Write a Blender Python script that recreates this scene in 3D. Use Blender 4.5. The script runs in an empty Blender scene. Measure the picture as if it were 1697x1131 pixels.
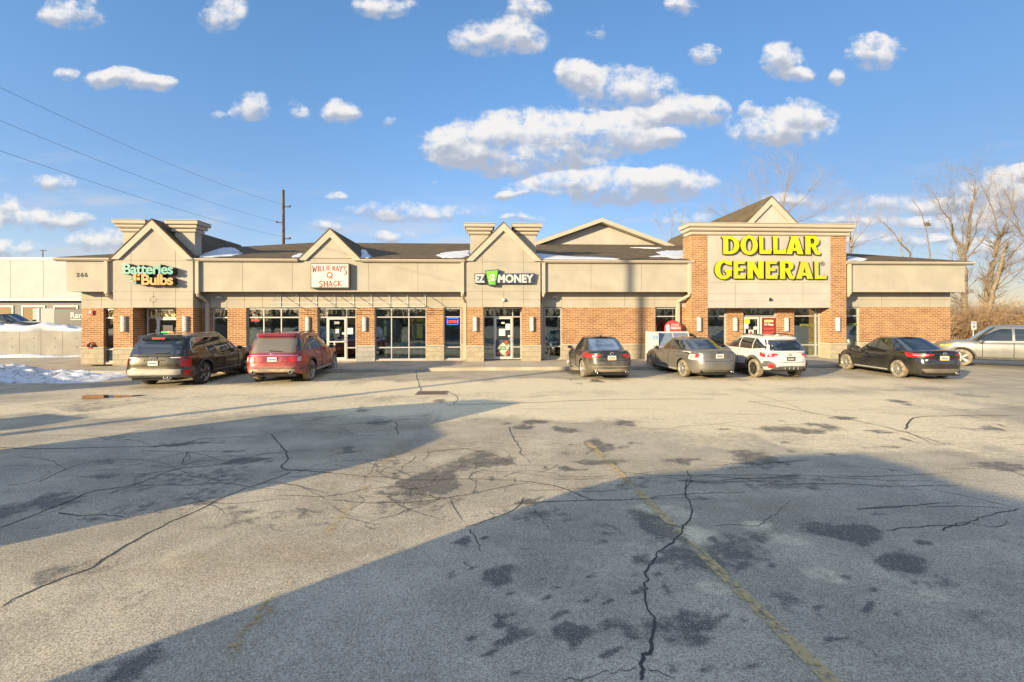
import bpy, bmesh, math, random
import numpy as np
from mathutils import Vector, Matrix
random.seed(7)
R = math.radians
SC = bpy.context.scene
# ------------------------------------------------------------------ camera, sky, sun, exposure
TH = R(3.4); CD = 22.16; CH = 2.25; FPX = 760.0; ROLL = .0028
cam_d = bpy.data.cameras.new("camera"); cam = bpy.data.objects.new("camera", cam_d)
SC.collection.objects.link(cam); SC.camera = cam
cam_d.sensor_width = 36; cam_d.lens = 36*FPX/1697; cam_d.shift_y = -38.5/1697
cam_d.clip_start = .05; cam_d.clip_end = 3000
cam.matrix_world = Matrix.Translation((0, -CD, CH)) @ Matrix.Rotation(-TH, 4, 'Z') @ Matrix.Rotation(R(90), 4, 'X') @ Matrix.Rotation(-ROLL, 4, 'Z')
SUN_AZ, SUN_EL = R(52.4), R(13.2)          # light travels towards this bearing from +Y
SUN_STRENGTH, SKY_STRENGTH, EXPOSURE = 3.7, .101, 1.6
ld = Vector((math.sin(SUN_AZ)*math.cos(SUN_EL), math.cos(SUN_AZ)*math.cos(SUN_EL), -math.sin(SUN_EL)))
sun_d = bpy.data.lights.new("sun", 'SUN'); sun_d.energy = SUN_STRENGTH; sun_d.angle = R(.5); sun_d.color = (1, .79, .46)
sun = bpy.data.objects.new("sun", sun_d); SC.collection.objects.link(sun)
sun.rotation_euler = ld.to_track_quat('-Z', 'Y').to_euler(); sun.location = (-30, -40, 30)
SC.view_settings.view_transform = 'Standard'; SC.view_settings.look = 'None'
SC.view_settings.exposure = EXPOSURE; SC.view_settings.gamma = 1
SC.cycles.max_bounces = 6; SC.cycles.transparent_max_bounces = 10; SC.cycles.use_denoising = True
SC.cycles.caustics_reflective = False; SC.cycles.caustics_refractive = False

class NT:                                   # tiny node-tree helper
    def __init__(s, tree): s.t = tree; s.n = tree.nodes; s.n.clear()
    def add(s, kind, **kw):
        nd = s.n.new(kind)
        for k, v in kw.items():
            if k.startswith('i_'):
                key = k[2:]; key = int(key) if key.isdigit() else key.replace('_', ' ')
                s.put(nd.inputs[key], v)
            else: setattr(nd, k, v)
        return nd
    def put(s, inp, v):
        if isinstance(v, bpy.types.NodeSocket): s.t.links.new(v, inp)
        elif isinstance(v, bpy.types.Node): s.t.links.new(v.outputs[0], inp)
        else:
            if hasattr(inp.default_value, '__len__') and not hasattr(v, '__len__'): v = [v]*len(inp.default_value)
            if hasattr(inp.default_value, '__len__') and len(inp.default_value) == 4 and len(v) == 3: v = (*v, 1)
            inp.default_value = v
    def m(s, op, a, b=None, c=None, clamp=False):
        nd = s.n.new('ShaderNodeMath'); nd.operation = op; nd.use_clamp = clamp
        s.put(nd.inputs[0], a)
        if b is not None: s.put(nd.inputs[1], b)
        if c is not None: s.put(nd.inputs[2], c)
        return nd.outputs[0]
    def v(s, op, a, b=None, out=0):
        nd = s.n.new('ShaderNodeVectorMath'); nd.operation = op; s.put(nd.inputs[0], a)
        if b is not None: s.put(nd.inputs[1], b)
        return nd.outputs[out]
    def mix(s, f, a, b, mode='MIX'):
        nd = s.n.new('ShaderNodeMixRGB'); nd.blend_type = mode
        s.put(nd.inputs[0], f); s.put(nd.inputs[1], a); s.put(nd.inputs[2], b); return nd.outputs[0]
    def ss(s, x, a, b):                     # smoothstep
        nd = s.n.new('ShaderNodeMapRange'); nd.interpolation_type = 'SMOOTHSTEP'
        s.put(nd.inputs[0], x); nd.inputs[1].default_value = a; nd.inputs[2].default_value = b; return nd.outputs[0]
    def noise(s, vec, scale, detail=4, rough=.55, dist=0, dim='3D'):
        nd = s.n.new('ShaderNodeTexNoise'); nd.noise_dimensions = dim; s.put(nd.inputs['Vector'], vec)
        nd.inputs['Scale'].default_value = scale; nd.inputs['Detail'].default_value = detail
        nd.inputs['Roughness'].default_value = rough; nd.inputs['Distortion'].default_value = dist; return nd.outputs[0]

# ---- world: Nishita sky with a bank of cumulus by direction
W = bpy.data.worlds.new("World"); SC.world = W; W.use_nodes = True
W.cycles.sampling_method = 'MANUAL'; W.cycles.sample_map_resolution = 512
def build_world():
    t = NT(W.node_tree)
    sky = t.add('ShaderNodeTexSky', sky_type='NISHITA', sun_disc=False, sun_elevation=SUN_EL, sun_rotation=SUN_AZ+math.pi,
                air_density=1.0, dust_density=.3, ozone_density=2.0)
    hs = t.add('ShaderNodeHueSaturation', i_Saturation=1.07, i_Value=.96, i_Color=sky)
    g = t.add('ShaderNodeTexCoord').outputs['Generated']
    el = t.v('DOT_PRODUCT', g, (0, 0, 1), 1)
    skyc = t.mix(t.ss(el, .0, .55), (.68, .61, .72), (.76, .89, 1.0))         # haze near the horizon is less bright than the model's
    az = t.m('SUBTRACT', 1, t.m('MULTIPLY', t.m('MULTIPLY', t.ss(t.v('DOT_PRODUCT', g, (math.cos(TH), -math.sin(TH), 0), 1), -.3, .75), t.m('ADD', .5, t.m('MULTIPLY', t.ss(el, .75, .05), .5))), .46))
    skyc = t.mix(1, skyc, az, 'MULTIPLY')
    skyc = t.mix(1, hs.outputs[0], skyc, 'MULTIPLY')
    rt = (math.cos(TH), -math.sin(TH), 0); fw = (math.sin(TH), math.cos(TH), 0)
    zz = t.v('DOT_PRODUCT', g, fw, 1); xr = t.v('DOT_PRODUCT', g, rt, 1); up = t.v('DOT_PRODUCT', g, (0, 0, 1), 1)
    zc = t.m('MAXIMUM', zz, .05)
    u = t.m('DIVIDE', xr, zc); w = t.m('DIVIDE', up, zc)
    uw = t.add('ShaderNodeCombineXYZ', i_0=u, i_1=w).outputs[0]
    warp = t.add('ShaderNodeTexNoise', noise_dimensions='2D', i_Vector=uw, i_Scale=9, i_Detail=5).outputs[1]
    uww = t.v('ADD', uw, t.v('MULTIPLY', t.v('SUBTRACT', warp, (.5, .5, .5)), (.045, .035, 0)))
    blobs = [(128, 18, 62, 32, 1), (95, 26, 40, 14, .7), (370, 20, 46, 36, .9), (640, 10, 55, 26, .8), (822, 62, 95, 36, 1.05), (872, 18, 55, 26, .8), (1130, 10, 32, 22, .9),
             (112, 122, 22, 14, .8), (200, 128, 62, 20, 1), (258, 138, 34, 18, 1), (417, 176, 44, 25, 1), (360, 184, 20, 9, .6), (498, 186, 20, 22, .65), (565, 184, 36, 26, 1),
             (645, 202, 18, 10, .5), (960, 125, 48, 30, 1), (1040, 150, 105, 46, 1), (1150, 185, 62, 30, 1), (1080, 195, 60, 20, .8),
             (775, 240, 105, 42, 1.3), (900, 226, 190, 52, 1.5), (1000, 225, 110, 40, 1.3), (880, 268, 170, 30, 1.2), (1115, 233, 34, 22, .9),
             (1020, 312, 178, 34, 1.4), (1110, 305, 85, 30, 1.2), (930, 300, 80, 18, 1), (690, 350, 128, 19, 1), (640, 392, 60, 14, .75), (875, 360, 45, 10, .8),
             (1300, 100, 42, 36, 1), (1325, 125, 30, 16, .7), (1455, 92, 60, 38, 1), (1440, 70, 40, 18, .8), (1390, 131, 17, 12, .9), (1170, 90, 28, 20, .9), (990, 54, 20, 18, .7),
             (1290, 218, 98, 42, 1.1), (1335, 190, 55, 30, .9), (1250, 185, 30, 16, .6), (82, 303, 44, 18, .9), (20, 336, 22, 22, .9), (72, 366, 95, 20, 1), (20, 352, 60, 20, .8), (20, 410, 70, 18, .8),
             (180, 395, 80, 22, .6), (560, 325, 20, 7, .5), (850, 323, 30, 8, .6), (720, 305, 16, 7, .5), (545, 375, 40, 10, .5), (1500, 340, 170, 16, .9), (1440, 365, 120, 12, .7), (1560, 372, 150, 18, .8), (1670, 320, 85, 46, 1.1),
             (1600, 350, 90, 26, .9), (1700, 290, 60, 18, 1), (1480, 400, 150, 14, .6), (1250, 390, 90, 22, .7), (1130, 360, 60, 22, .5), (1650, 420, 90, 26, .7), (1300, 330, 60, 14, .5),
             (-200, 330, 160, 40, 1), (-120, 120, 120, 40, 1), (1900, 200, 150, 50, 1), (1980, 380, 200, 30, 1)]
    tot = None; wy = None
    for cx, cy, rx, ry, s in blobs:
        d = t.v('MULTIPLY', t.v('SUBTRACT', uww, ((cx-848.5)/FPX, (527-cy)/FPX, 0)), (FPX/rx/1.05, FPX/ry/1.05, 0))
        q = t.v('DOT_PRODUCT', d, d, 1)
        f = t.m('MULTIPLY', t.m('MAXIMUM', t.m('SUBTRACT', 1, q), 0), s)
        dy = t.m('MULTIPLY', t.v('DOT_PRODUCT', d, (0, 1, 0), 1), f)
        tot = f if tot is None else t.m('ADD', tot, f)
        wy = dy if wy is None else t.m('ADD', wy, dy)
    sc = t.v('MULTIPLY', uw, (1, 1.25, 1))
    def puff(v, det):                        # billows: large noise carrying rounded small ones
        big = t.noise(v, 8.0, det, .56, 0, '2D')
        vo = t.add('ShaderNodeTexVoronoi', feature='F1', voronoi_dimensions='2D', i_Vector=t.v('ADD', v, t.v('MULTIPLY', warp, (.06, .06, 0))), i_Scale=21, i_Detail=1.0, i_Roughness=.5).outputs[0]
        return t.m('MULTIPLY', big, 2.3), t.m('MULTIPLY', t.m('SUBTRACT', .42, vo), .42)
    b1, v1 = puff(sc, 6); b2, v2 = puff(t.v('ADD', sc, (-.012, .026, 0)), 4)     # the same field a little towards the light
    n3 = t.noise(sc, 30, 6, .68, 0, '2D')
    fld = t.m('ADD', t.m('MULTIPLY', t.m('MINIMUM', tot, 1.0), .92), t.m('SUBTRACT', t.m('ADD', b1, v1), 1.07))
    fld = t.m('ADD', fld, t.m('MULTIPLY', t.m('SUBTRACT', n3, .5), 1.7))
    al = t.ss(fld, -.02, 1.05)
    al = t.m('MULTIPLY', al, t.ss(tot, .0, .35))
    al = t.m('MULTIPLY', al, t.ss(zz, .05, .2))
    hz = t.noise(t.v('MULTIPLY', uw, (1, 5.5, 1)), 3.2, 5, .6, 0, '2D')
    hz = t.m('MULTIPLY', t.m('MULTIPLY', t.ss(hz, .44, .72), t.ss(el, .30, .10)), t.m('MULTIPLY', t.ss(zz, .05, .2), .85))
    skyc = t.mix(hz, skyc, (2.1, 2.2, 2.45))
    yy = t.m('DIVIDE', wy, t.m('MAXIMUM', tot, .05))
    lit = t.m('ADD', t.m('MULTIPLY', t.m('SUBTRACT', b1, b2), 1.1), t.m('ADD', t.m('MULTIPLY', yy, 1.6), t.m('MULTIPLY', t.m('SUBTRACT', v1, v2), .6)))
    lit = t.m('ADD', lit, t.m('MULTIPLY', t.m('SUBTRACT', n3, .5), .5))
    lit = t.m('SUBTRACT', t.m('ADD', lit, .72), t.m('MULTIPLY', t.ss(fld, .6, 1.4), .25), clamp=True)
    cc = t.mix(t.ss(lit, .05, .95), (1.5, 1.66, 2.0), (3.05, 2.98, 2.92))
    col = t.mix(t.m('MULTIPLY', al, .97), skyc, cc)
    # unseen bright cloud overhead and behind the camera, added to fill the shade
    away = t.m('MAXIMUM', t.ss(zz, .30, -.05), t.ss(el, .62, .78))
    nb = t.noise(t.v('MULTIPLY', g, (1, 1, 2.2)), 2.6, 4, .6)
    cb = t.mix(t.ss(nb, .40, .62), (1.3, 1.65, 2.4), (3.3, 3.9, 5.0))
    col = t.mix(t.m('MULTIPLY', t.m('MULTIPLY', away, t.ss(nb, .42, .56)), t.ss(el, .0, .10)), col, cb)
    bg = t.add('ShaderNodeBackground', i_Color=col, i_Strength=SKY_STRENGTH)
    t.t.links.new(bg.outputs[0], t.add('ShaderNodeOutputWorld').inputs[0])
build_world()

# ------------------------------------------------------------------ helpers
def ray(px, py):
    a = (px-848.5)/FPX; b = (py-527)/FPX
    a, b = a-ROLL*b, b+ROLL*a
    return Vector((a*math.cos(TH)+math.sin(TH), -a*math.sin(TH)+math.cos(TH), -b))
def atY(px, py, Y):
    d = ray(px, py); k = (Y+CD)/d.y; return Vector((d.x*k, Y, CH+d.z*k))
def atG(px, py, z=0.0):
    d = ray(px, py); k = (z-CH)/d.z; return Vector((d.x*k, -CD+d.y*k, z))
def X(px, Y=0.0, py=527): return atY(px, py, Y).x
def Zp(px, py, Y=0.0): return atY(px, py, Y).z
CFR = lambda xr, z: Vector((xr*math.cos(TH)+z*math.sin(TH), -CD-xr*math.sin(TH)+z*math.cos(TH), 0))   # camera-frame ground point

def link(o, parent=None):
    SC.collection.objects.link(o)
    if parent is not None: o.parent = parent
    return o
def tag(o, label=None, cat=None, group=None, kind=None):
    if label: o['label'] = label
    if cat: o['category'] = cat
    if group: o['group'] = group
    if kind: o['kind'] = kind
    return o
def thing(name, label, cat, loc=(0, 0, 0), rz=0, group=None):
    o = bpy.data.objects.new(name, None); link(o); o.location = loc; o.rotation_euler = (0, 0, rz)
    o.empty_display_size = .3
    return tag(o, label, cat, group)

class MB:
    def __init__(s): s.v = []; s.f = []; s.mi = []; s.sm = []
    def face(s, pts, m=0, smooth=False):
        k = len(s.v); s.v += [tuple(p) for p in pts]; s.f.append(tuple(range(k, k+len(pts)))); s.mi.append(m); s.sm.append(smooth)
    def mesh(s, vs, fs, m=0, smooth=False):
        k = len(s.v); s.v += [tuple(p) for p in vs]
        for i, f in enumerate(fs):
            s.f.append(tuple(k+q for q in f)); s.mi.append(m[i] if isinstance(m, list) else m); s.sm.append(smooth)
    def box(s, x0, x1, y0, y1, z0, z1, m=0):
        v = [(x, y, z) for z in (z0, z1) for y in (y0, y1) for x in (x0, x1)]
        s.mesh(v, [(0, 2, 3, 1), (4, 5, 7, 6), (0, 1, 5, 4), (2, 6, 7, 3), (0, 4, 6, 2), (1, 3, 7, 5)], m)
    def prism(s, poly, fn0, fn1, m=0):       # poly -> two mapped copies joined
        n = len(poly); a = [fn0(*p) for p in poly]; b = [fn1(*p) for p in poly]
        fs = [tuple(range(n)), tuple(reversed(range(n, 2*n)))]+[(i, i+n, (i+1) % n+n, (i+1) % n) for i in range(n)]
        s.mesh(a+b, fs, m)
    def pxz(s, poly, y0, y1, m=0): s.prism(poly, lambda x, z: (x, y0, z), lambda x, z: (x, y1, z), m)
    def pyz(s, poly, x0, x1, m=0): s.prism(poly, lambda y, z: (x0, y, z), lambda y, z: (x1, y, z), m)
    def tube(s, pts, r, n=8, m=0, smooth=True, caps=True):
        pts = [Vector(p) for p in pts]; N = len(pts)
        rr = r if isinstance(r, (list, tuple)) else [r]*N
        vs = []; ref = Vector((0, 0, 1))
        for i, p in enumerate(pts):
            d = (pts[min(i+1, N-1)]-pts[max(i-1, 0)])
            d = d.normalized() if d.length > 1e-9 else Vector((0, 0, 1))
            q = ref if abs(d.z) < .93 else Vector((1, 0, 0))
            a = d.cross(q).normalized(); b = d.cross(a)
            for k in range(n):
                an = 2*math.pi*k/n; vs.append(p+(a*math.cos(an)+b*math.sin(an))*rr[i])
        fs = [(i*n+k, i*n+(k+1) % n, (i+1)*n+(k+1) % n, (i+1)*n+k) for i in range(N-1) for k in range(n)]
        s.mesh(vs, fs, m, smooth)
        if caps: s.mesh(vs[:n], [tuple(range(n))], m); s.mesh(vs[-n:], [tuple(range(n))], m)
    def lathe(s, prof, n=24, M=None, m=0, smooth=True):      # prof: (r, h) about local Z
        vs = []
        for r_, h in prof:
            for k in range(n):
                an = 2*math.pi*k/n; p = Vector((r_*math.cos(an), r_*math.sin(an), h)); vs.append(M @ p if M else p)
        fs = [(i*n+k, i*n+(k+1) % n, (i+1)*n+(k+1) % n, (i+1)*n+k) for i in range(len(prof)-1) for k in range(n)]
        s.mesh(vs, fs, m, smooth)
    def build(s, name, mats, parent=None, bevel=0, fix=True, weld=False):
        me = bpy.data.meshes.new(name); me.from_pydata(s.v, [], s.f)
        mats = mats if isinstance(mats, (list, tuple)) else [mats]
        for q in mats: me.materials.append(q)
        me.polygons.foreach_set('material_index', s.mi); me.polygons.foreach_set('use_smooth', s.sm)
        if fix or weld:
            bm = bmesh.new(); bm.from_mesh(me)
            if weld: bmesh.ops.remove_doubles(bm, verts=bm.verts, dist=1e-4)
            if fix: bmesh.ops.recalc_face_normals(bm, faces=bm.faces)
            bm.to_mesh(me); bm.free()
        me.update(); o = bpy.data.objects.new(name, me); link(o, parent)
        if bevel:
            b = o.modifiers.new('bevel', 'BEVEL'); b.width = bevel; b.segments = 2; b.limit_method = 'ANGLE'; b.angle_limit = R(40)
        return o

def text_mb(mb, body, M, size, m=0, depth=.02, offset=0, align='CENTER', spacing=1, sx=1):
    cu = bpy.data.curves.new('t', 'FONT'); cu.body = body; cu.size = size; cu.extrude = depth/2; cu.offset = offset
    cu.align_x = align; cu.space_character = spacing; cu.resolution_u = 4
    o = bpy.data.objects.new('t', cu); link(o); bpy.context.view_layer.update()
    me = bpy.data.meshes.new_from_object(o.evaluated_get(bpy.context.evaluated_depsgraph_get()))
    Mx = M @ Matrix.Diagonal((sx, 1, 1, 1))
    mb.mesh([Mx @ v.co for v in me.vertices], [tuple(p.vertices) for p in me.polygons], m)
    bpy.data.objects.remove(o); bpy.data.meshes.remove(me); bpy.data.curves.remove(cu)
def FRONT(x, y, z): return Matrix.Translation((x, y, z)) @ Matrix.Rotation(R(90), 4, 'X')     # lettering facing -Y
def outline_mb(mb, rings, M, depth, m=0):       # filled 2-D outlines (holes by even-odd) with thickness
    cu = bpy.data.curves.new('t', 'CURVE'); cu.dimensions = '2D'; cu.fill_mode = 'BOTH'; cu.extrude = depth/2
    for rg in rings:
        sp = cu.splines.new('POLY'); sp.points.add(len(rg)-1); sp.use_cyclic_u = True
        for i, (a, b) in enumerate(rg): sp.points[i].co = (a, b, 0, 1)
    o = bpy.data.objects.new('t', cu); link(o); bpy.context.view_layer.update()
    me = bpy.data.meshes.new_from_object(o.evaluated_get(bpy.context.evaluated_depsgraph_get()))
    mb.mesh([M @ v.co for v in me.vertices], [tuple(p.vertices) for p in me.polygons], m)
    bpy.data.objects.remove(o); bpy.data.meshes.remove(me); bpy.data.curves.remove(cu)

# ------------------------------------------------------------------ materials
def mat(name, fn):
    q = bpy.data.materials.new(name); q.use_nodes = True; t = NT(q.node_tree)
    out = t.add('ShaderNodeOutputMaterial'); fn(t, out); return q
def princ(t, out, **kw):
    b = t.add('ShaderNodeBsdfPrincipled')
    for k, v in kw.items(): t.put(b.inputs[k.replace('_', ' ')], v)
    t.t.links.new(b.outputs[0], out.inputs[0]); return b
def OC(t): return t.add('ShaderNodeTexCoord').outputs['Object']
def bump(t, h, st=.3, d=.01): return t.add('ShaderNodeBump', i_Strength=st, i_Distance=d, i_Height=h).outputs[0]
def simple(name, col, rough=.6, metal=0, var=.12, scale=6, bmp=0, spec=.5):
    def fn(t, o):
        c = OC(t); n = t.noise(c, scale, 5)
        cc = t.mix(t.ss(n, .3, .7), [x*(1-var) for x in col], [min(1, x*(1+var)) for x in col])
        kw = dict(Base_Color=cc, Roughness=rough, Metallic=metal, Specular_IOR_Level=spec)
        if bmp: kw['Normal'] = bump(t, t.noise(c, scale*12, 3), bmp, .01)
        princ(t, o, **kw)
    return mat(name, fn)
def eifs(name, col, dirt=.10):
    def fn(t, o):
        c = OC(t)
        n = t.noise(c, .9, 5); st = t.noise(t.v('MULTIPLY', c, (5, 5, .35)), 1.4, 4)
        cc = t.mix(t.ss(n, .3, .75), [x*(1-dirt) for x in col], [x*(1+dirt*.6) for x in col])
        cc = t.mix(t.m('MULTIPLY', t.ss(st, .55, .85), .28), cc, [col[0]*.66, col[1]*.63, col[2]*.58])
        princ(t, o, Base_Color=cc, Roughness=.85, Specular_IOR_Level=.2, Normal=bump(t, t.noise(c, 140, 2), .25, .004))
    return mat(name, fn)
M_ = {}
M_['eifs'] = eifs('stucco', (.368, .342, .282)); M_['eifs2'] = eifs('stucco_pale', (.405, .382, .343)); M_['trim'] = eifs('trim', (.43, .378, .306), .06)
M_['joint'] = simple('joint_beige', (.20, .155, .11), .9); M_['white_wall'] = eifs('white_panel', (.41, .42, .41), .05)  # joints: their own dark beige colour
def brickfn(t, o):
    c = t.add('ShaderNodeSeparateXYZ', i_0=OC(t))
    v = t.add('ShaderNodeCombineXYZ', i_0=t.m('ADD', c.outputs[0], c.outputs[1]), i_1=c.outputs[2]).outputs[0]
    b = t.add('ShaderNodeTexBrick', i_Vector=v, i_Color1=(.255, .12, .05), i_Color2=(.385, .20, .088), i_Mortar=(.53, .42, .28), i_Scale=1.0,
              i_Mortar_Size=.010, i_Mortar_Smooth=.1, i_Bias=-.1, i_Brick_Width=.295, i_Row_Height=.092)
    n = t.noise(OC(t), 1.2, 4); n2 = t.noise(OC(t), 9, 3)
    cc = t.mix(t.ss(n, .3, .7), b.outputs[0], t.mix(1, b.outputs[0], (.82, .80, .80), 'MULTIPLY'))
    cc = t.mix(t.m('MULTIPLY', t.ss(n2, .5, .8), .3), cc, (.21, .07, .035))
    princ(t, o, Base_Color=cc, Roughness=.85, Specular_IOR_Level=.2, Normal=bump(t, b.outputs[1], -.6, .008))
M_['brick'] = mat('brick', brickfn)
def stonefn(cols, nm):
    def fn(t, o):
        c = t.add('ShaderNodeSeparateXYZ', i_0=OC(t))
        v = t.add('ShaderNodeCombineXYZ', i_0=t.m('ADD', c.outputs[0], c.outputs[1]), i_1=t.m('SUBTRACT', c.outputs[2], .15)).outputs[0]
        vd = t.v('ADD', v, t.v('MULTIPLY', t.add('ShaderNodeTexNoise', i_Vector=v, i_Scale=2.).outputs[1], (.05, .03, 0)))
        b = t.add('ShaderNodeTexBrick', i_Vector=vd, i_Color1=cols[0], i_Color2=cols[1], i_Mortar=cols[2], i_Scale=1.0, i_Mortar_Size=.008, i_Brick_Width=.48, i_Row_Height=.235, squash=.7, squash_frequency=3)
        n = t.noise(OC(t), 5, 6, .65)
        cc = t.mix(t.m('MULTIPLY', t.ss(n, .4, .75), .5), b.outputs[0], [x*.62 for x in cols[0]])
        princ(t, o, Base_Color=cc, Roughness=.9, Specular_IOR_Level=.2, Normal=bump(t, t.m('ADD', t.m('MULTIPLY', b.outputs[1], -1), n), .6, .02))
    return mat(nm, fn)
M_['stone'] = stonefn(((.38, .33, .245), (.33, .285, .21), (.26, .215, .16)), 'limestone'); M_['greystone'] = stonefn(((.34, .33, .30), (.27, .265, .25), (.2, .19, .18)), 'grey_limestone')
def roofn(t, o):
    c = OC(t); s = t.add('ShaderNodeSeparateXYZ', i_0=c)
    v = t.add('ShaderNodeCombineXYZ', i_0=t.m('ADD', s.outputs[0], t.m('MULTIPLY', s.outputs[2], .13)), i_1=s.outputs[1], i_2=s.outputs[2]).outputs[0]
    b = t.add('ShaderNodeTexBrick', i_Vector=v, i_Color1=(.095, .072, .044), i_Color2=(.15, .115, .07), i_Mortar=(.06, .047, .032), i_Scale=1, i_Mortar_Size=.012, i_Brick_Width=.31, i_Row_Height=.145)
    n = t.noise(c, 1.3, 5); n2 = t.noise(c, 22, 3)
    cc = t.mix(t.ss(n, .35, .7), b.outputs[0], t.mix(1, b.outputs[0], (.75, .75, .78), 'MULTIPLY'))
    cc = t.mix(t.m('MULTIPLY', t.ss(n2, .45, .7), .5), cc, (.17, .135, .085))
    princ(t, o, Base_Color=cc, Roughness=.95, Specular_IOR_Level=.15, Normal=bump(t, t.m('ADD', b.outputs[1], n2), .5, .01))
M_['shingle'] = mat('shingle', roofn)
M_['alu'] = simple('aluminium', (.44, .43, .41), .45, .25, .06); M_['white'] = simple('white_enamel', (.52, .51, .48), .35, 0, .05)
M_['dark'] = simple('black_plastic', (.022, .022, .024), .45); M_['roomdark'] = simple('room_wall', (.24, .23, .19), .9); M_['roomfloor'] = simple('room_floor', (.34, .31, .26), .6)
M_['room2'] = simple('room_partition', (.30, .29, .23), .9)
M_['galv'] = simple('galvanised', (.45, .46, .47), .5, .4); M_['red'] = simple('red_enamel', (.62, .05, .05), .4); M_['bronze'] = simple('bronze_frame', (.12, .09, .06), .5)
def glassfn(tr, gl, rough=.02):
    def fn(t, o):
        c = OC(t)
        lw = t.add('ShaderNodeLayerWeight', i_Blend=.35)
        f = t.m('ADD', t.m('MULTIPLY', lw.outputs[1], .75), gl)
        nb = bump(t, t.noise(c, 1.6, 2), .03, .05)
        g = t.add('ShaderNodeBsdfGlossy', i_Color=(.85, .92, .95), i_Roughness=rough, i_Normal=nb)
        tp = t.add('ShaderNodeBsdfTransparent', i_Color=tr)
        mx = t.add('ShaderNodeMixShader', i_0=t.m('MINIMUM', f, .9)); t.t.links.new(tp.outputs[0], mx.inputs[1]); t.t.links.new(g.outputs[0], mx.inputs[2])
        t.t.links.new(mx.outputs[0], o.inputs[0])
    return fn
M_['glass'] = mat('shop_glass', glassfn((.66, .76, .74), .17))
M_['carglass'] = mat('car_glass', lambda t, o: princ(t, o, Base_Color=(.012, .016, .018), Roughness=.04, Specular_IOR_Level=.9, Coat_Weight=.6, Coat_Roughness=.02))
M_['carglass_lit'] = mat('car_glass_clear', glassfn((.30, .36, .35), .10))
def snowfn(t, o):
    c = OC(t); n = t.noise(c, 3, 6, .65); n2 = t.noise(c, 14, 4)
    dirt = t.m('MULTIPLY', t.ss(t.m('ADD', n, t.m('MULTIPLY', t.m('SUBTRACT', n2, .5), .5)), .50, .68), .8)
    cc = t.mix(dirt, (.58, .60, .64), (.17, .155, .135))
    princ(t, o, Base_Color=cc, Roughness=.7, Specular_IOR_Level=.3, Subsurface_Weight=.0, Normal=bump(t, t.m('ADD', n2, n), .7, .04))
M_['snow'] = mat('snow', snowfn)
M_['snowclean'] = simple('clean_snow', (.52, .54, .58), .7, 0, .04, 3, .5)
def concfn(col):
    def fn(t, o):
        c = OC(t); n = t.noise(c, .7, 6, .6); n2 = t.noise(c, 60, 3); n3 = t.noise(t.v('MULTIPLY', c, (3, 3, .3)), 2, 4)
        cc = t.mix(t.ss(n, .3, .72), [x*.78 for x in col], [x*1.1 for x in col])
        cc = t.mix(t.m('MULTIPLY', t.ss(n2, .4, .7), .25), cc, [x*.6 for x in col])
        cc = t.mix(t.m('MULTIPLY', t.ss(n3, .55, .8), .35), cc, [x*.55 for x in col])
        princ(t, o, Base_Color=cc, Roughness=.9, Specular_IOR_Level=.2, Normal=bump(t, n2, .3, .004))
    return fn
M_['concrete'] = mat('concrete', concfn((.43, .385, .305))); M_['wallconc'] = mat('wall_concrete', concfn((.32, .305, .275)))
M_['wood'] = simple('weathered_wood', (.10, .07, .045), .9, 0, .3, 3, .4)
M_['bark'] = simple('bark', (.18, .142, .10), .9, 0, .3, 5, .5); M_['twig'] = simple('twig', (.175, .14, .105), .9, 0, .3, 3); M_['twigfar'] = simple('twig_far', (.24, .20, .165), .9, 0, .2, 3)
M_['brush'] = simple('dry_brush', (.25, .165, .09), .95, 0, .4, .8); M_['field'] = simple('dead_grass', (.26, .20, .12), .95, 0, .3, .7, .5)
def lit(name, col, st):
    return mat(name, lambda t, o: princ(t, o, Base_Color=[x*.5 for x in col], Roughness=.5, Emission_Color=(*col, 1), Emission_Strength=st))

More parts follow.
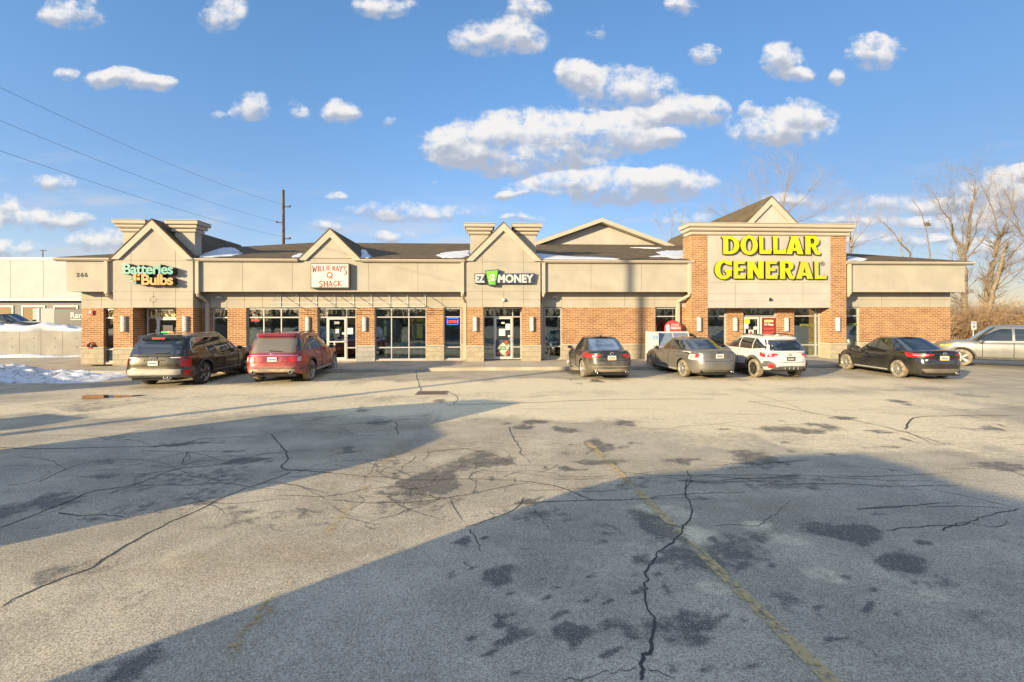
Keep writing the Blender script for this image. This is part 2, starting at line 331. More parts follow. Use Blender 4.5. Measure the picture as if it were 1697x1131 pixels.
# ------------------------------------------------------------------ ground
def ell(px, py, rx, ry):                       # ellipse seen at that place -> ground ellipse
    rx *= .88; ry *= .88; c = atG(px, py); a = atG(px+rx, py); f = atG(px, max(py-ry, 536)); n = atG(px, py+ry)
    return c.x, c.y, max((a-c).length, .02), max(abs(f.y-n.y)/2, .02)
DAMP = [(1690, 900, 40, 20, .4), (835, 962, 42, 24, .9), (985, 868, 38, 17, .55), (900, 850, 60, 20, .55), (1085, 870, 42, 24, .75), (1150, 920, 70, 30, .75), (1230, 905, 70, 28, .6), (1390, 876, 80, 17, 1.0), (1475, 923, 60, 22, .95), (1210, 925, 50, 35, .7),
        (860, 1045, 22, 18, 1.05), (950, 1047, 40, 20, 1.0), (825, 1032, 14, 12, 1.0), (848, 1015, 16, 7, .9), (1000, 1035, 14, 10, .95), (985, 1000, 9, 5, .9), (1010, 998, 14, 6, .9), (1035, 1045, 32, 24, .75), (1130, 1040, 80, 30, .7), (1145, 1065, 50, 9, .85), (905, 950, 10, 6, .9), (935, 940, 8, 4, .9),
        (975, 955, 10, 5, .85), (1060, 930, 15, 14, .85), (1005, 1088, 9, 6, .95), (1020, 1088, 6, 6, .95), (845, 1090, 8, 6, .9), (865, 1120, 8, 5, .9), (1115, 980, 20, 12, .8), (1330, 1005, 70, 30, .5), (1400, 1060, 12, 6, .9), (1460, 1088, 12, 6, .9), (1420, 1062, 20, 10, .7), (1320, 985, 25, 18, .7), (1600, 1010, 60, 25, .4),
        (700, 840, 90, 22, .55), (715, 805, 60, 30, .9), (800, 765, 60, 17, .75), (760, 775, 60, 15, .7), (700, 828, 60, 18, .6), (660, 815, 70, 16, .5), (865, 708, 20, 6, .85), (945, 714, 34, 6, .8), (990, 738, 36, 12, .8), (1000, 765, 60, 7, .8), (940, 750, 20, 5, .6), (1128, 766, 16, 5, .9), (1050, 735, 20, 4, .5),
        (1320, 712, 85, 14, .8), (1230, 760, 60, 16, .75), (1390, 755, 24, 5, .5), (1660, 775, 60, 10, .7), (1640, 712, 60, 8, .5), (1560, 735, 40, 5, .5), (1600, 655, 30, 4, .6), (1460, 740, 50, 5, .5), (170, 790, 40, 9, .7), (225, 792, 18, 5, .8), (410, 765, 60, 8, .8), (355, 790, 80, 14, .5), (60, 840, 70, 20, .7), (240, 845, 90, 20, .5), (570, 742, 22, 5, .8), (580, 750, 20, 4, .8), (320, 735, 60, 5, .7), (300, 800, 120, 30, .5),
        (230, 1095, 45, 26, .85), (120, 945, 80, 22, .55), (250, 990, 60, 18, .3), (380, 870, 80, 16, .45), (340, 880, 60, 14, .3), (500, 850, 70, 14, .5), (560, 820, 40, 10, .4), (1560, 960, 60, 14, .5), (1080, 900, 80, 30, .3), (1290, 800, 80, 16, .55), (1300, 790, 60, 9, .6), (1390, 800, 40, 12, .45), (1050, 800, 60, 20, .5), (1430, 800, 90, 16, .35),
        (980, 632, 22, 4, .8), (955, 617, 26, 4, .9), (1180, 628, 90, 4, .5), (150, 672, 110, 8, .55), (90, 690, 80, 7, .5), (280, 660, 60, 5, .4), (840, 852, 20, 16, .4)]
_r = random.Random(12)
for _ in range(85): DAMP.append((_r.uniform(760, 1500), 890+230*_r.random()**1.0, _r.uniform(3, 12), _r.uniform(2, 7), _r.uniform(.75, 1.05)))
for _ in range(30): DAMP.append((_r.uniform(20, 1650), _r.uniform(660, 880), _r.uniform(8, 34), _r.uniform(1.5, 6), _r.uniform(.5, .9)))
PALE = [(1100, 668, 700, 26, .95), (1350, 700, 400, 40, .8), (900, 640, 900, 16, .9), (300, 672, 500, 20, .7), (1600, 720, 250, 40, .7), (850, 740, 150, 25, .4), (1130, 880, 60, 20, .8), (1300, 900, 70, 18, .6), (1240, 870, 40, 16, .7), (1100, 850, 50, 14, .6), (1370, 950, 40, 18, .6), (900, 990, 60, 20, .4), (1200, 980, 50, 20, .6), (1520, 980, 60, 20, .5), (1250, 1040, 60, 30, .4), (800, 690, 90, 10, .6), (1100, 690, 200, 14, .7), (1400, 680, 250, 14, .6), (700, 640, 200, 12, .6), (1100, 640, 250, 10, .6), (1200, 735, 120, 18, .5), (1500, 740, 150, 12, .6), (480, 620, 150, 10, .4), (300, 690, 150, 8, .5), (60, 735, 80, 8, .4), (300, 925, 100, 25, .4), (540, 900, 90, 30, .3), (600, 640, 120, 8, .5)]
def ground():
    def grade(s0, k, lim, start):
        a = [start]
        while a[-1] < lim: a.append(a[-1]+max(s0, k*(a[-1])))
        return a
    xs = np.concatenate([[-900, -300, -120, -60], np.arange(-34, -12, .3), np.arange(-12, 12, .1), np.arange(12, 34, .3), [60, 120, 300, 900]])
    ds = grade(.045, .018, 25, 1.8)
    ys = np.concatenate([[-900, -300, -100, -50, -30, -24, -21.5], np.array(ds)-CD, [6, 12, 25, 50, 100, 300, 900]])
    gx, gy = np.meshgrid(xs, ys); nx, ny = len(xs), len(ys)
    co = np.stack([gx.ravel(), gy.ravel(), np.zeros(nx*ny)], 1)
    idx = np.arange(nx*ny).reshape(ny, nx)
    q = np.stack([idx[:-1, :-1], idx[:-1, 1:], idx[1:, 1:], idx[1:, :-1]], -1).reshape(-1, 4)
    me = bpy.data.meshes.new('asphalt_lot'); me.from_pydata(co.tolist(), [], q.tolist())
    from mathutils import noise as mn
    wv = np.zeros((nx*ny, 4)); near = np.where((np.abs(co[:, 0]) < 24) & (co[:, 1] > -21) & (co[:, 1] < 0))[0]
    for i in near:
        x, y = co[i, 0], co[i, 1]
        wv[i] = (*mn.noise_vector(Vector((x*1.1, y*1.1, 1)))[:2], *mn.noise_vector(Vector((x*3.6, y*3.6, 5)))[:2])
    def field(L):
        f = np.zeros(nx*ny); rnd = random.Random(2); L = list(L)
        if L is not PALE and len(L) > 40 and L[0][4] < .5:
            for px, py, rx, ry, s in list(L):
                for k in range(rnd.randint(0, 4) if s > .6 else 0):
                    an = rnd.uniform(0, 6.28); q = rnd.uniform(1.1, 1.9); w = rnd.uniform(.12, .35); L.append((px+rx*q*math.cos(an), py+ry*q*math.sin(an), max(rx*w, 4), max(ry*w, 2.5), s*rnd.uniform(.7, 1)))
        for px, py, rx, ry, s in L:
            if py < 545: continue
            cx, cy, a, b = ell(px, py, rx, ry)
            m_ = min(a, b); k1, k2 = min(.9, m_*1.1), min(.35, m_*.55)
            d = ((co[:, 0]-cx+wv[:, 0]*k1+wv[:, 2]*k2)/a)**2+((co[:, 1]-cy+wv[:, 1]*k1+wv[:, 3]*k2)/b)**2
            f = np.maximum(f, s*np.clip(1.25-d*.75, 0, 1))
        return f
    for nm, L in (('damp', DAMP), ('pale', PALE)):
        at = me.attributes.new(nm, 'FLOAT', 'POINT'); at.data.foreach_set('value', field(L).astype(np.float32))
    def fn(t, o):
        c = OC(t)
        A = lambda n: t.add('ShaderNodeAttribute', attribute_name=n).outputs['Fac']
        big = t.noise(c, .16, 5, .6); med = t.noise(c, .9, 6, .62); fine = t.noise(c, 7, 5, .65); st = t.noise(t.v('MULTIPLY', c, (.22, 1.6, 1)), .7, 5, .6)
        grit = t.add('ShaderNodeTexVoronoi', i_Vector=c, i_Scale=135.0); gr = t.add('ShaderNodeSeparateXYZ', i_0=grit.outputs['Color']).outputs[0]
        g2 = t.noise(c, 55, 3, .6)
        base = t.mix(t.ss(med, .32, .7), (.35, .305, .225), (.53, .46, .335))
        base = t.mix(t.m('MULTIPLY', t.ss(big, .4, .7), .4), base, (.52, .47, .38))
        base = t.mix(t.m('MULTIPLY', t.ss(st, .52, .75), .42), base, (.24, .20, .15))
        base = t.mix(t.m('MULTIPLY', t.ss(fine, .5, .8), .35), base, (.24, .22, .19))
        rn = t.noise(t.v('MULTIPLY', c, (.55, 1.1, 1)), .42, 6, .68)
        base = t.mix(t.m('MULTIPLY', t.ss(rn, .52, .72), .55), base, (.33, .245, .145))
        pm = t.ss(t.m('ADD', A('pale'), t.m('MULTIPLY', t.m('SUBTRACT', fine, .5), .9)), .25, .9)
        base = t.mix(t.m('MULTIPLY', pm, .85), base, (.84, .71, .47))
        dm = t.m('ADD', A('damp'), t.m('ADD', t.m('MULTIPLY', t.m('SUBTRACT', fine, .5), 1.5), t.m('ADD', t.m('MULTIPLY', t.m('SUBTRACT', g2, .5), .55), t.m('MULTIPLY', t.m('SUBTRACT', med, .5), .9))))
        wet = t.ss(dm, .30, .80)
        base = t.mix(t.m('MULTIPLY', wet, .84), base, (.10, .092, .08))
        sp = t.ss(t.m('ADD', gr, t.m('MULTIPLY', t.m('SUBTRACT', g2, .5), 1.1)), .12, .62)
        base = t.mix(1, base, t.mix(sp, (.60, .59, .58), (1.10, 1.10, 1.10)), 'MULTIPLY')
        base = t.mix(t.m('MULTIPLY', t.ss(gr, .90, .97), .35), base, (.72, .68, .60))
        h = t.m('ADD', t.m('MULTIPLY', sp, .6), t.m('MULTIPLY', fine, .7))
        b = princ(t, o, Base_Color=base, Roughness=t.m('SUBTRACT', .92, t.m('MULTIPLY', wet, .25)), Specular_IOR_Level=.25, Normal=bump(t, h, .75, .010))
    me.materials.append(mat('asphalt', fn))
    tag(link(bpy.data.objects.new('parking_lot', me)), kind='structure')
ground()
M_['crack'] = simple('crack', (.06, .054, .047), .95, 0, .3, 20)
def cracks():
    mb = MB(); rnd = random.Random(3)
    def strip(pts, w0, w1, jit=.035, z=.004):
        P = [atG(*p) for p in pts]; Q = []; N0 = len(P); ox = oy = 0.; fx = fy = 0.
        for i in range(N0-1):
            p0, p1, p2, p3 = P[max(i-1, 0)], P[i], P[i+1], P[min(i+2, N0-1)]
            dist = math.hypot(p1.x, p1.y+CD); n = max(3, int((p2-p1).length/max(.022, .006*dist)))
            for k in range(n):
                u = k/n; q = .5*((2*p1)+(p2-p0)*u+(2*p0-5*p1+4*p2-p3)*u*u+(3*p1-p0-3*p2+p3)*u**3)
                ox = ox*.93+rnd.gauss(0, jit*.22); oy = oy*.93+rnd.gauss(0, jit*.22); fx = fx*.5+rnd.gauss(0, jit*.12); fy = fy*.5+rnd.gauss(0, jit*.12)
                Q.append(Vector((q.x+ox+fx, q.y+oy+fy, 0)))
        L = []; N = len(Q); ww = 1.
        for i, q in enumerate(Q):
            d = Q[min(i+2, N-1)]-Q[max(i-2, 0)]
            n = Vector((-d.y, d.x, 0)); n = n.normalized() if n.length > 1e-6 else Vector((1, 0, 0))
            ww = ww*.8+.2*rnd.uniform(.2, 1.9); w = .62*(w0+(w1-w0)*i/(N-1))*ww*(.2 if i in (0, N-1) else 1)
            L.append((q+n*w, q-n*w))
        vs = [Vector((p.x, p.y, z)) for ab in L for p in ab]
        mb.mesh(vs, [(2*i, 2*i+1, 2*i+3, 2*i+2) for i in range(N-1)])
    main = [([(1063, 1131), (1070, 1080), (1078, 1030), (1066, 980), (1075, 945), (1100, 910), (1130, 880), (1147, 850), (1138, 815), (1140, 790)], .022, .010),
            ([(850, 834), (940, 832), (1040, 828), (1138, 820), (1200, 818), (1240, 815)], .014, .006), ([(0, 1008), (60, 975), (140, 945), (190, 915), (240, 888), (330, 845), (400, 815), (470, 790), (490, 780)], .016, .012),
            ([(0, 875), (80, 845), (150, 815), (220, 805), (290, 780), (360, 770), (440, 752), (520, 745)], .016, .008), ([(1095, 788), (1200, 790), (1290, 800), (1400, 803), (1480, 808), (1600, 806)], .010, .008),
            ([(230, 804), (330, 803), (420, 797)], .01, .006), ([(0, 742), (120, 743), (280, 739), (340, 728), (450, 720), (500, 706), (540, 690)], .018, .01), ([(450, 720), (463, 735), (478, 760), (470, 778), (530, 782), (620, 790), (700, 797), (820, 795), (900, 803), (960, 820), (985, 832)], .018, .01),
            ([(95, 850), (130, 855), (180, 853), (215, 857)], .018, .006), ([(1180, 872), (1210, 868), (1260, 868), (1310, 833)], .006, .004), ([(1470, 880), (1540, 872), (1600, 865), (1640, 855), (1697, 845)], .012, .008),
            ([(1560, 880), (1600, 868), (1660, 875), (1672, 862)], .012, .004), ([(780, 878), (790, 895), (797, 915)], .012, .004), ([(770, 930), (785, 950)], .009, .003), ([(1140, 780), (1146, 800), (1140, 815)], .008, .008),
            ([(845, 708), (850, 730), (862, 745), (858, 752)], .016, .008), ([(862, 748), (880, 770)], .010, .005), ([(690, 615), (693, 635), (700, 650)], .02, .02), ([(745, 650), (760, 660), (752, 672)], .015, .01), ([(740, 672), (870, 668), (980, 664), (1090, 662), (1190, 662)], .024, .02),
            ([(1240, 665), (1330, 682), (1420, 698), (1500, 716), (1560, 735)], .03, .02), ([(1500, 712), (1520, 693), (1600, 690), (1697, 688)], .03, .02), ([(1500, 715), (1545, 735)], .02, .015), ([(1220, 645), (1300, 668), (1360, 690)], .012, .01),
            ([(550, 830), (640, 835), (740, 828), (830, 808), (880, 800)], .012, .006), ([(650, 832), (680, 845), (740, 862)], .008, .004), ([(745, 830), (760, 850), (768, 865)], .01, .004), ([(870, 825), (850, 845), (790, 870), (765, 876)], .009, .006), ([(885, 843), (905, 865), (920, 885)], .007, .003),
            ([(1195, 590+30), (1250, 640)], .01, .01), ([(400, 640), (470, 620), (530, 600+35)], .01, .008), ([(555, 640), (570, 628), (590, 624)], .012, .006), ([(170, 730), (230, 715), (300, 708)], .012, .006), ([(60, 800), (130, 770), (210, 755)], .012, .006), ([(500, 700), (560, 690), (620, 684)], .012, .008), ([(655, 700), (660, 722)], .02, .012),
            ([(545, 705), (640, 700), (700, 690), (720, 680)], .012, .006), ([(560, 725), (650, 722), (720, 725)], .010, .006), ([(930, 1131), (1060, 1110)], .004, .003), ([(1072, 1110), (1100, 1120), (1120, 1131)], .007, .004), ([(1560, 790), (1640, 800)], .01, .006), ([(1540, 810), (1697, 845)], .008, .005), ([(300, 770), (306, 750), (312, 765)], .01, .005)]
    for p, a, b in main: strip(p, a, b)
    for k in range(42):                        # fine alligator cracking round the worn middle
        x, y = rnd.gauss(700, 110), rnd.gauss(805, 38); p = [(x, y)]; an = rnd.uniform(0, 6.28)
        for _ in range(rnd.randint(2, 5)):
            an += rnd.uniform(-.9, .9); x += 26*math.cos(an); y += 9*math.sin(an); p.append((x, max(y, 690)))
        strip(p, .006, .003, .025)
    for k in range(60):
        x, y = rnd.uniform(0, 900), rnd.uniform(670, 830); p = [(x, y)]; an = rnd.uniform(-.4, .2)
        for _ in range(rnd.randint(2, 5)):
            an += rnd.uniform(-.7, .7); x += 34*math.cos(an); y += 9*math.sin(an); p.append((x, max(y, 640)))
        strip(p, .008, .004, .03)
    for k in range(48):
        x, y = rnd.uniform(800, 1690), rnd.uniform(640, 850); p = [(x, y)]; an = rnd.uniform(-.3, .3)
        for _ in range(rnd.randint(2, 5)):
            an += rnd.uniform(-.5, .5); x += 44*math.cos(an); y += 5*math.sin(an); p.append((x, max(y, 635)))
        strip(p, .010, .004, .03)
    tag(mb.build('asphalt_cracks', M_['crack'], fix=False), kind='structure')
cracks()
def faded(name, col, thr):
    def fn(t, o):
        c = OC(t); n = t.noise(c, 14, 6, .7); n2 = t.noise(c, 1.1, 4)
        f = t.ss(t.m('ADD', n, t.m('MULTIPLY', t.m('SUBTRACT', n2, .5), .8)), thr-.08, thr+.12)
        d = t.add('ShaderNodeBsdfPrincipled', i_Base_Color=col, i_Roughness=.85); tp = t.add('ShaderNodeBsdfTransparent')
        mx = t.add('ShaderNodeMixShader', i_0=t.m('MULTIPLY', f, .85)); t.t.links.new(tp.outputs[0], mx.inputs[1]); t.t.links.new(d.outputs[0], mx.inputs[2]); t.t.links.new(mx.outputs[0], o.inputs[0])
    return mat(name, fn)
M_['yellow'] = faded('faded_yellow_paint', (.52, .39, .18), .46); M_['yellow2'] = faded('worn_yellow_paint', (.46, .32, .13), .555)
def lines():
    for p0, p1, m in (((972, 730), (1400, 1150), 'yellow'), ((664, 734), (330, 1145), 'yellow2')):
        mb = MB(); a, b = atG(*p0, .008), atG(*p1, .008); n = Vector((-(b-a).y, (b-a).x, 0)).normalized()*.055
        mb.face([a+n, b+n, b-n, a-n]); tag(mb.build('parking_line', M_[m]), kind='structure')
lines()
def grate():
    a, b = atG(693, 656), atG(737, 648); g = thing('drain_grate', 'rusty slotted storm drain grate set in the asphalt', 'drain', ((a.x+b.x)/2, (a.y+b.y)/2, 0))
    w, d = .46, .34; mb = MB(); f = MB()
    f.box(-w, w, -d, -d+.06, 0, .012); f.box(-w, w, d-.06, d, 0, .012); f.box(-w, -w+.06, -d+.06, d-.06, 0, .012); f.box(w-.06, w, -d+.06, d-.06, 0, .012)
    rust = simple('rusty_iron', (.22, .16, .11), .8, .2, .3, 20)
    f.build('frame', rust, g); mb.box(-w+.05, w-.05, -d+.05, d-.05, .001, .003); mb.build('sump', M_['dark'], g)
    s = MB()
    for i in range(9): s.box(-w+.09+i*.092, -w+.135+i*.092, -d+.06, d-.06, .003, .012)
    s.build('slats', rust, g)
grate()
def puddle():
    mb = MB(); c = atG(168, 658); rnd = random.Random(5); P = []
    for i in range(28):
        a = 6.283*i/28; r = 1+.22*math.sin(3*a+1)+.12*math.sin(7*a); P.append((c.x+.9*r*math.cos(a), c.y+.36*r*math.sin(a), .005))
    mb.face(P)
    tag(mb.build('puddle', mat('water', lambda t, o: princ(t, o, Base_Color=(.03, .028, .025), Roughness=.03, Specular_IOR_Level=.8))), kind='structure')
puddle()
def walk():
    mb = MB(); x0, x1 = X(138, -2.6), 20.6
    mb.box(x0, x1, -2.55, .9, 0, .15); 
    cb = MB()
    cb.box(x0, x1, -2.72, -2.554, 0, .148)
    tag(mb.build('sidewalk', M_['concrete']), kind='structure'); tag(cb.build('kerb', M_['concrete'], bevel=.02), kind='structure')
    jb = MB(); x = x0+1
    while x < x1: jb.box(x, x+.015, -2.54, -.05, .15, .152); x += 1.52
    tag(jb.build('sidewalk_joints', M_['joint']), kind='structure')
    f = MB(); f.box(24.8, 400, 23, 400, -.2, .006); tag(f.build('field', M_['field']), kind='structure')
    f = MB(); f.box(-400, X(138, 7), 9.2, 400, -.2, 1.15); tag(f.build('upper_lot', M_['wallconc']), kind='structure')
walk()

# ------------------------------------------------------------------ the shopping plaza
YT, YF, YW, YD = 0.0, .10, .68, -.03          # tower fronts, fascia front, wing walls, large store front
ZS, ZB, ZK, ZE, ZG = .15, .86, 2.77, 3.52, 5.05 # sidewalk, stone cap, brick top, soffit, eave
B = thing('shopping_plaza', 'long single storey beige and brick strip mall with gabled shop fronts', 'building', (0, 0, 0))
def pier(mb, x0, x1, y0, y1, stone=2):
    mb.box(x0, x1, y0, y1, ZB+.05, ZK, 0)
    mb.box(x0-.02, x1+.02, y0-.025, y1, ZS-.05, ZB, stone); mb.box(x0-.03, x1+.03, y0-.045, y1, ZB, ZB+.05, 3)
def window(x0, x1, Y, vbars=(), hbars=(), door=None, zb=.19, zt=None, handle=True, glass=None, extra=None):
    zt = zt or ZK-.03; f = MB(); t = .05; y0, y1 = Y, Y+.10; vx = [x0+t/2]+list(vbars)+[x1-t/2]
    f.box(x0, x1, y0, y1, zt-t, zt); 
    for v in vx: f.box(v-t/2, v+t/2, y0, y1, zb, zt-t)
    for a, b in zip(vx, vx[1:]):
        isdoor = door and abs(a-door[0]) < .02
        f.box(a+t/2, b-t/2, y0, y1, zb-.0, zb+(.03 if isdoor else .06))
        for h in hbars:
            if isdoor and h < 2: continue
            f.box(a+t/2, b-t/2, y0+.003, y1-.003, h-.028, h+.028)
    w = f.build('window', M_['alu'], B)
    g = MB(); g.box(x0+.01, x1-.01, Y+.045, Y+.055, zb+.01, zt-.01); p = g.build('pane', glass or M_['glass'], w)
    if door:
        a, b = door; a += t/2+.006; b -= t/2+.006; zd = hbars[0]-.035
        d = MB(); s = .075
        d.box(a, a+s, y0-.012, y0+.035, zb+.02, zd); d.box(b-s, b, y0-.012, y0+.035, zb+.02, zd); d.box(a+s, b-s, y0-.012, y0+.035, zd-s, zd); d.box(a+s, b-s, y0-.012, y0+.035, zb+.02, zb+.14)
        if extra: d.box(a+s, b-s, y0-.008, y0+.03, extra-.03, extra+.03)
        dr = d.build('door', M_['white'], B)
        if handle:
            h = MB(); hx = b-.04; h.tube([(hx, y0-.012, 1.05), (hx-.0, y0-.07, 1.08), (hx-.10, y0-.085, 1.18), (hx, y0-.07, 1.30), (hx, y0-.012, 1.33)], .012, 6); h.build('handle', M_['alu'], dr)
    return w
wing_mats = [M_['brick'], M_['eifs'], M_['stone'], M_['trim'], M_['joint'], M_['greystone']]
GW = YW+.10                                   # glass plane of the wings
def wing(x0, x1, wins, ends=(0, 0), grey=(), bandj=()):
    """wall of one wing: piers between windows, band above"""
    mb = MB(); xs = x0
    for k, (a, b) in enumerate(list(wins)+[(x1, None)]):
        if a-xs > .02: pm_ = MB(); pier(pm_, xs, a, YW, YW+.28, 5 if k in grey else 2); pm_.build('brick_pier', wing_mats, B)
        if b is None: break
        xs = b
    mb.box(x0, x1, YW, YW+.28, ZK, ZE+.1, 1)
    for x in bandj: mb.box(x-.008, x+.008, YW-.003, YW+.01, ZK+.01, ZE, 4)
    mb.box(x0, x1, YW-.003, YW+.01, ZK+.375, ZK+.39, 4)
    for a, b in wins:
        sl = MB(); sl.box(a, b, YW+.02, YW+.27, ZS-.05, .188, 3); sl.build('window_sill', wing_mats, B)
    return mb.build('wall', wing_mats, B)
def fascia(x0, x1, joints, lend=False, rend=False):
    mb = MB(); mb.box(x0, x1, YF, YF+.4, ZE, 4.93, 1)
    if lend: mb.box(x0, x0+.4, YF+.4, 16.2, ZE, 4.93, 1)
    if rend: mb.box(x1-.4, x1, YF+.4, 16.2, ZE, 4.93, 1)
    mb.box(x0+.01, x1-.01, YF+.4, YW+.1, ZE+.012, ZE+.09, 1)     # soffit
    for x in joints: mb.box(x-.009, x+.009, YF-.003, YF+.01, ZE+.01, 4.90, 4)
    mb.box(x0-.003, x1+.003, YF-.012, YF+.02, ZE-.006, ZE+.02, 3)
    return mb.build('fascia', wing_mats, B)
def gutter(x0, x1, lret=False, rret=False):
    mb = MB(); pr = [(YF, 4.90), (YF-.14, 4.93), (YF-.20, 5.0), (YF-.20, ZG), (YF-.17, ZG), (YF, ZG-.02)]
    mb.pyz(pr, x0, x1); mb.build('gutter', M_['trim'], B)
# --- wings
T1a, T1b = X(187.5), X(319.7); T2a, T2b = X(773.4), X(895.6); DGa, DGb = X(1147, YD), X(1402.6, YD)
EL, ER = X(110, YF), X(1599, YF); WL, WR = X(135, YW), X(1575, YW)
wing(WL, T1a, [(X(171.5, YW), T1a)], bandj=[X(168, YW)])
w2 = [(X(351, YW), X(377, YW)), (X(408, YW), X(495.6, YW)), (X(526, YW), X(590, YW)), (X(620.5, YW), X(706.5, YW)), (X(735, YW), X(764, YW))]
wing(T1b, T2a, w2, grey=(3,), bandj=[X(p, YW) for p in (376, 405, 435, 466, 733)])
w3 = [(X(902.5, YW), X(931, YW)), (X(1086, YW), X(1123, YW))]
wing(T2b, DGa, w3, bandj=[X(p, YW) for p in (931, 983, 1035, 1085)])
w4 = [(DGb, X(1426, YW))]
wing(DGb, WR, w4, bandj=[X(p, YW) for p in (1461, 1541)])
H2 = (2.30,); H3 = (2.30, .80); H1 = (2.30, .80)
window(X(171.5, GW), T1a, GW, (), H1)
window(w2[0][0], w2[0][1], GW, (), H1)
window(w2[1][0], w2[1][1], GW, [X(437.2, GW), X(466.2, GW)], H1)
dl, dr_ = X(542, GW), X(574.5, GW); window(w2[2][0], w2[2][1], GW, [dl, dr_], H1, door=(dl, dr_), extra=1.10)
window(w2[3][0], w2[3][1], GW, [X(648.7, GW), X(677.5, GW)], H1)
window(w2[4][0], w2[4][1], GW, (), H1)
window(w3[0][0], w3[0][1], GW, (), H1); window(w3[1][0], w3[1][1], GW, (), H2); window(w4[0][0], w4[0][1], GW, (), H2)
fascia(EL, T1a, [X(174.5, YF)], lend=True); fascia(T1b, T2a, [X(p, YF) for p in (402, 484.5, 611, 692.5)]); fascia(T2b, DGa, [X(p, YF) for p in (979.5, 1063)]); fascia(DGb, ER, [], rend=True)
GH = 1.82; G1 = (T1a+T1b)/2; GW2 = X(548, YF); G2 = (T2a+T2b)/2
gutter(X(87, -.1), G1-GH); gutter(G1+GH, GW2-1.47); gutter(GW2+1.47, G2-GH); gutter(G2+GH, DGa+.12); gutter(DGb, X(1618, -.1))
# shell behind the front walls
sh = MB(); sh.box(WL, WL+.25, YW+.28, 16, ZS-.1, 4.9, 0); sh.box(WR-.25, WR, YW+.28, 16, ZS-.1, 4.9, 0); sh.box(WL+.25, WR-.25, 15.75, 16, ZS-.1, 4.9, 0)
sh.build('side_wall', [M_['brick']], B)
rm = MB(); rm.box(WL+.25, WR-.25, .95, 15.7, .02, .16, 1); rm.box(WL+.25, WR-.25, .97, 15.7, 3.1, 3.2, 0); rm.box(WL+.26, WR-.26, 7.5, 7.6, .16, 3.1, 0)
for px in (345, 520, 770, 1060): rm.box(X(px, 1), X(px, 1)+.12, .99, 7.5, .16, 3.1, 2)
rm.build('interior', [M_['roomdark'], M_['roomfloor'], M_['room2']], B)
# --- roof
def roof_z(y): return ZG+.25*(y+.10)
def mainroof():
    x0, x1, y0, y1 = X(87, -.1), X(1618, -.1), .06, 16.9; rd = (y1-y0)/2; zr = ZG+.04+.25*rd; ym = (y0+y1)/2
    mb = MB(); z0 = ZG+.04; a = (x0, y0, z0); b = (x1, y0, z0); c = (x1, y1, z0); d = (x0, y1, z0); e = (x0+rd, ym, zr); f = (x1-rd, ym, zr)
    mb.face([a, b, f, e]); mb.face([b, c, f]); mb.face([c, d, e, f]); mb.face([d, a, e]); mb.face([a, d, c, b])
    mb.build('roof', M_['shingle'], B, weld=True)
mainroof()
def gable_roof(cx, half, zb, y0, y1, zp=None):
    zp = zp or zb+half; mb = MB(); t = .06; o = .0
    for s in (-1, 1):
        P = [(cx+s*(half+.1), y0, zb-.1), (cx, y0, zp), (cx, y1, zp), (cx+s*(half+.1), y1, zb-.1)]
        Q = [(x, y, z+t) for x, y, z in P]
        mb.mesh(P+Q, [(0, 1, 2, 3), (4, 5, 6, 7), (0, 1, 5, 4), (1, 2, 6, 5), (2, 3, 7, 6), (3, 0, 4, 7)])
    return mb.build('gable_roof', M_['shingle'], B)
def rake(cx, half, zb, y0, w=.27, d=.10, zp=None):
    zp = zp or zb+half; mb = MB(); k = w*1.414
    for s in (-1, 1): mb.pxz([(cx+s*(half+.06), zb-.06), (cx, zp), (cx, zp-k), (cx+s*(half+.06-k*half/(zp-zb)*.97), zb-.06)], y0-d, y0+.02)
    return mb.build('rake_trim', M_['trim'], B)
def gable_face(cx, half, zlow, zb, Y, joints=(), hj=()):
    mb = MB(); mb.pxz([(cx-half, zlow), (cx+half, zlow), (cx+half, zb), (cx, zb+half), (cx-half, zb)], Y, Y+.3, 1)
    for x in joints:
        zt = zb+half-abs(x-cx)-.3; mb.box(x-.009, x+.009, Y-.003, Y+.01, zlow+.01, zt, 4)
    for z in hj: mb.box(cx-half+.01, cx+half-.01, Y-.003, Y+.01, z-.007, z+.007, 4)
    return mb
def cornice(x0, x1, y0, y1, z0, z1, o=.29, name='cornice'):
    mb = MB(); h = (z1-z0)/3
    for k, oo in enumerate((o*.34, o*.68, o)):
        a, b = z0+h*k, z0+h*(k+1)
        P = [(x0-oo, y0-oo), (x1+oo, y0-oo), (x1+oo, y1+oo), (x0-oo, y1+oo)]; q = .05 if k < 2 else .03; Qq = [(x0-oo+q, y0-oo+q), (x1+oo-q, y0-oo+q), (x1+oo-q, y1+oo-q), (x0-oo+q, y1+oo-q)]
        zz = [(a, Qq), (a+.05, P), (b-.035, P), (b-.02, Qq), (b, Qq)]
        vs = [(x, y, z) for z, ring in zz for x, y in ring]
        mb.mesh(vs, [(i*4+j, i*4+(j+1) % 4, (i+1)*4+(j+1) % 4, (i+1)*4+j) for i in range(4) for j in range(4)]+[(0, 1, 2, 3), (16, 17, 18, 19)])
    mb.box(x0-o-.01, x1+o+.01, y0-o-.01, y1+o+.01, z1, z1+.025)
    return mb.build(name, M_['trim'], B)
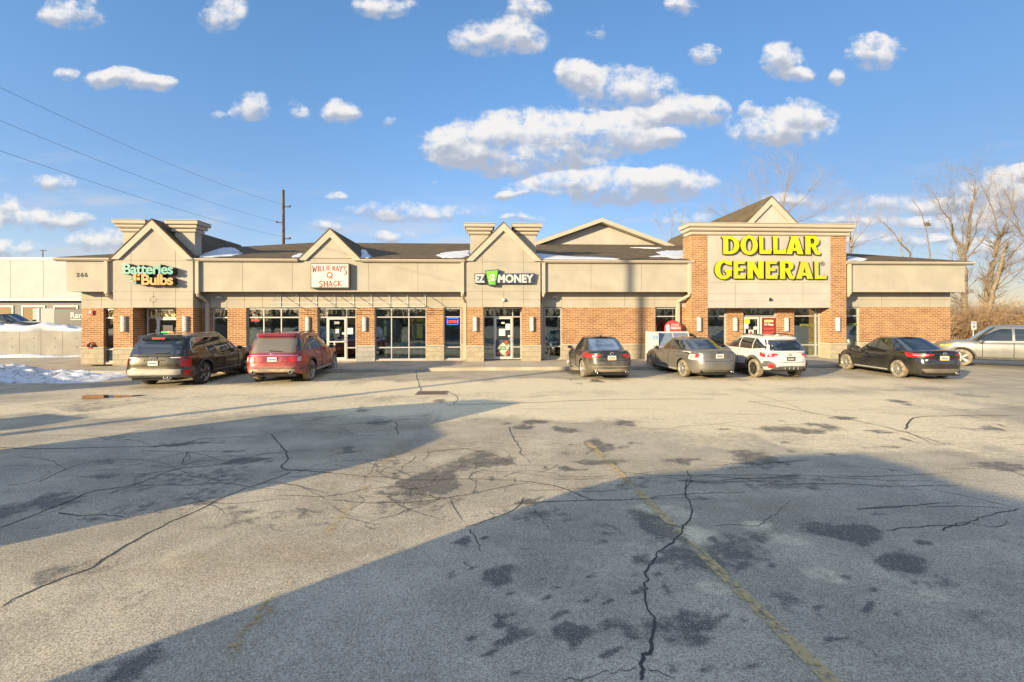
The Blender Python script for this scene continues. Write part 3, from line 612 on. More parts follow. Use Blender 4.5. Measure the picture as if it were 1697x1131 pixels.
def tower(xa, xb, pL, pR, entry, djoints, short, cx):
    half = (xb-xa)/2
    mb = gable_face(cx, half, ZK, ZG, YT, djoints, (4.95, ZE, 3.12))
    mb.box(xa, xa+.25, YT+.3, 1.0, ZK, ZG, 1); mb.box(xb-.25, xb, YT+.3, 1.0, ZK, ZG, 1); mb.box(xa+.25, xb-.25, YT+.3, 1.0, ZK+.003, ZK+.1, 1)
    mb.box(short-.008, short+.008, YT-.004, YT+.01, ZK+.02, ZE-.02, 4)
    if short < -10:
        dz = 3.14
        for (u0, w0), (u1, w1) in (((0, .17), (.17, 0)), ((.17, 0), (0, -.17)), ((0, -.17), (-.17, 0)), ((-.17, 0), (0, .17))): mb.tube([(short+u0, YT-.001, dz+w0), (short+u1, YT-.001, dz+w1)], .009, 4, 4, False)
    mb.build('gable_front', wing_mats, B)
    for a_, b_ in ((xa, pL), (pR, xb)): pm = MB(); pier(pm, a_, b_, YT+.01, 1.0); pm.build('brick_pier', wing_mats, B)
    gable_roof(cx, half, ZG, YT-.12, 7.6); rake(cx, half, ZG, YT)
    for s in (-1, 1):
        a, b = cx+s*.72, cx+s*1.62; a, b = min(a, b), max(a, b); zt = Zp(795, 370, .1); zb_ = Zp(795, 387.5, .1)
        p = MB(); p.box(a, b, .40, .92, 4.6, zb_); p.build('pylon', M_['eifs'], B)
        cornice(a, b, .40, .92, zb_, zt)
tower(T1a, T1b, X(219.6), X(291.6), None, [X(217.3), X(291)], X(254.5), G1)
tower(T2a, T2b, X(801), X(865.6), None, [X(799.6), X(867.7)], X(834.5), G2)
YE = .70
dl, dr_ = X(260.5, YE), X(293, YE); window(X(243.5, YE), X(291.6)+.03, YE, [dl, ], (2.30, .80), door=(dl, X(291.6)), handle=False)
YE2 = .62
dl, dr_ = X(819, YE2), X(849.5, YE2); window(X(801), X(865.6), YE2, [dl, dr_], (2.30, .80), door=(dl, dr_), extra=1.12)
# small middle gable, flush with the fascia
gm = gable_face(GW2, 1.40, 4.93, ZG+.02, YF-.004, (), ()); gm.build('gable_front', wing_mats, B)
gable_roof(GW2, 1.42, ZG, YF-.12, 6.0); rake(GW2, 1.42, ZG, YF-.004)
# --- large brick store front
def bigstore():
    pa, pb = X(1173, YD), X(1376.3, YD); zt = 6.32; zp = ZK-.06; YR = .60
    mb = MB()
    for a, b in ((DGa, pa), (pb, DGb)):
        mb = MB(); mb.box(a, b, YD, 1.0, ZB+.05, zt, 0); mb.box(a-.02, b+.02, YD-.025, 1.0, ZS-.05, ZB, 2); mb.box(a-.03, b+.03, YD-.045, 1.0, ZB, ZB+.05, 3); mb.build('brick_pier', wing_mats, B)
    mb = MB(); mb.box(pa+.002, pb-.002, .905, .998, 4.5, zt, 0); mb.build('parapet_back', wing_mats, B)
    m2 = MB(); m2.box(pa, pb, YD-.01, .90, zp, zt, 6)
    for px in (1218.5, 1330.5): m2.box(X(px, YD)-.008, X(px, YD)+.008, YD-.013, YD, zp+.02, 3.98, 4)
    for z in (3.98, 3.42, 3.05): m2.box(pa+.02, pb-.02, YD-.0125, YD, z-.006, z+.006, 4)
    m2.build('sign_panel', wing_mats+[M_['eifs2']], B)
    m3 = MB()
    for a, b in ((1204.5, 1232), (1288, 1316)): m3 = MB(); m3.box(X(a, YR), X(b, YR), YR, .95, ZB+.05, zp, 0); m3.box(X(a, YR)-.01, X(b, YR)+.01, YR-.02, .95, ZS-.05, ZB, 2); m3.build('brick_pier', wing_mats, B)
    g = YR+.10
    window(pa, X(1204.5, YR), g, (), (2.30,), zt=zp); window(X(1316, YR), pb, g, [X(1354.5, YR)], (2.30, .80), zt=zp)
    xl, xm, xr = X(1232, YR), X(1260, YR), X(1288, YR)
    window(xl, xr, g, (), (2.30,), zt=zp)
    for a, b in ((xl+.06, xm-.03), (xm+.03, xr-.06)):
        d = MB(); s = .08; y0 = g-.05
        d.box(a, a+s, y0, y0+.04, .2, 2.25); d.box(b-s, b, y0, y0+.04, .2, 2.25); d.box(a+s, b-s, y0, y0+.04, 2.15, 2.25); d.box(a+s, b-s, y0, y0+.04, .2, .36)
        d.build('door', M_['white'], B)
    cornice(DGa, DGb, YD, .60, zt, 6.88, .29)
    cx = X(1278, .7); half = 1.75; zp_ = Zp(1278.5, 327, .7); zb = zp_-half
    f = gable_face(cx, half, zb-.4, zb, .72); f.build('gable_front', [M_['eifs2']]*7, B)
    rake(cx, half, zb, .72); gable_roof(cx, half+.0, zb, .60, 13.5, zp_)
bigstore()
# --- wide rear gable above the roof
def rear():
    Y = 8.0; zb = Zp(1000, 413, Y); pk = atY(997.5, 361.5, Y); L = atY(884, 396, Y); Rr = atY(1126, 408, Y)
    sl = .36; xl, xr = L.x, Rr.x+.2; mb = MB()
    mb.pxz([(xl+.6, zb-1.0), (xr-.6, zb-1.0), (xr-.6, pk.z-sl*(xr-.6-pk.x)-.3), (pk.x, pk.z-.3), (xl+.6, pk.z-sl*(pk.x-xl-.6)-.3)], Y+.55, Y+.8); mb.build('rear_gable', M_['eifs2'], B)
    r = MB(); 
    for s, xe in ((-1, xl), (1, xr)):
        ze = pk.z-sl*abs(xe-pk.x)
        r.pxz([(pk.x, pk.z), (xe, ze), (xe, ze-.26), (pk.x, pk.z-.26)], Y, Y+.16, 1)
        P = [(pk.x, Y+.16, pk.z-.02), (xe, Y+.16, ze-.02), (xe, 15.5, ze-.02), (pk.x, 15.5, pk.z-.02)]
        r.mesh(P+[(x, y, z+.05) for x, y, z in P], [(0, 1, 2, 3), (4, 5, 6, 7), (0, 1, 5, 4), (1, 2, 6, 5), (2, 3, 7, 6), (3, 0, 4, 7)], 0)
        P = [(pk.x, Y+.16, pk.z-.27), (xe, Y+.16, ze-.27), (xe, Y+.6, ze-.27), (pk.x, Y+.6, pk.z-.27)]; r.mesh(P+[(x, y, z+.1) for x, y, z in P], [(0, 1, 2, 3), (4, 5, 6, 7), (0, 1, 5, 4), (1, 2, 6, 5), (2, 3, 7, 6), (3, 0, 4, 7)], 1)
    r.build('rear_gable_roof', [M_['shingle'], M_['trim']], B)
rear()
# --- downspouts
def spout(px, side):
    x = X(px, YF-.06); mb = MB(); w = .075; xw = x+side
    mb.box(x-w, x+w, YF-.125, YF-.004, 3.42, 4.92)
    pts = [(x, YF-.06, 3.44), (x, YF-.02, 3.34), (x+side*.5, (YF+YW)/2-.04, 3.2), (xw, YW-.075, 3.04), (xw, YW-.075, 2.92)]
    mb.tube(pts, [w]*5, 8, 0, False); mb.box(xw-w, xw+w, YW-.14, YW-.02, .2, 2.98); mb.build('downspout', M_['trim'], B)
spout(177, .10); spout(327.5, .12); spout(766.5, .08); spout(901, -.02); spout(1143, -.36); spout(1407.5, -.06)

# ------------------------------------------------------------------ things fixed to the building
sg = thing('wall_sconce', 'x', 'wall lamp', (0, 0, 0), group='white wall sconces')
def mk_sconce():
    s = MB(); prof = [(-.10, 0), (-.10, -.05), (-.07, -.105), (0, -.125), (.07, -.105), (.10, -.05), (.10, 0)]
    s.prism(prof, lambda x, y: (x, y, 0), lambda x, y: (x, y, .64)); s.build('lamp_shade', M_['white'], sg)
    for z in (-.02, .30, .64): b = MB(); b.prism([(x*1.06, y*1.06) for x, y in prof], lambda x, y: (x, y, z), lambda x, y: (x, y, z+.025)); b.build('band', M_['galv'], sg)
mk_sconce()
def copy_thing(o, loc, label, rz=0):
    c = o.copy(); link(c); c.location = loc; c['label'] = label; c.rotation_euler = (0, 0, rz)
    for ch in list(o.children):
        d = ch.copy(); link(d); d.parent = c
        for g in list(ch.children):
            e = g.copy(); link(e); e.parent = d
    return c
LS = [(204.3, YT, 'white wall sconce on brick pier left of the entrance with gold transom lettering'), (306.5, YT, 'white wall sconce on brick pier right of the entrance with gold transom lettering'),
      (509.7, YW, 'white wall sconce on brick pier left of the door below the red lettered sign box'), (604, YW, 'white wall sconce on brick pier right of the door below the red lettered sign box'),
      (787.5, YT, 'white wall sconce on brick pier left of the door under the dollar bill sign'), (881.5, YT, 'white wall sconce on brick pier right of the door under the dollar bill sign'),
      (1159, YD, 'white wall sconce on the wide brick pier beside the white ice freezer'), (1219, .60, 'white wall sconce on narrow brick pier left of the double doors with posters'),
      (1304, .60, 'white wall sconce on narrow brick pier right of the double doors with posters'), (1389, YD, 'white wall sconce on the brick pier above the black sedan hood')]
for i, (px, Y, lb) in enumerate(LS):
    loc = (X(px, Y-.05), Y-.005, Zp(px, 549, Y)+.02)
    if i == 0: sg.location = loc; sg['label'] = lb
    else: copy_thing(sg, loc, lb)

# awning frame without its cloth
def awning():
    r = thing('awning_frame', 'bare white metal awning frame without its cloth above the barbecue shop windows', 'awning', (X(580, YW), YW, 2.8))
    px = [465.6, 495.3, 525.6, 556, 587, 617, 647, 676.5, 706]; o = Vector(r.location); yo = -.28; mw = M_['white']
    v = MB(); q = MB(); zt, z1, z2 = 3.47, 2.98, 2.80
    for p in px:
        x = X(p, YW); a = MB()
        a.tube([Vector((x, YW-.02, zt))-o, Vector((x, YW-.02, z2))-o], .017, 6); a.tube([Vector((x, YW-.02, zt))-o, Vector((x, yo, z1))-o], .014, 6); a.tube([Vector((x, YW-.02, z2))-o, Vector((x, yo, z2))-o], .010, 6); a.tube([Vector((x, yo, z1))-o, Vector((x, yo, z2))-o], .010, 6)
        a.build('rib', mw, r)
    x0, x1 = X(px[0], YW), X(px[-1], YW)
    for y, z in ((yo, z1), (yo, z2), (YW-.02, z2-.01)):
        a = MB(); a.tube([Vector((x0-.02, y, z))-o, Vector((x1+.02, y, z))-o], .014, 6); a.build('rail', mw, r)
awning()

# ---- signs
def sign_thing(name, label, cat, loc): return thing(name, label, cat, loc)
def letters(sn, name, body, x0, x1, y, zc, capz, face, side, depth, offset=.0, spacing=1.0):
    """raised lettering: coloured face on a dark can, width fitted to x0..x1 (world)"""
    o = Vector(sn.location); probe = MB(); text_mb(probe, body, Matrix.Identity(4), 1, 0, .01, offset/max(capz, .01), 'LEFT', spacing)
    xs = [v[0] for v in probe.v]; zs = [v[1] for v in probe.v]; cap = 0.7; size = capz/cap; sx = (x1-x0)/((max(xs)-min(xs))*size)
    f = MB(); text_mb(f, body, FRONT(x0-o.x-min(xs)*size*sx, y-depth-.006-o.y, zc-capz/2-o.z), size, 0, .012, offset, 'LEFT', spacing, sx); a = f.build(name, face, sn)
    s = MB(); text_mb(s, body, FRONT(x0-o.x-min(xs)*size*sx, y-depth/2-o.y+.01, zc-capz/2-o.z), size, 0, depth, offset+.004, 'LEFT', spacing, sx); s.build('letter_can', side, a)
    return a
M_['teal'] = simple('teal_face', (.045, .25, .215), .4, 0, .04); M_['orange'] = simple('orange_face', (.50, .20, .025), .4, 0, .04); M_['can'] = simple('bronze_can', (.03, .024, .02), .6)
def sign_batteries():
    y = YT-.02; s = sign_thing('wall_sign', 'teal and orange raised letter sign on the left gable', 'shop sign', (X(248), YT, Zp(248, 474)))
    z = lambda py: Zp(248, py); d = .30
    letters(s, 'lettering', 'Batteries', X(204.6, -.3), X(288, -.3), y, z(447), z(439)-z(455)+.01, M_['teal'], M_['can'], d, .018, .93)
    letters(s, 'lettering', 'Bulbs', X(235, -.3), X(288, -.3), y, z(464.5), z(456.5)-z(472.5)+.01, M_['orange'], M_['can'], d, .018, .93)
    o = Vector(s.location); yy = y-d-.006-o.y
    def blk(nm, px0, px1, py0, py1, m):
        b = MB(); b.box(X(px0, -.3)-o.x, X(px1, -.3)-o.x, yy, yy+.29, z(py1)-o.z, z(py0)-o.z); return b.build(nm, m, s, .02)
    blk('plus_mark', 221.5, 227, 454.5, 467, M_['orange']); blk('plus_mark', 227.2, 233, 461, 466, M_['orange']); blk('plus_mark', 228.2, 232.5, 455.5, 459.5, M_['orange'])
    blk('plus_mark', 216.5, 221.3, 461, 465, M_['teal']); blk('plus_mark', 222, 226.8, 467.3, 472, M_['teal']); blk('plus_mark', 217, 221, 466.5, 468.5, M_['white'])
    bk = MB()
    for zz in (447, 464.5): bk.box(X(224)-o.x, X(286)-o.x, -.06, -.02, z(zz)-.06-o.z, z(zz)+.06-o.z)
    bk.build('raceway', M_['can'], s)
sign_batteries()
def sign_q():
    x0, x1 = X(514.5, -.15), X(579, -.15); z0, z1 = Zp(547, 478, -.15), Zp(547, 436.5, -.15); s = sign_thing('wall_sign', 'white sign box with hand painted red lettering under the small gable', 'shop sign', ((x0+x1)/2, YF, z0)); o = Vector(s.location)
    b = MB(); yf = YF-.24-o.y
    b.box(x0-o.x, x1-o.x, yf, -.004, 0, z1-z0); b.build('cabinet', M_['bronze'], s, .01)
    p = MB(); p.box(x0+.05-o.x, x1-.05-o.x, yf-.006, yf, .05, z1-z0-.05); p.build('face_panel', M_['white'], s)
    redp = simple('red_paint', (.72, .11, .05), .6, 0, .25, 30); rnd = random.Random(11)
    L = MB(); Wd = x1-x0; Hh = z1-z0; px = lambda u: x0-o.x+u*Wd; pz = lambda v: v*Hh
    # letters as brush strokes: unit squares, scaled and swung individually
    G = {'W': [[(0, 1), (.22, -.05), (.5, .7), (.74, 0), (1, 1)]], 'I': [[(.5, 1), (.5, 0)]], 'L': [[(.1, 1), (.1, 0), (.9, .05)]], 'E': [[(.9, 1), (.1, 1), (.1, 0), (.9, 0)], [(.1, .5), (.75, .5)]],
         'R': [[(.1, 0), (.1, 1), (.7, .95), (.85, .75), (.6, .52), (.1, .5)], [(.45, .5), (.95, 0)]], 'A': [[(0, 0), (.5, 1), (1, 0)], [(.22, .35), (.8, .35)]], 'Y': [[(0, 1), (.5, .5), (1, 1)], [(.5, .5), (.42, -.05)]],
         "'": [[(.5, 1.0), (.45, .75)]], 'S': [[(.9, .88), (.55, 1), (.15, .85), (.2, .6), (.75, .42), (.9, .18), (.55, -.02), (.1, .1)]], 'H': [[(.08, 1), (.08, 0)], [(.92, 1), (.92, 0)], [(.08, .5), (.92, .5)]],
         'C': [[(.95, .85), (.6, 1), (.15, .75), (.1, .3), (.5, 0), (.95, .2)]], 'K': [[(.1, 1), (.1, 0)], [(.9, 1), (.15, .42), (.95, 0)]],
         'Q': [[(.5+.46*math.cos(a*.524), .52+.48*math.sin(a*.524)) for a in range(13)], [(.52, .35), (1, -.03)]]}
    def put(ch, u, v, w, h, r=.011, lean=0):
        for st in G[ch]:
            st2 = [(px(u+a*w+lean*b*w), yf-.010, pz(v+b*h)) for a, b in st]
            L.tube(st2, r*Wd, 6)
    u = .055
    for i, ch in enumerate("WILLIE"):
        w = {'W': .105, 'I': .035}.get(ch, .06); h = .25-.018*min(i, 4)+.0; put(ch, u, .90-h-.03*0, w, h, .0118); u += w+.022
    u = .565
    for i, ch in enumerate("RAY'S"):
        w = {"'": .015}.get(ch, .068); h = .18+.02*i+(.08 if ch == 'S' else 0); put(ch, u, .89-h, w, h, .0118); u += w+.02
    put('Q', .42, .40, .14, .24, .0125)
    u = .22
    for i, ch in enumerate('SHACK'): put(ch, u, .055+.008*i, .09, .235-.008*i, .0135); u += .122
    L.build('lettering', redp, s, fix=True)
sign_q()
def sign_ez():
    navy = simple('navy_backer', (.035, .05, .10), .5); grn = simple('green_bill', (.15, .50, .03), .45); wht = M_['white']; yb = YT-.02
    s = sign_thing('wall_sign', 'navy backed white letter sign with a green dollar bill on the middle gable', 'shop sign', (X(836), YT, Zp(836, 472))); o = Vector(s.location)
    q = lambda px, py: (X(px, -.2)-o.x, Zp(px, py, -.2)-o.z); d = .16
    def plate(nm, P, m, y0, y1):
        b = MB(); b.prism([q(*p) for p in P], lambda x, z: (x, y0, z), lambda x, z: (x, y1, z)); return b.build(nm, m, s, .008)
    yo = yb-o.y
    plate('backer', [(786, 453.5), (804, 453.5), (804, 470), (787, 470)], navy, yo-d, yo); plate('backer', [(822, 453.5), (886.5, 453), (883, 470), (822, 470)], navy, yo-d, yo)
    plate('bill_backer', [(804, 449), (827, 446.5), (822, 474), (809.5, 473.5)], navy, yo-d-.05, yo); plate('bill', [(805.6, 450.2), (825.5, 448.2), (821, 472.5), (810.8, 472.2)], grn, yo-d-.064, yo-d-.052)
    L = MB()
    for body, a, b, off in (('EZ', 788, 803.5, .022), ('MONEY', 825, 884.5, .022)):
        pr = MB(); text_mb(pr, body, Matrix.Identity(4), 1, 0, .01, .042, 'LEFT', 1.0); xs = [v[0] for v in pr.v]
        capz = .37; size = capz/.72; x0, x1 = X(a, -.2)-o.x, X(b, -.2)-o.x; sx = (x1-x0)/((max(xs)-min(xs))*size)
        text_mb(L, body, FRONT(x0-min(xs)*size*sx, yo-d-.012, q(836, 468)[1]), size, 0, .02, size*.042, 'LEFT', 1.0, sx)
    text_mb(L, '$', FRONT(q(816, 460)[0], yo-d-.075, q(816, 468)[1]-.02), .55, 0, .02, .022); L.build('lettering', wht, s)
sign_ez()
def sign_big():
    yel = simple('yellow_face', (.53, .48, .005), .4, 0, .05, 1.5); yel2 = simple('faded_yellow_face', (.43, .40, .03), .4, 0, .05, 1.5); s = sign_thing('wall_sign', 'two line sign of large yellow slab letters on the brick store front', 'shop sign', (X(1277, YD), YD, Zp(1277, 464, YD))); o = Vector(s.location)
    def arc(cx, cy, rx, ry, a0, a1, n=12): return [(cx+rx*math.cos(R(a0+(a1-a0)*i/n)), cy+ry*math.sin(R(a0+(a1-a0)*i/n))) for i in range(n+1)]
    G = {'D': [[(.0, 1), (.0, .88), (.08, .87), (.10, 0), (.45, 0)]+arc(.45, .5, .55, .5, -90, 90)+[(.45, 1)], [(.36, .16), (.36, .84), (.42, .84)]+arc(.42, .5, .30, .34, 90, -90)],
         'O': [arc(.5, .5, .5, .52, 0, 360, 36)[:-1], arc(.5, .5, .215, .36, 0, 360, 36)[:-1]],
         'L': [[(.02, 1), (.34, 1), (.34, .2), (.86, .2), (.92, .26), (1, .24), (.98, 0), (.06, 0)]],
         'A': [[(.0, 0), (.28, .9), (.26, 1), (.66, 1), (1, 0), (.66, 0), (.61, .18), (.37, .18), (.31, 0)], [(.42, .35), (.56, .35), (.49, .68)]],
         'R': [[(.04, 0), (.04, .9), (0, 1), (.55, 1)]+arc(.58, .73, .34, .27, 90, -60, 9)+[(.68, .46), (.84, .16), (.98, .16), (1, .04), (.9, -.02), (.68, 0), (.42, .42), (.36, .42), (.36, 0)], [(.36, .58), (.36, .86), (.5, .86)]+arc(.5, .72, .12, .14, 90, -90, 8)],
         'G': [[(.97, .72), (.95, 1.0), (.86, .95)]+arc(.5, .5, .5, .52, 52, 322, 24)+[(.95, .1), (.95, .5), (.56, .5), (.56, .36), (.66, .35), (.66, .2)]+arc(.52, .5, .22, .36, 300, 52, 18)],
         'E': [[(0, 0), (0, 1), (.88, 1), (.92, .82), (.36, .82), (.36, .62), (.80, .62), (.80, .42), (.36, .42), (.36, .2), (.9, .2), (1, .26), (.97, 0)]],
         'N': [[(0, 0), (0, 1), (.36, 1), (.68, .46), (.68, 1), (1, 1), (1, 0), (.68, 0), (.32, .56), (.32, 0)]]}
    d = .16
    rows = [('D', 1196.5, 1225.5, 391.5, 421.5, 0), ('O', 1227.5, 1256, 391, 422, 0), ('L', 1258, 1278.5, 391.5, 421, 0), ('L', 1281, 1303, 391.5, 421, 0), ('A', 1303.5, 1331.5, 391.5, 421.5, 0), ('R', 1334, 1360, 391.5, 422, 0),
            ('G', 1184.8, 1214, 431.5, 462.5, 0), ('E', 1216, 1236, 432.5, 462, 1), ('N', 1239, 1265.5, 432.5, 462, 0), ('E', 1269, 1289, 432.5, 462.3, 1), ('R', 1292, 1317, 432.5, 462.5, 0), ('A', 1319.5, 1347.5, 433, 462.5, 1), ('L', 1349.5, 1370, 433, 462.5, 1)]
    for ch, a, b, t_, b_, fd in rows:
        x0, x1 = X(a, YD-d), X(b, YD-d); z1, z0 = Zp(a, t_, YD-d), Zp(a, b_, YD-d)
        k = [[(u*(x1-x0), v*(z1-z0)) for u, v in rg] for rg in G[ch]]
        cxm, czm = (x1-x0)/2, (z1-z0)/2
        f = MB(); outline_mb(f, k, FRONT(x0-o.x, YD-d-.006-o.y, z0-o.z), .012); fo = f.build('letter', [yel, yel2][fd], s)
        c = MB(); outline_mb(c, k, FRONT(x0-o.x+.012, YD-d/2-o.y, z0-o.z-.012), d-.02); c.build('letter_can', M_['can'], fo)
    r = MB(); text_mb(r, '®', FRONT(X(1363, YD)-o.x, YD-.02-o.y, Zp(1363, 441, YD)-o.z), .30, 0, .01); r.build('registered_mark', M_['can'], s)
sign_big()
def digits():
    s = sign_thing('house_number', 'dark bronze street number on the left end fascia', 'number', (X(136, YF), YF, Zp(136, 459, YF))); f = MB()
    text_mb(f, '266', FRONT(0, -.012, 0), .26, 0, .02, .006, 'CENTER', 1.35); f.build('digits', M_['can'], s)
digits()
def dome(px, py, Y, label, col='white'):
    p = atY(px, py, Y); t = thing('security_camera', label, 'camera', p); m = MB()
    m.lathe([(.001, .0), (.10, .0), (.10, .03), (.085, .06)], 16, Matrix.Rotation(R(90), 4, 'X')); m.build('mount', M_['white'], t)
    d = MB(); d.lathe([(.08, .05), (.075, .09), (.05, .125), (.001, .14)], 16, Matrix.Rotation(R(90), 4, 'X')); d.build('dome_lens', M_[col], t)
dome(835, 497.5, YT, 'small white dome camera above the door of the middle gable'); dome(1275, 496.5, YD-.01, 'dark dome camera on the pale panel below the large yellow letters', 'dark')
def em_light(px, py, Y, label):
    p = atY(px, py, Y); t = thing('emergency_light', label, 'emergency light', p, group='emergency lights under the eaves'); m = MB()
    m.box(-.12, .12, -.09, -.002, -.05, .05); m.build('housing', M_['white'], t, .015); h = MB()
    for s in (-1, 1): h.lathe([(.001, -.02), (.045, -.02), (.05, .0), (.04, .035)], 12, Matrix.Translation((s*.09, -.10, -.045)) @ Matrix.Rotation(R(60), 4, 'X'))
    h.build('lamp_head', M_['white'], t)
em_light(364, 493, YW, 'small white twin emergency light under the eave right of the left gable'); em_light(919.5, 492.5, YW, 'small white twin emergency light under the eave right of the middle gable')
def alarm():
    p = atY(152, 518.5, YW); t = thing('fire_alarm', 'red fire alarm horn box on the left end brick pier', 'alarm', p); m = MB(); m.box(-.10, .10, -.08, -.002, -.11, .11); m.build('housing', M_['red'], t, .01)
    l = MB(); l.box(-.04, .04, -.10, -.08, -.02, .07); l.build('strobe_lens', M_['white'], t)
    p = atY(151, 573, YW); t = thing('hose_inlet', 'dark twin fire hose inlet low on the left end brick pier', 'hose inlet', p); m = MB()
    for s in (-1, 1): m.lathe([(.001, .02), (.06, .02), (.06, .12), (.05, .14), (.001, .14)], 12, Matrix.Translation((s*.1, 0, 0)) @ Matrix.Rotation(R(90), 4, 'X'))
    m.box(-.2, .2, -.03, -.003, -.04, .04); m.build('coupling', M_['bronze'], t)
    q = MB(); q.lathe([(.13, -.02), (.16, -.02), (.16, .02), (.13, .02)], 14, Matrix.Translation((0, -.05, .03)) @ Matrix.Rotation(R(90), 4, 'X')); q.build('sign_plate', M_['red'], t)
alarm()
M_['neonred'] = lit('neon_red', (1, .08, .06), 2.2); M_['neonblue'] = lit('neon_blue', (.06, .10, 1), 2.2); M_['ledgreen'] = lit('led_green', (.05, .9, .12), 1.2); M_['ledred'] = lit('led_red', (1, .25, .03), 1.2)
def neon(px, py, Y, w, h, label, border):
    p = atY(px, py, Y); t = thing('open_sign', label, 'neon sign', p, group='neon open signs'); b = MB(); b.box(-w/2, w/2, 0, .03, -h/2, h/2); b.build('backer', M_['dark'], t)
    if border:
        q = MB()
        for e in (-1, 1): q.box(-w/2, w/2, -.015, 0, e*h/2-.025, e*h/2+.025); q.box(e*w/2-.025, e*w/2+.025, -.015, 0, -h/2+.025, h/2-.025)
        q.build('border_tube', M_['neonblue'], t)
    l = MB(); text_mb(l, 'OPEN', FRONT(0, -.006, -h*.22), h*.62, 0, .01, .006, 'CENTER', 1, 1.05); l.build('lettering', M_['neonred'], t)
neon(423, 531, GW+.12, .42, .22, 'red neon open sign without border in the window behind the two SUVs', False); neon(750, 533, GW+.12, .54, .30, 'red neon open sign with blue border in the narrow window left of the middle gable', True)
def posters():
    def card(name, label, cat, px, py, Y, w, h, m): 
        p = atY(px, py, Y); t = thing(name, label, cat, p); b = MB(); b.box(-w/2, w/2, -.004, 0, -h/2, h/2); b.build('sheet', m, t); return t, p
    paper = simple('paper', (.72, .70, .64), .8); gold = simple('gold_vinyl', (.80, .62, .22), .5, 0, .05); drk = simple('dark_red_print', (.22, .025, .02), .5)
    # transom lettering of the left shop
    p = atY(249.5, 521.5, YE+.04); t = thing('window_lettering', 'gold lettering on the transom above the left shop door', 'lettering', p); m = MB(); text_mb(m, 'Light Bulbs', FRONT(0, -.004, -.09), .36, 0, .004, .012, 'LEFT', 1.12); m.build('lettering', gold, t)
    t, p = card('door_panel', 'black sign panel with green and orange lettering on the left shop door', 'sign', 276.5, 548, YE-.004, .56, .50, M_['dark'])
    m = MB(); text_mb(m, 'Batteries', FRONT(-.25, -.010, -.13), .12, 0, .004, .004, 'LEFT'); m.build('lettering', M_['ledgreen'], t); m = MB(); text_mb(m, '+Bulbs', FRONT(.0, -.010, -.13), .12, 0, .004, .004, 'LEFT'); m.build('lettering', M_['ledred'], t)
    # door number of the barbecue shop
    p = atY(558, 535.5, GW-.012); t = thing('door_number', 'white number on the barbecue shop door', 'number', p); m = MB(); text_mb(m, '200', FRONT(0, -.003, -.05), .17, 0, .004, .006); m.build('digits', M_['white'], t)
    for px, py, w, h, l in ((559, 549, .16, .20, 'small white notice in the middle of the barbecue shop door'), (569, 553, .12, .09, 'small white notice by the handle of the barbecue shop door'), (580.5, 549, .26, .30, 'grey notice in the side light of the barbecue shop door')): card('notice', l, 'notice', px, py, GW-.006, w, h, paper)
    for px, py, w, h, l in ((833.5, 535.5, .16, .08, 'small pale notice high on the middle shop door'), (841.5, 542, .22, .30, 'white notice with text at the upper right of the middle shop door'), (832, 551, .30, .34, 'cluster of white hour notices in the middle of the middle shop door'), (843.5, 557.5, .10, .10, 'small white notice beside the handle of the middle shop door')): card('notice', l, 'notice', px, py, YE2-.016, w, h, paper)
    t, p = card('door_poster', 'poster of coloured diamonds on the lower half of the middle shop door', 'poster', 833.5, 577.5, YE2-.016, .74, .82, simple('poster_ground', (.05, .05, .045), .5))
    cols = [(-.22, .28, (.02, .03, .12)), (.16, .28, (.55, .06, .03)), (-.26, .05, (.13, .04, .05)), (.27, .12, (.30, .33, .25)), (.26, -.18, (.50, .05, .05)), (-.2, -.22, (.25, .08, .08)), (.1, -.3, (.40, .30, .20))]
    for i, (x, z, c) in enumerate(cols):
        m = MB(); m.pxz([(x-.11, z), (x, z-.11), (x+.11, z), (x, z+.11)], -.009, -.005); m.build('diamond', simple('print_%d' % i, c, .5), t)
    m = MB(); m.pxz([(-.30, -.0), (0, -.34), (.30, .0), (.0, .30)], -.012, -.009); m.build('diamond', simple('pale_green_print', (.36, .48, .33), .5), t)
    m = MB(); text_mb(m, 'We buy\ngift cards', FRONT(0, -.014, .03), .10, 0, .003, .003); m.build('lettering', M_['dark'], t)
    # big store doors
    t, p = card('door_poster', 'dark red poster with yellow band on the right door of the large store', 'poster', 1274, 541.5, .64, .72, .90, drk)
    m = MB(); m.box(-.24, .24, -.008, -.004, .22, .34); m.build('band', gold, t); m = MB(); text_mb(m, '24 Days', FRONT(0, -.006, .06), .15, 0, .004, .004); m.build('lettering', paper, t)
    m = MB(); m.box(-.27, .27, -.008, -.004, -.16, -.06); m.box(-.27, .27, -.008, -.004, -.36, -.26); m.build('print_lines', simple('red_print', (.45, .07, .05), .5), t)
    card('notice', 'yellow notice on the left door of the large store', 'notice', 1238, 532.5, .64, .28, .26, simple('yellow_card', (.80, .62, .03), .6)); card('notice', 'grey hours notice below the yellow notice on the large store door', 'notice', 1236.5, 540.5, .64, .22, .26, paper)
    t, p = card('notice', 'white card with a red mark on the left door of the large store', 'notice', 1244.5, 551, .64, .28, .26, M_['white']); m = MB(); m.pxz([(-.05, -.08), (.05, -.08), (.06, .0), (0, .09), (-.06, .0)], -.008, -.005); m.build('mark', M_['red'], t)
    card('notice', 'pale card on the right of the left door of the large store', 'notice', 1252, 544, .64, .22, .14, paper)
    m5 = simple('window_strip', (.22, .26, .03), .5)
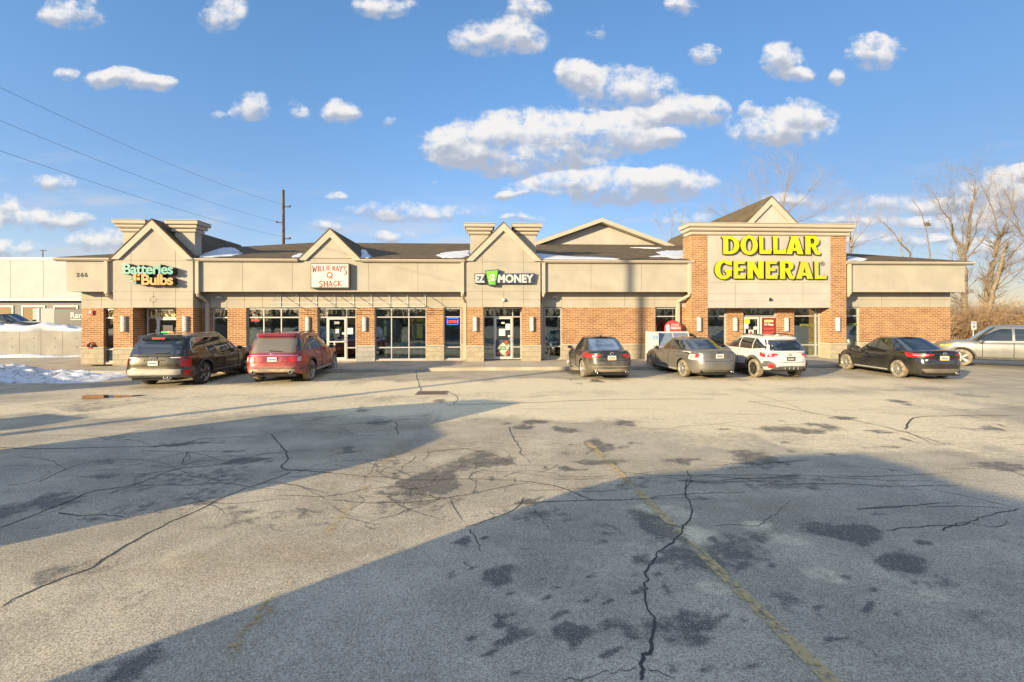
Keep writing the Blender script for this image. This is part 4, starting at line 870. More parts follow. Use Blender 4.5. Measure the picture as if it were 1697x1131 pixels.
    for px, Y, l in ((1338, .70, 'thin black lettering band on the window right of the double doors'), (1414, GW, 'thin black lettering band on the window right of the brick pier above the black sedan')):
        t, p = card('window_band', l, 'lettering', px, 539 if px < 1400 else 538, Y+.04, .80 if px < 1400 else .50, .10, m5); m = MB(); text_mb(m, 'DOLLAR GENERAL', FRONT(0, -.006, -.03), .085 if px < 1400 else .055, 0, .002, .004); m.build('lettering', M_['dark'], t)
posters()
# ---- things seen through the shop windows
def inside():
    p = atY(692.5, 562, 1.7); t = thing('t_shirt', 'tan t-shirt on a wire stand in the barbecue shop window', 't-shirt', (p.x, 1.7, .16)); q = MB()
    sh = [(-.26, 1.05), (.26, 1.05), (.28, 1.78), (.42, 1.62), (.52, 1.72), (.32, 2.02), (.12, 2.10), (0, 2.04), (-.12, 2.10), (-.32, 2.02), (-.52, 1.72), (-.42, 1.62), (-.28, 1.78)]
    q.pxz(sh, -.08, .08); q.build('shirt', simple('tan_cloth', (.50, .36, .13), .9), t, .03); q = MB()
    for s in (-.2, .2): q.tube([(s, 0, 0), (s, 0, 1.1)], .012, 6)
    q.build('stand', M_['alu'], t)
    for px, py, w_, h_, lb in ((646, 545, .62, .95, 'pale panel board standing behind the left lites of the barbecue shop window'), (668.5, 564, .40, .50, 'small pale board behind the middle lite of the barbecue shop window')):
        p = atY(px, py, 1.9); t = thing('display_board', lb, 'board', (p.x, 1.9, .16)); z_ = p.z-.16; q = MB(); q.box(-w_/2, w_/2, 0, .04, z_-h_/2, z_+h_/2); q.build('board', simple('pale_board', (.50, .48, .34), .8), t); q = MB()
        for s in (-w_*.4, w_*.4): q.box(s-.015, s+.015, .01, .03, 0, z_-h_/2)
        q.build('stand', M_['alu'], t)
    goods = [simple('goods_%d' % i, c, .7) for i, c in enumerate([(.5, .34, .06), (.36, .05, .04), (.08, .13, .05), (.45, .42, .34), (.06, .07, .10), (.45, .36, .05)])]
    def shelf(px, Y, w, h, label, seed, pal):
        p = atY(px, 560, Y); t = thing('goods_shelf', label, 'shelf', (p.x, Y, .16)); q = MB(); rnd = random.Random(seed); n = max(2, int(h/.42))
        for k in range(n+1): q.box(-w/2, w/2, -.2, .2, k*h/n, k*h/n+.03)
        q.box(-w/2, w/2, .2, .23, 0, h); q.build('rack', M_['room2'], t)
        gs = {}
        for k in range(n):
            x = -w/2+.03
            while x < w/2-.15:
                ww = rnd.uniform(.1, .3); hh = rnd.uniform(.15, h/n-.08); mi = rnd.choice(pal); gs.setdefault(mi, MB()).box(x, min(x+ww, w/2), -.17, .15, k*h/n+.031, k*h/n+.031+hh); x += ww+.02
        for mi, g in gs.items(): tag(g.build('goods', goods[mi], t), kind='stuff')
    shelf(640, 3.0, 1.6, .9, 'low counter of goods behind the left lite of the barbecue shop window', 1, [0, 1, 2, 4]); shelf(665, 3.4, 1.6, .9, 'low counter of goods behind the middle lite of the barbecue shop window', 2, [0, 1, 2, 4])
    shelf(1333, 2.2, 1.0, 1.9, 'tall shelf of pale goods behind the store window right of the double doors', 3, [3, 3, 5, 5]); shelf(1348, 1.9, .5, 1.5, 'yellow goods rack at the right edge of the store window', 4, [5, 5, 0]); shelf(443, 3.2, 1.6, 1.6, 'shelf of goods behind the window with the red open sign', 5, [2, 3, 0])
    shelf(1188, 3.0, 1.2, 1.7, 'shelf behind the store window beside the ice freezer', 6, [3, 4, 2]); shelf(917, 3.0, .9, 1.4, 'shelf behind the narrow window above the black sedan by the brick wall', 7, [3, 2, 4])
    for x0, x1, n in ((1173, 1204, 'long white strip light inside the store window beside the freezer'), (1232, 1288, 'long white strip light inside above the double doors'), (1316, 1356, 'long white strip light inside the store window right of the double doors'), (1088, 1122, 'long white strip light inside the window above the ice freezer')):
        for k in range(3):
            t = thing('strip_light', n, 'ceiling light', (X((x0+x1)/2, 1.9+k*1.2), 1.9+k*1.2, 2.9), group='strip lights inside the large store'); q = MB(); w = (X(x1)-X(x0))*.55; q.box(-w, w, -.07, .07, 0, .06); q.build('tube', M_['strip'], t)
M_['strip'] = lit('strip_glow', (.9, 1, .92), 1.1)
inside()
# ---- snow left on the roof
def roof_pt(px, py, h=.0):
    d = ray(px, py); o = Vector((0, -CD, CH)); k = (ZG+.025-.25*CD*1 - CH)/(d.z-.25*d.y) if False else None
    # plane z = ZG + .25*(y+.10) + h
    k = (ZG+.025+h-CH+.25*(-CD))/(d.z-.25*d.y); return o+d*k
def snow_roof():
    L = [([(331, 427), (333, 420), (345, 415), (358, 411), (380, 411), (391, 413), (398, 419), (402, 421), (380, 425), (350, 427.5)], 'snow patch lying on the roof right of the left gable'),
         ([(484, 427), (488, 423), (497, 421), (504, 421.5), (502, 427)], 'small snow patch on the eave left of the small gable'), ([(598, 428), (595, 412.5), (604, 415), (612, 422), (616, 426), (610, 428.5)], 'triangular snow patch on the roof right of the small gable'),
         ([(722, 424), (732, 420), (750, 417.5), (772, 416), (780, 416), (776, 424), (768, 428), (735, 428)], 'snow patch on the roof left of the middle gable'),
         ([(889, 421), (905, 423), (925, 424.5), (960, 426.5), (990, 427), (1010, 427.5), (1028, 429.5), (1020, 431.5), (960, 432.5), (893, 431.5)], 'long snow strip along the eave right of the middle gable'),
         ([(1076, 426), (1100, 425), (1088, 418), (1105, 416), (1130, 416), (1140, 419), (1140, 429), (1115, 429), (1105, 427)], 'snow patch on the roof against the left of the tall brick store front'), ([(1044, 411), (1060, 410.2), (1098, 411.2), (1088, 412.8)], 'thin snow line along the base of the wide rear gable'),
         ([(1404, 425.5), (1420, 427), (1438, 430), (1430, 432.5), (1404, 433)], 'snow patch in shade on the roof right of the tall brick store front')]
    srn = random.Random(3)
    for P, lb in L:
        P = [tuple(Vector(P[i]).lerp(Vector(P[(i+1) % len(P)]), k/6)+Vector((srn.gauss(0, .9), srn.gauss(0, .35)))) for i in range(len(P)) for k in range(6)]
        a = [roof_pt(*p) for p in P]; c = sum(a, Vector())/len(a); t = MB(); n = len(a); rg = []
        for v in a: v.y = max(v.y, .06)
        a_ok = True
        for sc_, h in ((1.0, .0), (.97, .045), (.8, .075), (.4, .09)): rg += [Vector((c.x+(p.x-c.x)*sc_, c.y+(p.y-c.y)*sc_, 0)) for p in a]; 
        vs = []
        for i, v in enumerate(rg): h = (.005, .022, .035, .045)[i//n]; v.z = roof_z(v.y)+h; vs.append(v-c)
        vs.append(Vector((0, 0, roof_z(c.y)+.05-c.z)))
        fs = [(k*n+i, k*n+(i+1) % n, (k+1)*n+(i+1) % n, (k+1)*n+i) for k in range(3) for i in range(n)]+[(3*n+i, 3*n+(i+1) % n, 4*n) for i in range(n)]
        t.mesh(vs, fs, 0, True); o = t.build('snow_patch', M_['snowclean']); o.location = c; tag(o, lb, 'snow', 'snow patches on the plaza roof')
snow_roof()

# ------------------------------------------------------------------ vehicles (local: +Y forward, X right, origin under the rear axle)
def paint(name, col, rough=.28, metal=.35, dust=.35, dcol=(.42, .36, .27)):
    def fn(t, o):
        c = OC(t); z = t.add('ShaderNodeSeparateXYZ', i_0=c).outputs[2]; n = t.noise(c, 2.6, 6, .65); n2 = t.noise(c, 30, 3)
        f = t.m('MULTIPLY', t.ss(t.m('ADD', t.m('MULTIPLY', t.m('SUBTRACT', 1.25, z), .6), t.m('MULTIPLY', n, .8)), .45, 1.15), dust)
        f = t.m('ADD', f, t.m('MULTIPLY', t.ss(n2, .62, .75), dust*.35), clamp=True)
        cc = t.mix(f, col, dcol)
        princ(t, o, Base_Color=cc, Roughness=t.m('ADD', rough, t.m('MULTIPLY', f, .5)), Metallic=t.m('MULTIPLY', metal, t.m('SUBTRACT', 1, f)), Coat_Weight=t.m('MULTIPLY', .6, t.m('SUBTRACT', 1, f)), Coat_Roughness=.06)
    return mat(name, fn)
def emi(col): return col
M_['tyre'] = simple('tyre_rubber', (.035, .033, .03), .85, 0, .3, 9); M_['tyredust'] = simple('dusty_tyre', (.20, .165, .115), .9, 0, .35, 7)
M_['rimsilver'] = simple('silver_rim', (.40, .385, .36), .35, .6, .1); M_['rimdark'] = simple('dark_rim', (.05, .05, .05), .4, .3); M_['well'] = simple('wheel_well', (.012, .012, .012), .95)
M_['taillight'] = mat('tail_lens', lambda t, o: princ(t, o, Base_Color=(.42, .012, .014), Roughness=.34, Coat_Weight=.12, Specular_IOR_Level=.5)); M_['clearlens'] = mat('clear_lens', lambda t, o: princ(t, o, Base_Color=(.46, .40, .37), Roughness=.3, Coat_Weight=.15))
M_['pinklens'] = mat('pale_tail_lens', lambda t, o: princ(t, o, Base_Color=(.50, .22, .20), Roughness=.3, Coat_Weight=.15)); M_['chrome'] = simple('chrome', (.62, .60, .58), .15, .9, .03); M_['plate'] = simple('plate', (.46, .46, .44), .5); M_['plateY'] = simple('plate_yellow', (.75, .55, .04), .5)
M_['clad'] = simple('grey_cladding', (.075, .075, .072), .7, 0, .25, 8); M_['seam'] = simple('seam', (.008, .008, .008), .9); M_['platedark'] = simple('plate_dark', (.06, .05, .05), .5); M_['platetext'] = simple('plate_ink', (.10, .12, .22), .6)
def lerpL(L, x):
    if x <= L[0][0]: return L[0][1]
    for (a, p), (b, q) in zip(L, L[1:]):
        if x <= b:
            k = (x-a)/(b-a); k = k*k*(3-2*k) if len(L) > 3 else k; return p+(q-p)*k
    return L[-1][1]
def lin(L, x):
    if x <= L[0][0]: return L[0][1]
    for (a, p), (b, q) in zip(L, L[1:]):
        if x <= b: return p+(q-p)*(x-a)/(b-a)
    return L[-1][1]
class Car:
    def __init__(c, root, P): c.r = root; c.P = P; c.yr = -P['ro']; c.yf = P['wb']+P['fo']
    # lower body -----------------------------------------------------
    def sill(c, y):
        P = c.P; z = lin([(c.yr, P['zbr']), (c.yr+.5, P['zsill']), (c.yf-.5, P['zsill']), (c.yf, P['zbf'])], y)
        for yc in (0, P['wb']):
            d = abs(y-yc); ra = P['ra']
            if d < ra: z = max(z, P['rw']+math.sqrt(ra*ra-d*d))
        return z
    def base(c, y): return lin([(c.yr, c.P['zbr']), (c.yr+.5, c.P['zsill']), (c.yf-.5, c.P['zsill']), (c.yf, c.P['zbf'])], y)
    def deck(c, y): return lin(c.P['deck'], y)
    def ends(c, v):
        P = c.P; return c.yr+lin(P['rear'], v), c.yf-lin(P['front'], v)
    def hw(c, v): return c.P['W']/2*lin(c.P['wv'], v)
    def n(c, u): return c.P.get('nr', 6.) if u < 0 else c.P.get('nf', 4.)
    def side(c, y, z):                       # half-width of the lower body at (y, z)
        b = c.base(y); v = min(max((z-b)/(c.deck(y)-b), 0), 1); a0, a1 = c.ends(v); yc = (a0+a1)/2; u = (y-yc)/((a1-a0)/2); n = c.n(u)
        return c.hw(v)*max(1-min(abs(u), 1)**n, 0)**(1/n)
    def rear(c, x, z):
        b = c.base(c.yr); v = min(max((z-b)/(c.deck(c.yr+.05)-b), 0), 1); a0, a1 = c.ends(v); n = c.n(-1); yc = (a0+a1)/2
        return yc-(a1-a0)/2*max(1-min(abs(x)/c.hw(v), 1)**n, 0)**(1/n)
    def frontp(c, x, z):
        b = c.base(c.yf); v = min(max((z-b)/(c.deck(c.yf-.05)-b), 0), 1); a0, a1 = c.ends(v); n = c.n(1); yc = (a0+a1)/2
        return yc+(a1-a0)/2*max(1-min(abs(x)/c.hw(v), 1)**n, 0)**(1/n)
    def cols(c):
        L = c.yf-c.yr; ys = []; y = c.yr+.10
        while y < c.yf-.2: ys.append(y); y += .07
        for yc in (0, c.P['wb']):
            ra = c.P['ra']; ys = [q for q in ys if abs(abs(q-yc)-ra) > .03]+[yc-ra-.002, yc-ra+.004, yc-ra+.03, yc+ra-.03, yc+ra-.004, yc+ra+.002]
        out = []; ym = (c.yr+c.yf)/2; a = L/2
        for xf in (0, .2, .4, .6, .75, .85, .92, .97): 
            n = c.n(-1); out.append((-(1-xf**n)**(1/n), xf))
        nr = [(q-ym)/a for q in sorted(ys)]; lo = out[-1][0]; n = c.n(1); end = []
        for xf in (.95, .85, .7, .5, .25, 0): end.append(((1-xf**n)**(1/n), xf))
        hi = end[0][0]
        for u in nr:
            if lo+.004 < u < hi-.004: out.append((u, (1-abs(u)**c.n(u))**(1/c.n(u))))
        return out+end
    def body(c, mats):
        P = c.P; V = [0, .06, .14, .24, .34, .44, .54, .64, .74, .84, .92, .965, 1.0]; C = c.cols(); mb = MB(); a = (c.yf-c.yr)/2; ym = (c.yf+c.yr)/2
        grid = []
        for u, xf in C:
            y0 = ym+a*u; zs = c.sill(y0); zb = c.base(y0); zd = c.deck(y0); col = []
            for k, v in enumerate(V):
                z = zs+(zd-zs)*v; vv = (z-zb)/(zd-zb); a0, a1 = c.ends(vv); y = (a0+a1)/2+(a1-a0)/2*u
                if abs(xf) < .999 and .2 < abs(u) < .97: y = y0+ (y-y0)*abs(u)**6
                x = c.hw(vv)*xf; sh = {11: .012, 12: .045}.get(k, 0)
                col.append((max(x-sh*(1 if xf > .3 else xf/.3), 0), y+(sh*.8 if u < -.97 else -sh*.8 if u > .97 else 0), z))
            grid.append(col)
        n, m = len(C), len(V)
        for s in (1, -1):
            vs = [(s*p[0], p[1], p[2]) for col in grid for p in col]
            mb.mesh(vs, [(i*m+j, i*m+j+1, (i+1)*m+j+1, (i+1)*m+j) for i in range(n-1) for j in range(m-1)], 0, True)
            bot = [(s*col[0][0], col[0][1], col[0][2]) for col in grid]; bi = [(s*max(col[0][0]-.16, 0), col[0][1]+(.12 if C[i][0] < -.95 else -.12 if C[i][0] > .95 else 0), col[0][2]+.0) for i, col in enumerate(grid)]
            mb.mesh(bot+bi, [(i, i+1, n+i+1, n+i) for i in range(n-1)], 1)
            fr = (1, .92, .8, .6, .3, 0); cr = P.get('crown', .035)
            tv = [(s*col[-1][0]*f, col[-1][1], col[-1][2]+cr*(1-f**2.5)*(0 if i in (0, n-1) else 1)) for i, col in enumerate(grid) for f in fr]; q = len(fr)
            mb.mesh(tv, [(i*q+j, i*q+j+1, (i+1)*q+j+1, (i+1)*q+j) for i in range(n-1) for j in range(q-1)], 0, True)
        b = mb.build('body', mats, c.r, weld=True)
        u = MB(); w = P['W']/2-.14; u.box(-w+.12, w-.12, c.yr+.16, c.yf-.18, P['zsill']-.03, .62, 0)
        for yc in (0, P['wb']): u.box(-w-.0, w+.0, yc-P['ra']-.02, yc+P['ra']+.02, P['rw']+.10, P['rw']+P['ra']+.02)
        u.build('underbody', M_['well'], c.r); return b
    # greenhouse -----------------------------------------------------
    def gz(c, y): return lin(c.P['gbase'], y)
    def rz(c, y): 
        P = c.P; ymid = P['roof_mid']; return P['H']-P.get('roof_rail', 0)-P['roof_k']*(y-ymid)**2
    def gends(c, v): return lin(c.P['gr'], v), lin(c.P['gf'], v)
    def ghw(c, v): return lin(c.P['gw'], v)
    def gn(c, u): return c.P.get('gnr', 7.) if u < 0 else c.P.get('gnf', 4.)
    def gside(c, y, z):
        b = c.gz(y); v = min(max((z-b)/(c.rz(y)-b), 0), 1); a0, a1 = c.gends(v); u = (y-(a0+a1)/2)/((a1-a0)/2); n = c.gn(u)
        return c.ghw(v)*max(1-min(abs(u), 1)**n, 0)**(1/n)
    def grear(c, x, v):
        a0, a1 = c.gends(v); n = c.gn(-1); y = (a0+a1)/2-(a1-a0)/2*max(1-min(abs(x)/c.ghw(v), 1)**n, 0)**(1/n); return y, c.gz(y)+v*(c.rz(y)-c.gz(y))
    def gfront(c, x, v):
        a0, a1 = c.gends(v); n = c.gn(1); y = (a0+a1)/2+(a1-a0)/2*max(1-min(abs(x)/c.ghw(v), 1)**n, 0)**(1/n); return y, c.gz(y)+v*(c.rz(y)-c.gz(y))
    def cabin(c, mats):
        V = [0, .15, .3, .45, .6, .75, .86, .93, .97, 1.0]; C = []
        for xf in (0, .25, .5, .7, .84, .93, .98): n = c.gn(-1); C.append((-(1-xf**n)**(1/n), xf))
        e = []
        for xf in (.97, .9, .75, .5, .25, 0): n = c.gn(1); e.append(((1-xf**n)**(1/n), xf))
        lo, hi = C[-1][0], e[0][0]; N = 22
        for i in range(1, N): u = lo+(hi-lo)*i/N; C.append((u, (1-abs(u)**c.gn(u))**(1/c.gn(u))))
        C += e; mb = MB(); grid = []
        for u, xf in C:
            col = []
            for k, v in enumerate(V):
                a0, a1 = c.gends(v); y = (a0+a1)/2+(a1-a0)/2*u; z = c.gz(y)+v*(c.rz(y)-c.gz(y)); sh = {7: .006, 8: .02, 9: .06}.get(k, 0); col.append((max(c.ghw(v)*xf-sh*min(1, xf*3), 0), y+(sh if u < -.97 else -sh if u > .97 else 0), z))
            grid.append(col)
        n, m = len(C), len(V)
        for s in (1, -1):
            mb.mesh([(s*p[0], p[1], p[2]) for col in grid for p in col], [(i*m+j, i*m+j+1, (i+1)*m+j+1, (i+1)*m+j) for i in range(n-1) for j in range(m-1)], 0, True)
            fr = (1, .9, .75, .5, .25, 0); q = len(fr)
            mb.mesh([(s*col[-1][0]*f, col[-1][1], col[-1][2]+.03*(1-f*f)*(0 if i in (0, n-1) else 1)) for i, col in enumerate(grid) for f in fr], [(i*q+j, i*q+j+1, (i+1)*q+j+1, (i+1)*q+j) for i in range(n-1) for j in range(q-1)], 0, True)
        return mb.build('cabin', mats, c.r, weld=True)
    # panels laid on those surfaces ----------------------------------
    def sheet(c, name, rows, m, parent=None, off=None):
        mb = MB(); a, b = len(rows), len(rows[0]); mb.mesh([p for r in rows for p in r], [(i*b+j, i*b+j+1, (i+1)*b+j+1, (i+1)*b+j) for i in range(a-1) for j in range(b-1)], 0, True)
        o = mb.build(name, m, parent or c.r); 
        return o
    def side_glass(c, y0, y1, zb, zt, s, m, name='side_window', off=.006, parent=None, N=14):
        rows = []
        for k in range(5):
            row = []
            for i in range(N+1):
                y = y0+(y1-y0)*i/N; b, t_ = zb(y), zt(y); t_ = max(t_, b+.004); z = b+(t_-b)*k/4; row.append((s*(c.gside(y, z)+off), y, z))
            rows.append(row)
        return c.sheet(name, rows, m, parent)
    def rear_glass(c, v0, v1, w0, w1, m, name='rear_window', off=.006, parent=None, N=12):
        rows = []
        for k in range(6):
            v = v0+(v1-v0)*k/5; w = w0+(w1-w0)*k/5; row = []
            for i in range(N+1): x = -w+2*w*i/N; y, z = c.grear(x, v); row.append((x, y-off, z+off*.5))
            rows.append(row)
        return c.sheet(name, rows, m, parent)
    def wind(c, v0, v1, w0, w1, m):
        rows = []
        for k in range(5):
            v = v0+(v1-v0)*k/4; w = w0+(w1-w0)*k/4; rows.append([(lambda x: (x, c.gfront(x, v)[0]+.006, c.gfront(x, v)[1]+.004))(-w+2*w*i/10) for i in range(11)])
        return c.sheet('windscreen', rows, m)
    def rear_panel(c, name, P, m, off=.008, parent=None):
        """polygon strip on the rear face: list of (x, z0, z1)"""
        rows = [[], [], []]
        P = [tuple(a+(b-a)*k/5 for a, b in zip(p0, p1)) for p0, p1 in zip(P, P[1:]) for k in range(5)]+[P[-1]]
        for x, z0, z1 in P:
            for k in range(3): z = z0+(z1-z0)*k/2; rows[k].append((x, c.rear(x, z)-off, z))
        return c.sheet(name, rows, m, parent)
    def wrap(c, name, s, xs, ys, m, off=.009, parent=None):
        """panel from the rear face round the corner: xs [(x,z0,z1)] on the rear, ys [(y,z0,z1)] along the side"""
        if len(xs) > 1: xs = [tuple(a+(b-a)*k/3 for a, b in zip(p0, p1)) for p0, p1 in zip(xs, xs[1:]) for k in range(3)]+[xs[-1]]
        rows = [[] for _ in range(4)]
        ym = c.rear(xs[-1][0], (xs[-1][1]+xs[-1][2])/2)+.03; ys = [(max(y, ym+.045*i), z0, z1) for i, (y, z0, z1) in enumerate(ys)]
        if ys:
            xl, a0_, a1_ = xs[-1]; y1, b0_, b1_ = ys[0]; xe = c.side(y1, (b0_+b1_)/2)
            if xe > xl: xs = xs+[(xl+(xe-xl)*k, a0_+(b0_-a0_)*k, a1_+(b1_-a1_)*k) for k in (.3, .55, .75, .9)]
        for x, z0, z1 in xs:
            for k in range(4): z = z0+(z1-z0)*k/3; rows[k].append((s*(x+off*.4), c.rear(x, z)-off, z))
        for y, z0, z1 in ys:
            for k in range(4): z = z0+(z1-z0)*k/3; rows[k].append((s*(c.side(y, z)+off), y, z))
        return c.sheet(name, rows, m, parent)
    def side_panel(c, name, s, P, m, off=.006, parent=None):
        rows = [[], [], [], []]
        for y, z0, z1 in P:
            for k in range(4): z = z0+(z1-z0)*k/3; rows[k].append((s*(c.side(y, z)+off), y, z))
        return c.sheet(name, rows, m, parent)
    def seam(c, s, y0, z0, y1, z1, w=.010, m=None):
        P = []
        for i in range(9): k = i/8; P.append((y0+(y1-y0)*k, z0+(z1-z0)*k))
        mb = MB(); mb.tube([(s*(c.side(y, z)+.001), y, z) for y, z in P], w, 4, 0, False); return mb.build('door_seam', m or M_['seam'], c.r)
    def arch(c, s, yc, m, w=.07):
        P = c.P; rows = [[], []]
        for i in range(17):
            a = math.pi*i/16
            for k, rr in enumerate((P['ra']-.004, P['ra']+w)):
                y = yc+rr*math.cos(a); z = P['rw']+rr*math.sin(a)*1.0; z = max(z, c.base(y)+.01); rows[k].append((s*(c.side(y, min(z, c.deck(y)-.05))+.014), y, z))
        return c.sheet('arch_trim', rows, m)
    def mirror(c, y, z, m, s):
        mb = MB(); x = s*(c.side(y, c.deck(y)-.05)+.02); mb.lathe([(.001, -.05), (.06, -.045), (.085, 0), (.08, .05), (.001, .065)], 12, Matrix.Translation((x+s*.10, y, z)) @ Matrix.Diagonal((1.25, 1, .85, 1)) @ Matrix.Rotation(R(-90), 4, 'X'))
        mb.box(min(x-s*.06, x+s*.06), max(x-s*.06, x+s*.06), y-.01, y+.04, z-.05, z-.02); o = mb.build('mirror', m, c.r)
        g = MB(); g.lathe([(.001, 0), (.072, 0)], 12, Matrix.Translation((x+s*.10, y-.051, z)) @ Matrix.Diagonal((1.25, 1, .8, 1)) @ Matrix.Rotation(R(90), 4, 'X')); g.build('mirror_glass', M_['dark'], o); return o
    def wheels(c, rim, spokes=5, dust=True, width=.22, rimr=.70, rimface=None, twist=0):
        P = c.P; rw = P['rw']; tr = P['W']/2-.035
        for yc in (0, P['wb']):
            for s in (1, -1):
                w = bpy.data.objects.new('wheel', None); link(w, c.r); w.location = (s*tr, yc, rw); w.empty_display_size = .2
                M = Matrix.Rotation(R(90)*s, 4, 'Y'); h = width
                t = MB(); t.lathe([(rw*rimr, -h), (rw*.90, -h-.005), (rw*.985, -h+.03), (rw, -h+.06), (rw, -.06), (rw*.985, -.025), (rw*.92, .0), (rw*rimr, -.004)], 36, M); t.build('tyre', M_['tyredust'] if dust else M_['tyre'], w)
                r = MB(); r.lathe([(rw*rimr, -.006), (rw*rimr*.97, -.01), (rw*rimr*.93, -.035), (rw*rimr*.90, -.10)], 32, M, 0); r.lathe([(rw*rimr*.94, -.085), (.001, -.075)], 24, M, 1); r.lathe([(.06, -.02), (.055, -.008), (.001, -.006)], 14, M, 0)
                for k in range(spokes):
                    a = 6.283*k/spokes+.3; q = []
                    for rr, ww, hh in ((.05, .030, -.022), (rw*rimr*.55, .026*5/spokes+.010, -.02), (rw*rimr*.95, .030*5/spokes+.012, -.016)):
                        for e in (-1, 1): an = a+e*math.atan2(ww, rr)+twist*(rr/rw); q.append((M @ Vector((rr*math.cos(an), rr*math.sin(an), hh))))
                    z = [M.to_3x3() @ Vector((0, 0, -.03))+p for p in q]
                    r.mesh(q+z, [(0, 1, 3, 2), (2, 3, 5, 4), (0, 2, 8, 6), (2, 4, 10, 8), (1, 3, 9, 7), (3, 5, 11, 9)], 0)
                r.build('rim', [rim, rimface or M_['well']], w)
    def plate(c, z, style='white', y=None, sz=(.305, .155)):
        y = (y if y is not None else c.rear(0, z))-.022; mb = MB(); w, h = sz; mb.box(-w/2, w/2, y, y+.012, z-h/2, z+h/2); o = mb.build('license_plate', M_['platedark'] if style == 'dark' else M_['plate'], c.r)
        k = MB(); rnd = random.Random(int(z*1000)); xx = -w*.36
        while xx < w*.34: ww = rnd.uniform(.018, .03); k.box(xx, xx+ww, y-.003, y-.0005, z-.03, z+.025); xx += ww+.012
        k.build('plate_print', M_['plate'] if style == 'dark' else M_['platetext'], o)
        if style == 'yellow': k = MB(); k.box(-w/2+.005, w/2-.005, y-.003, y-.0005, z-h/2+.005, z-h/2+.05); k.build('plate_band', M_['plateY'], o)
        return o
    def badge(c, body, z, size, spacing=1.0, sx=1, x=0, m=None, name='badge', off=0):
        L = MB(); y = c.rear(x, z); text_mb(L, body, FRONT(x, y-.018+off, z), size, 0, .01, .004, 'CENTER', spacing, sx); return L.build(name, m or M_['chrome'], c.r)
    def ringbadge(c, x, z, rx, rz_, m=None, inner=None):
        mb = MB(); y = c.rear(x, z)-.014; n = 20
        o = [(x+rx*math.cos(6.283*i/n), y, z+rz_*math.sin(6.283*i/n)) for i in range(n)]
        mb.tube(o+[o[0], o[1]], .009, 5, 0); 
        if inner: 
            for st in inner: mb.tube([(x+a*rx, y, z+b*rz_) for a, b in st], .008, 5)
        return mb.build('badge', m or M_['chrome'], c.r)
    def handle(c, s, y, z, m):
        mb = MB(); x = c.side(y, z); mb.tube([(s*(x-.01), y-.10, z), (s*(x+.028), y-.07, z), (s*(x+.028), y+.07, z), (s*(x-.01), y+.10, z)], .014, 6); return mb.build('door_handle', m, c.r)
    def exhaust(c, x, z, r=.045, y=None):
        mb = MB(); y = c.yr+.06 if y is None else y; mb.lathe([(r*.8, .12), (r*.8, 0), (r, -.01), (r, .15)], 16, Matrix.Translation((x, y, z)) @ Matrix.Rotation(R(-90), 4, 'X')); mb.lathe([(.001, .05), (r*.8, .05)], 12, Matrix.Translation((x, y, z)) @ Matrix.Rotation(R(-90), 4, 'X'), 1); return mb.build('exhaust_tip', [M_['chrome'], M_['well']], c.r)
    def rails(c, x, y0, y1, m, h=.05):
        for s in (-1, 1):
            mb = MB(); P = []
            for i in range(9): k = i/8; y = y0+(y1-y0)*k; P.append((s*(x), y, c.rz(y)+.005+h*(0 if i in (0, 8) else .9 if i in (1, 7) else 1)))
            mb.tube(P, .018, 6); mb.build('roof_rail', m, c.r)
    def fin(c, y, m):
        mb = MB(); z = c.rz(y)+.025; mb.pyz([(y-.09, z), (y+.12, z), (y-.02, z+.06), (y-.08, z+.065)], -.018, .018); mb.build('antenna_fin', m, c.r, .006)

def car_at(name, label, pw, yaw, P, side=-1, cat='car'):
    """pw: photo point under the tyre centre of the rear wheel on the seen side; yaw: heading about Z"""
    g = atG(*pw); off = Matrix.Rotation(yaw, 3, 'Z') @ Vector((side*(P['W']/2-.10), 0, 0))
    r = thing(name, label, cat, (g.x-off.x, g.y-off.y, 0), yaw); return Car(r, P)
def const(z): return lambda y: z

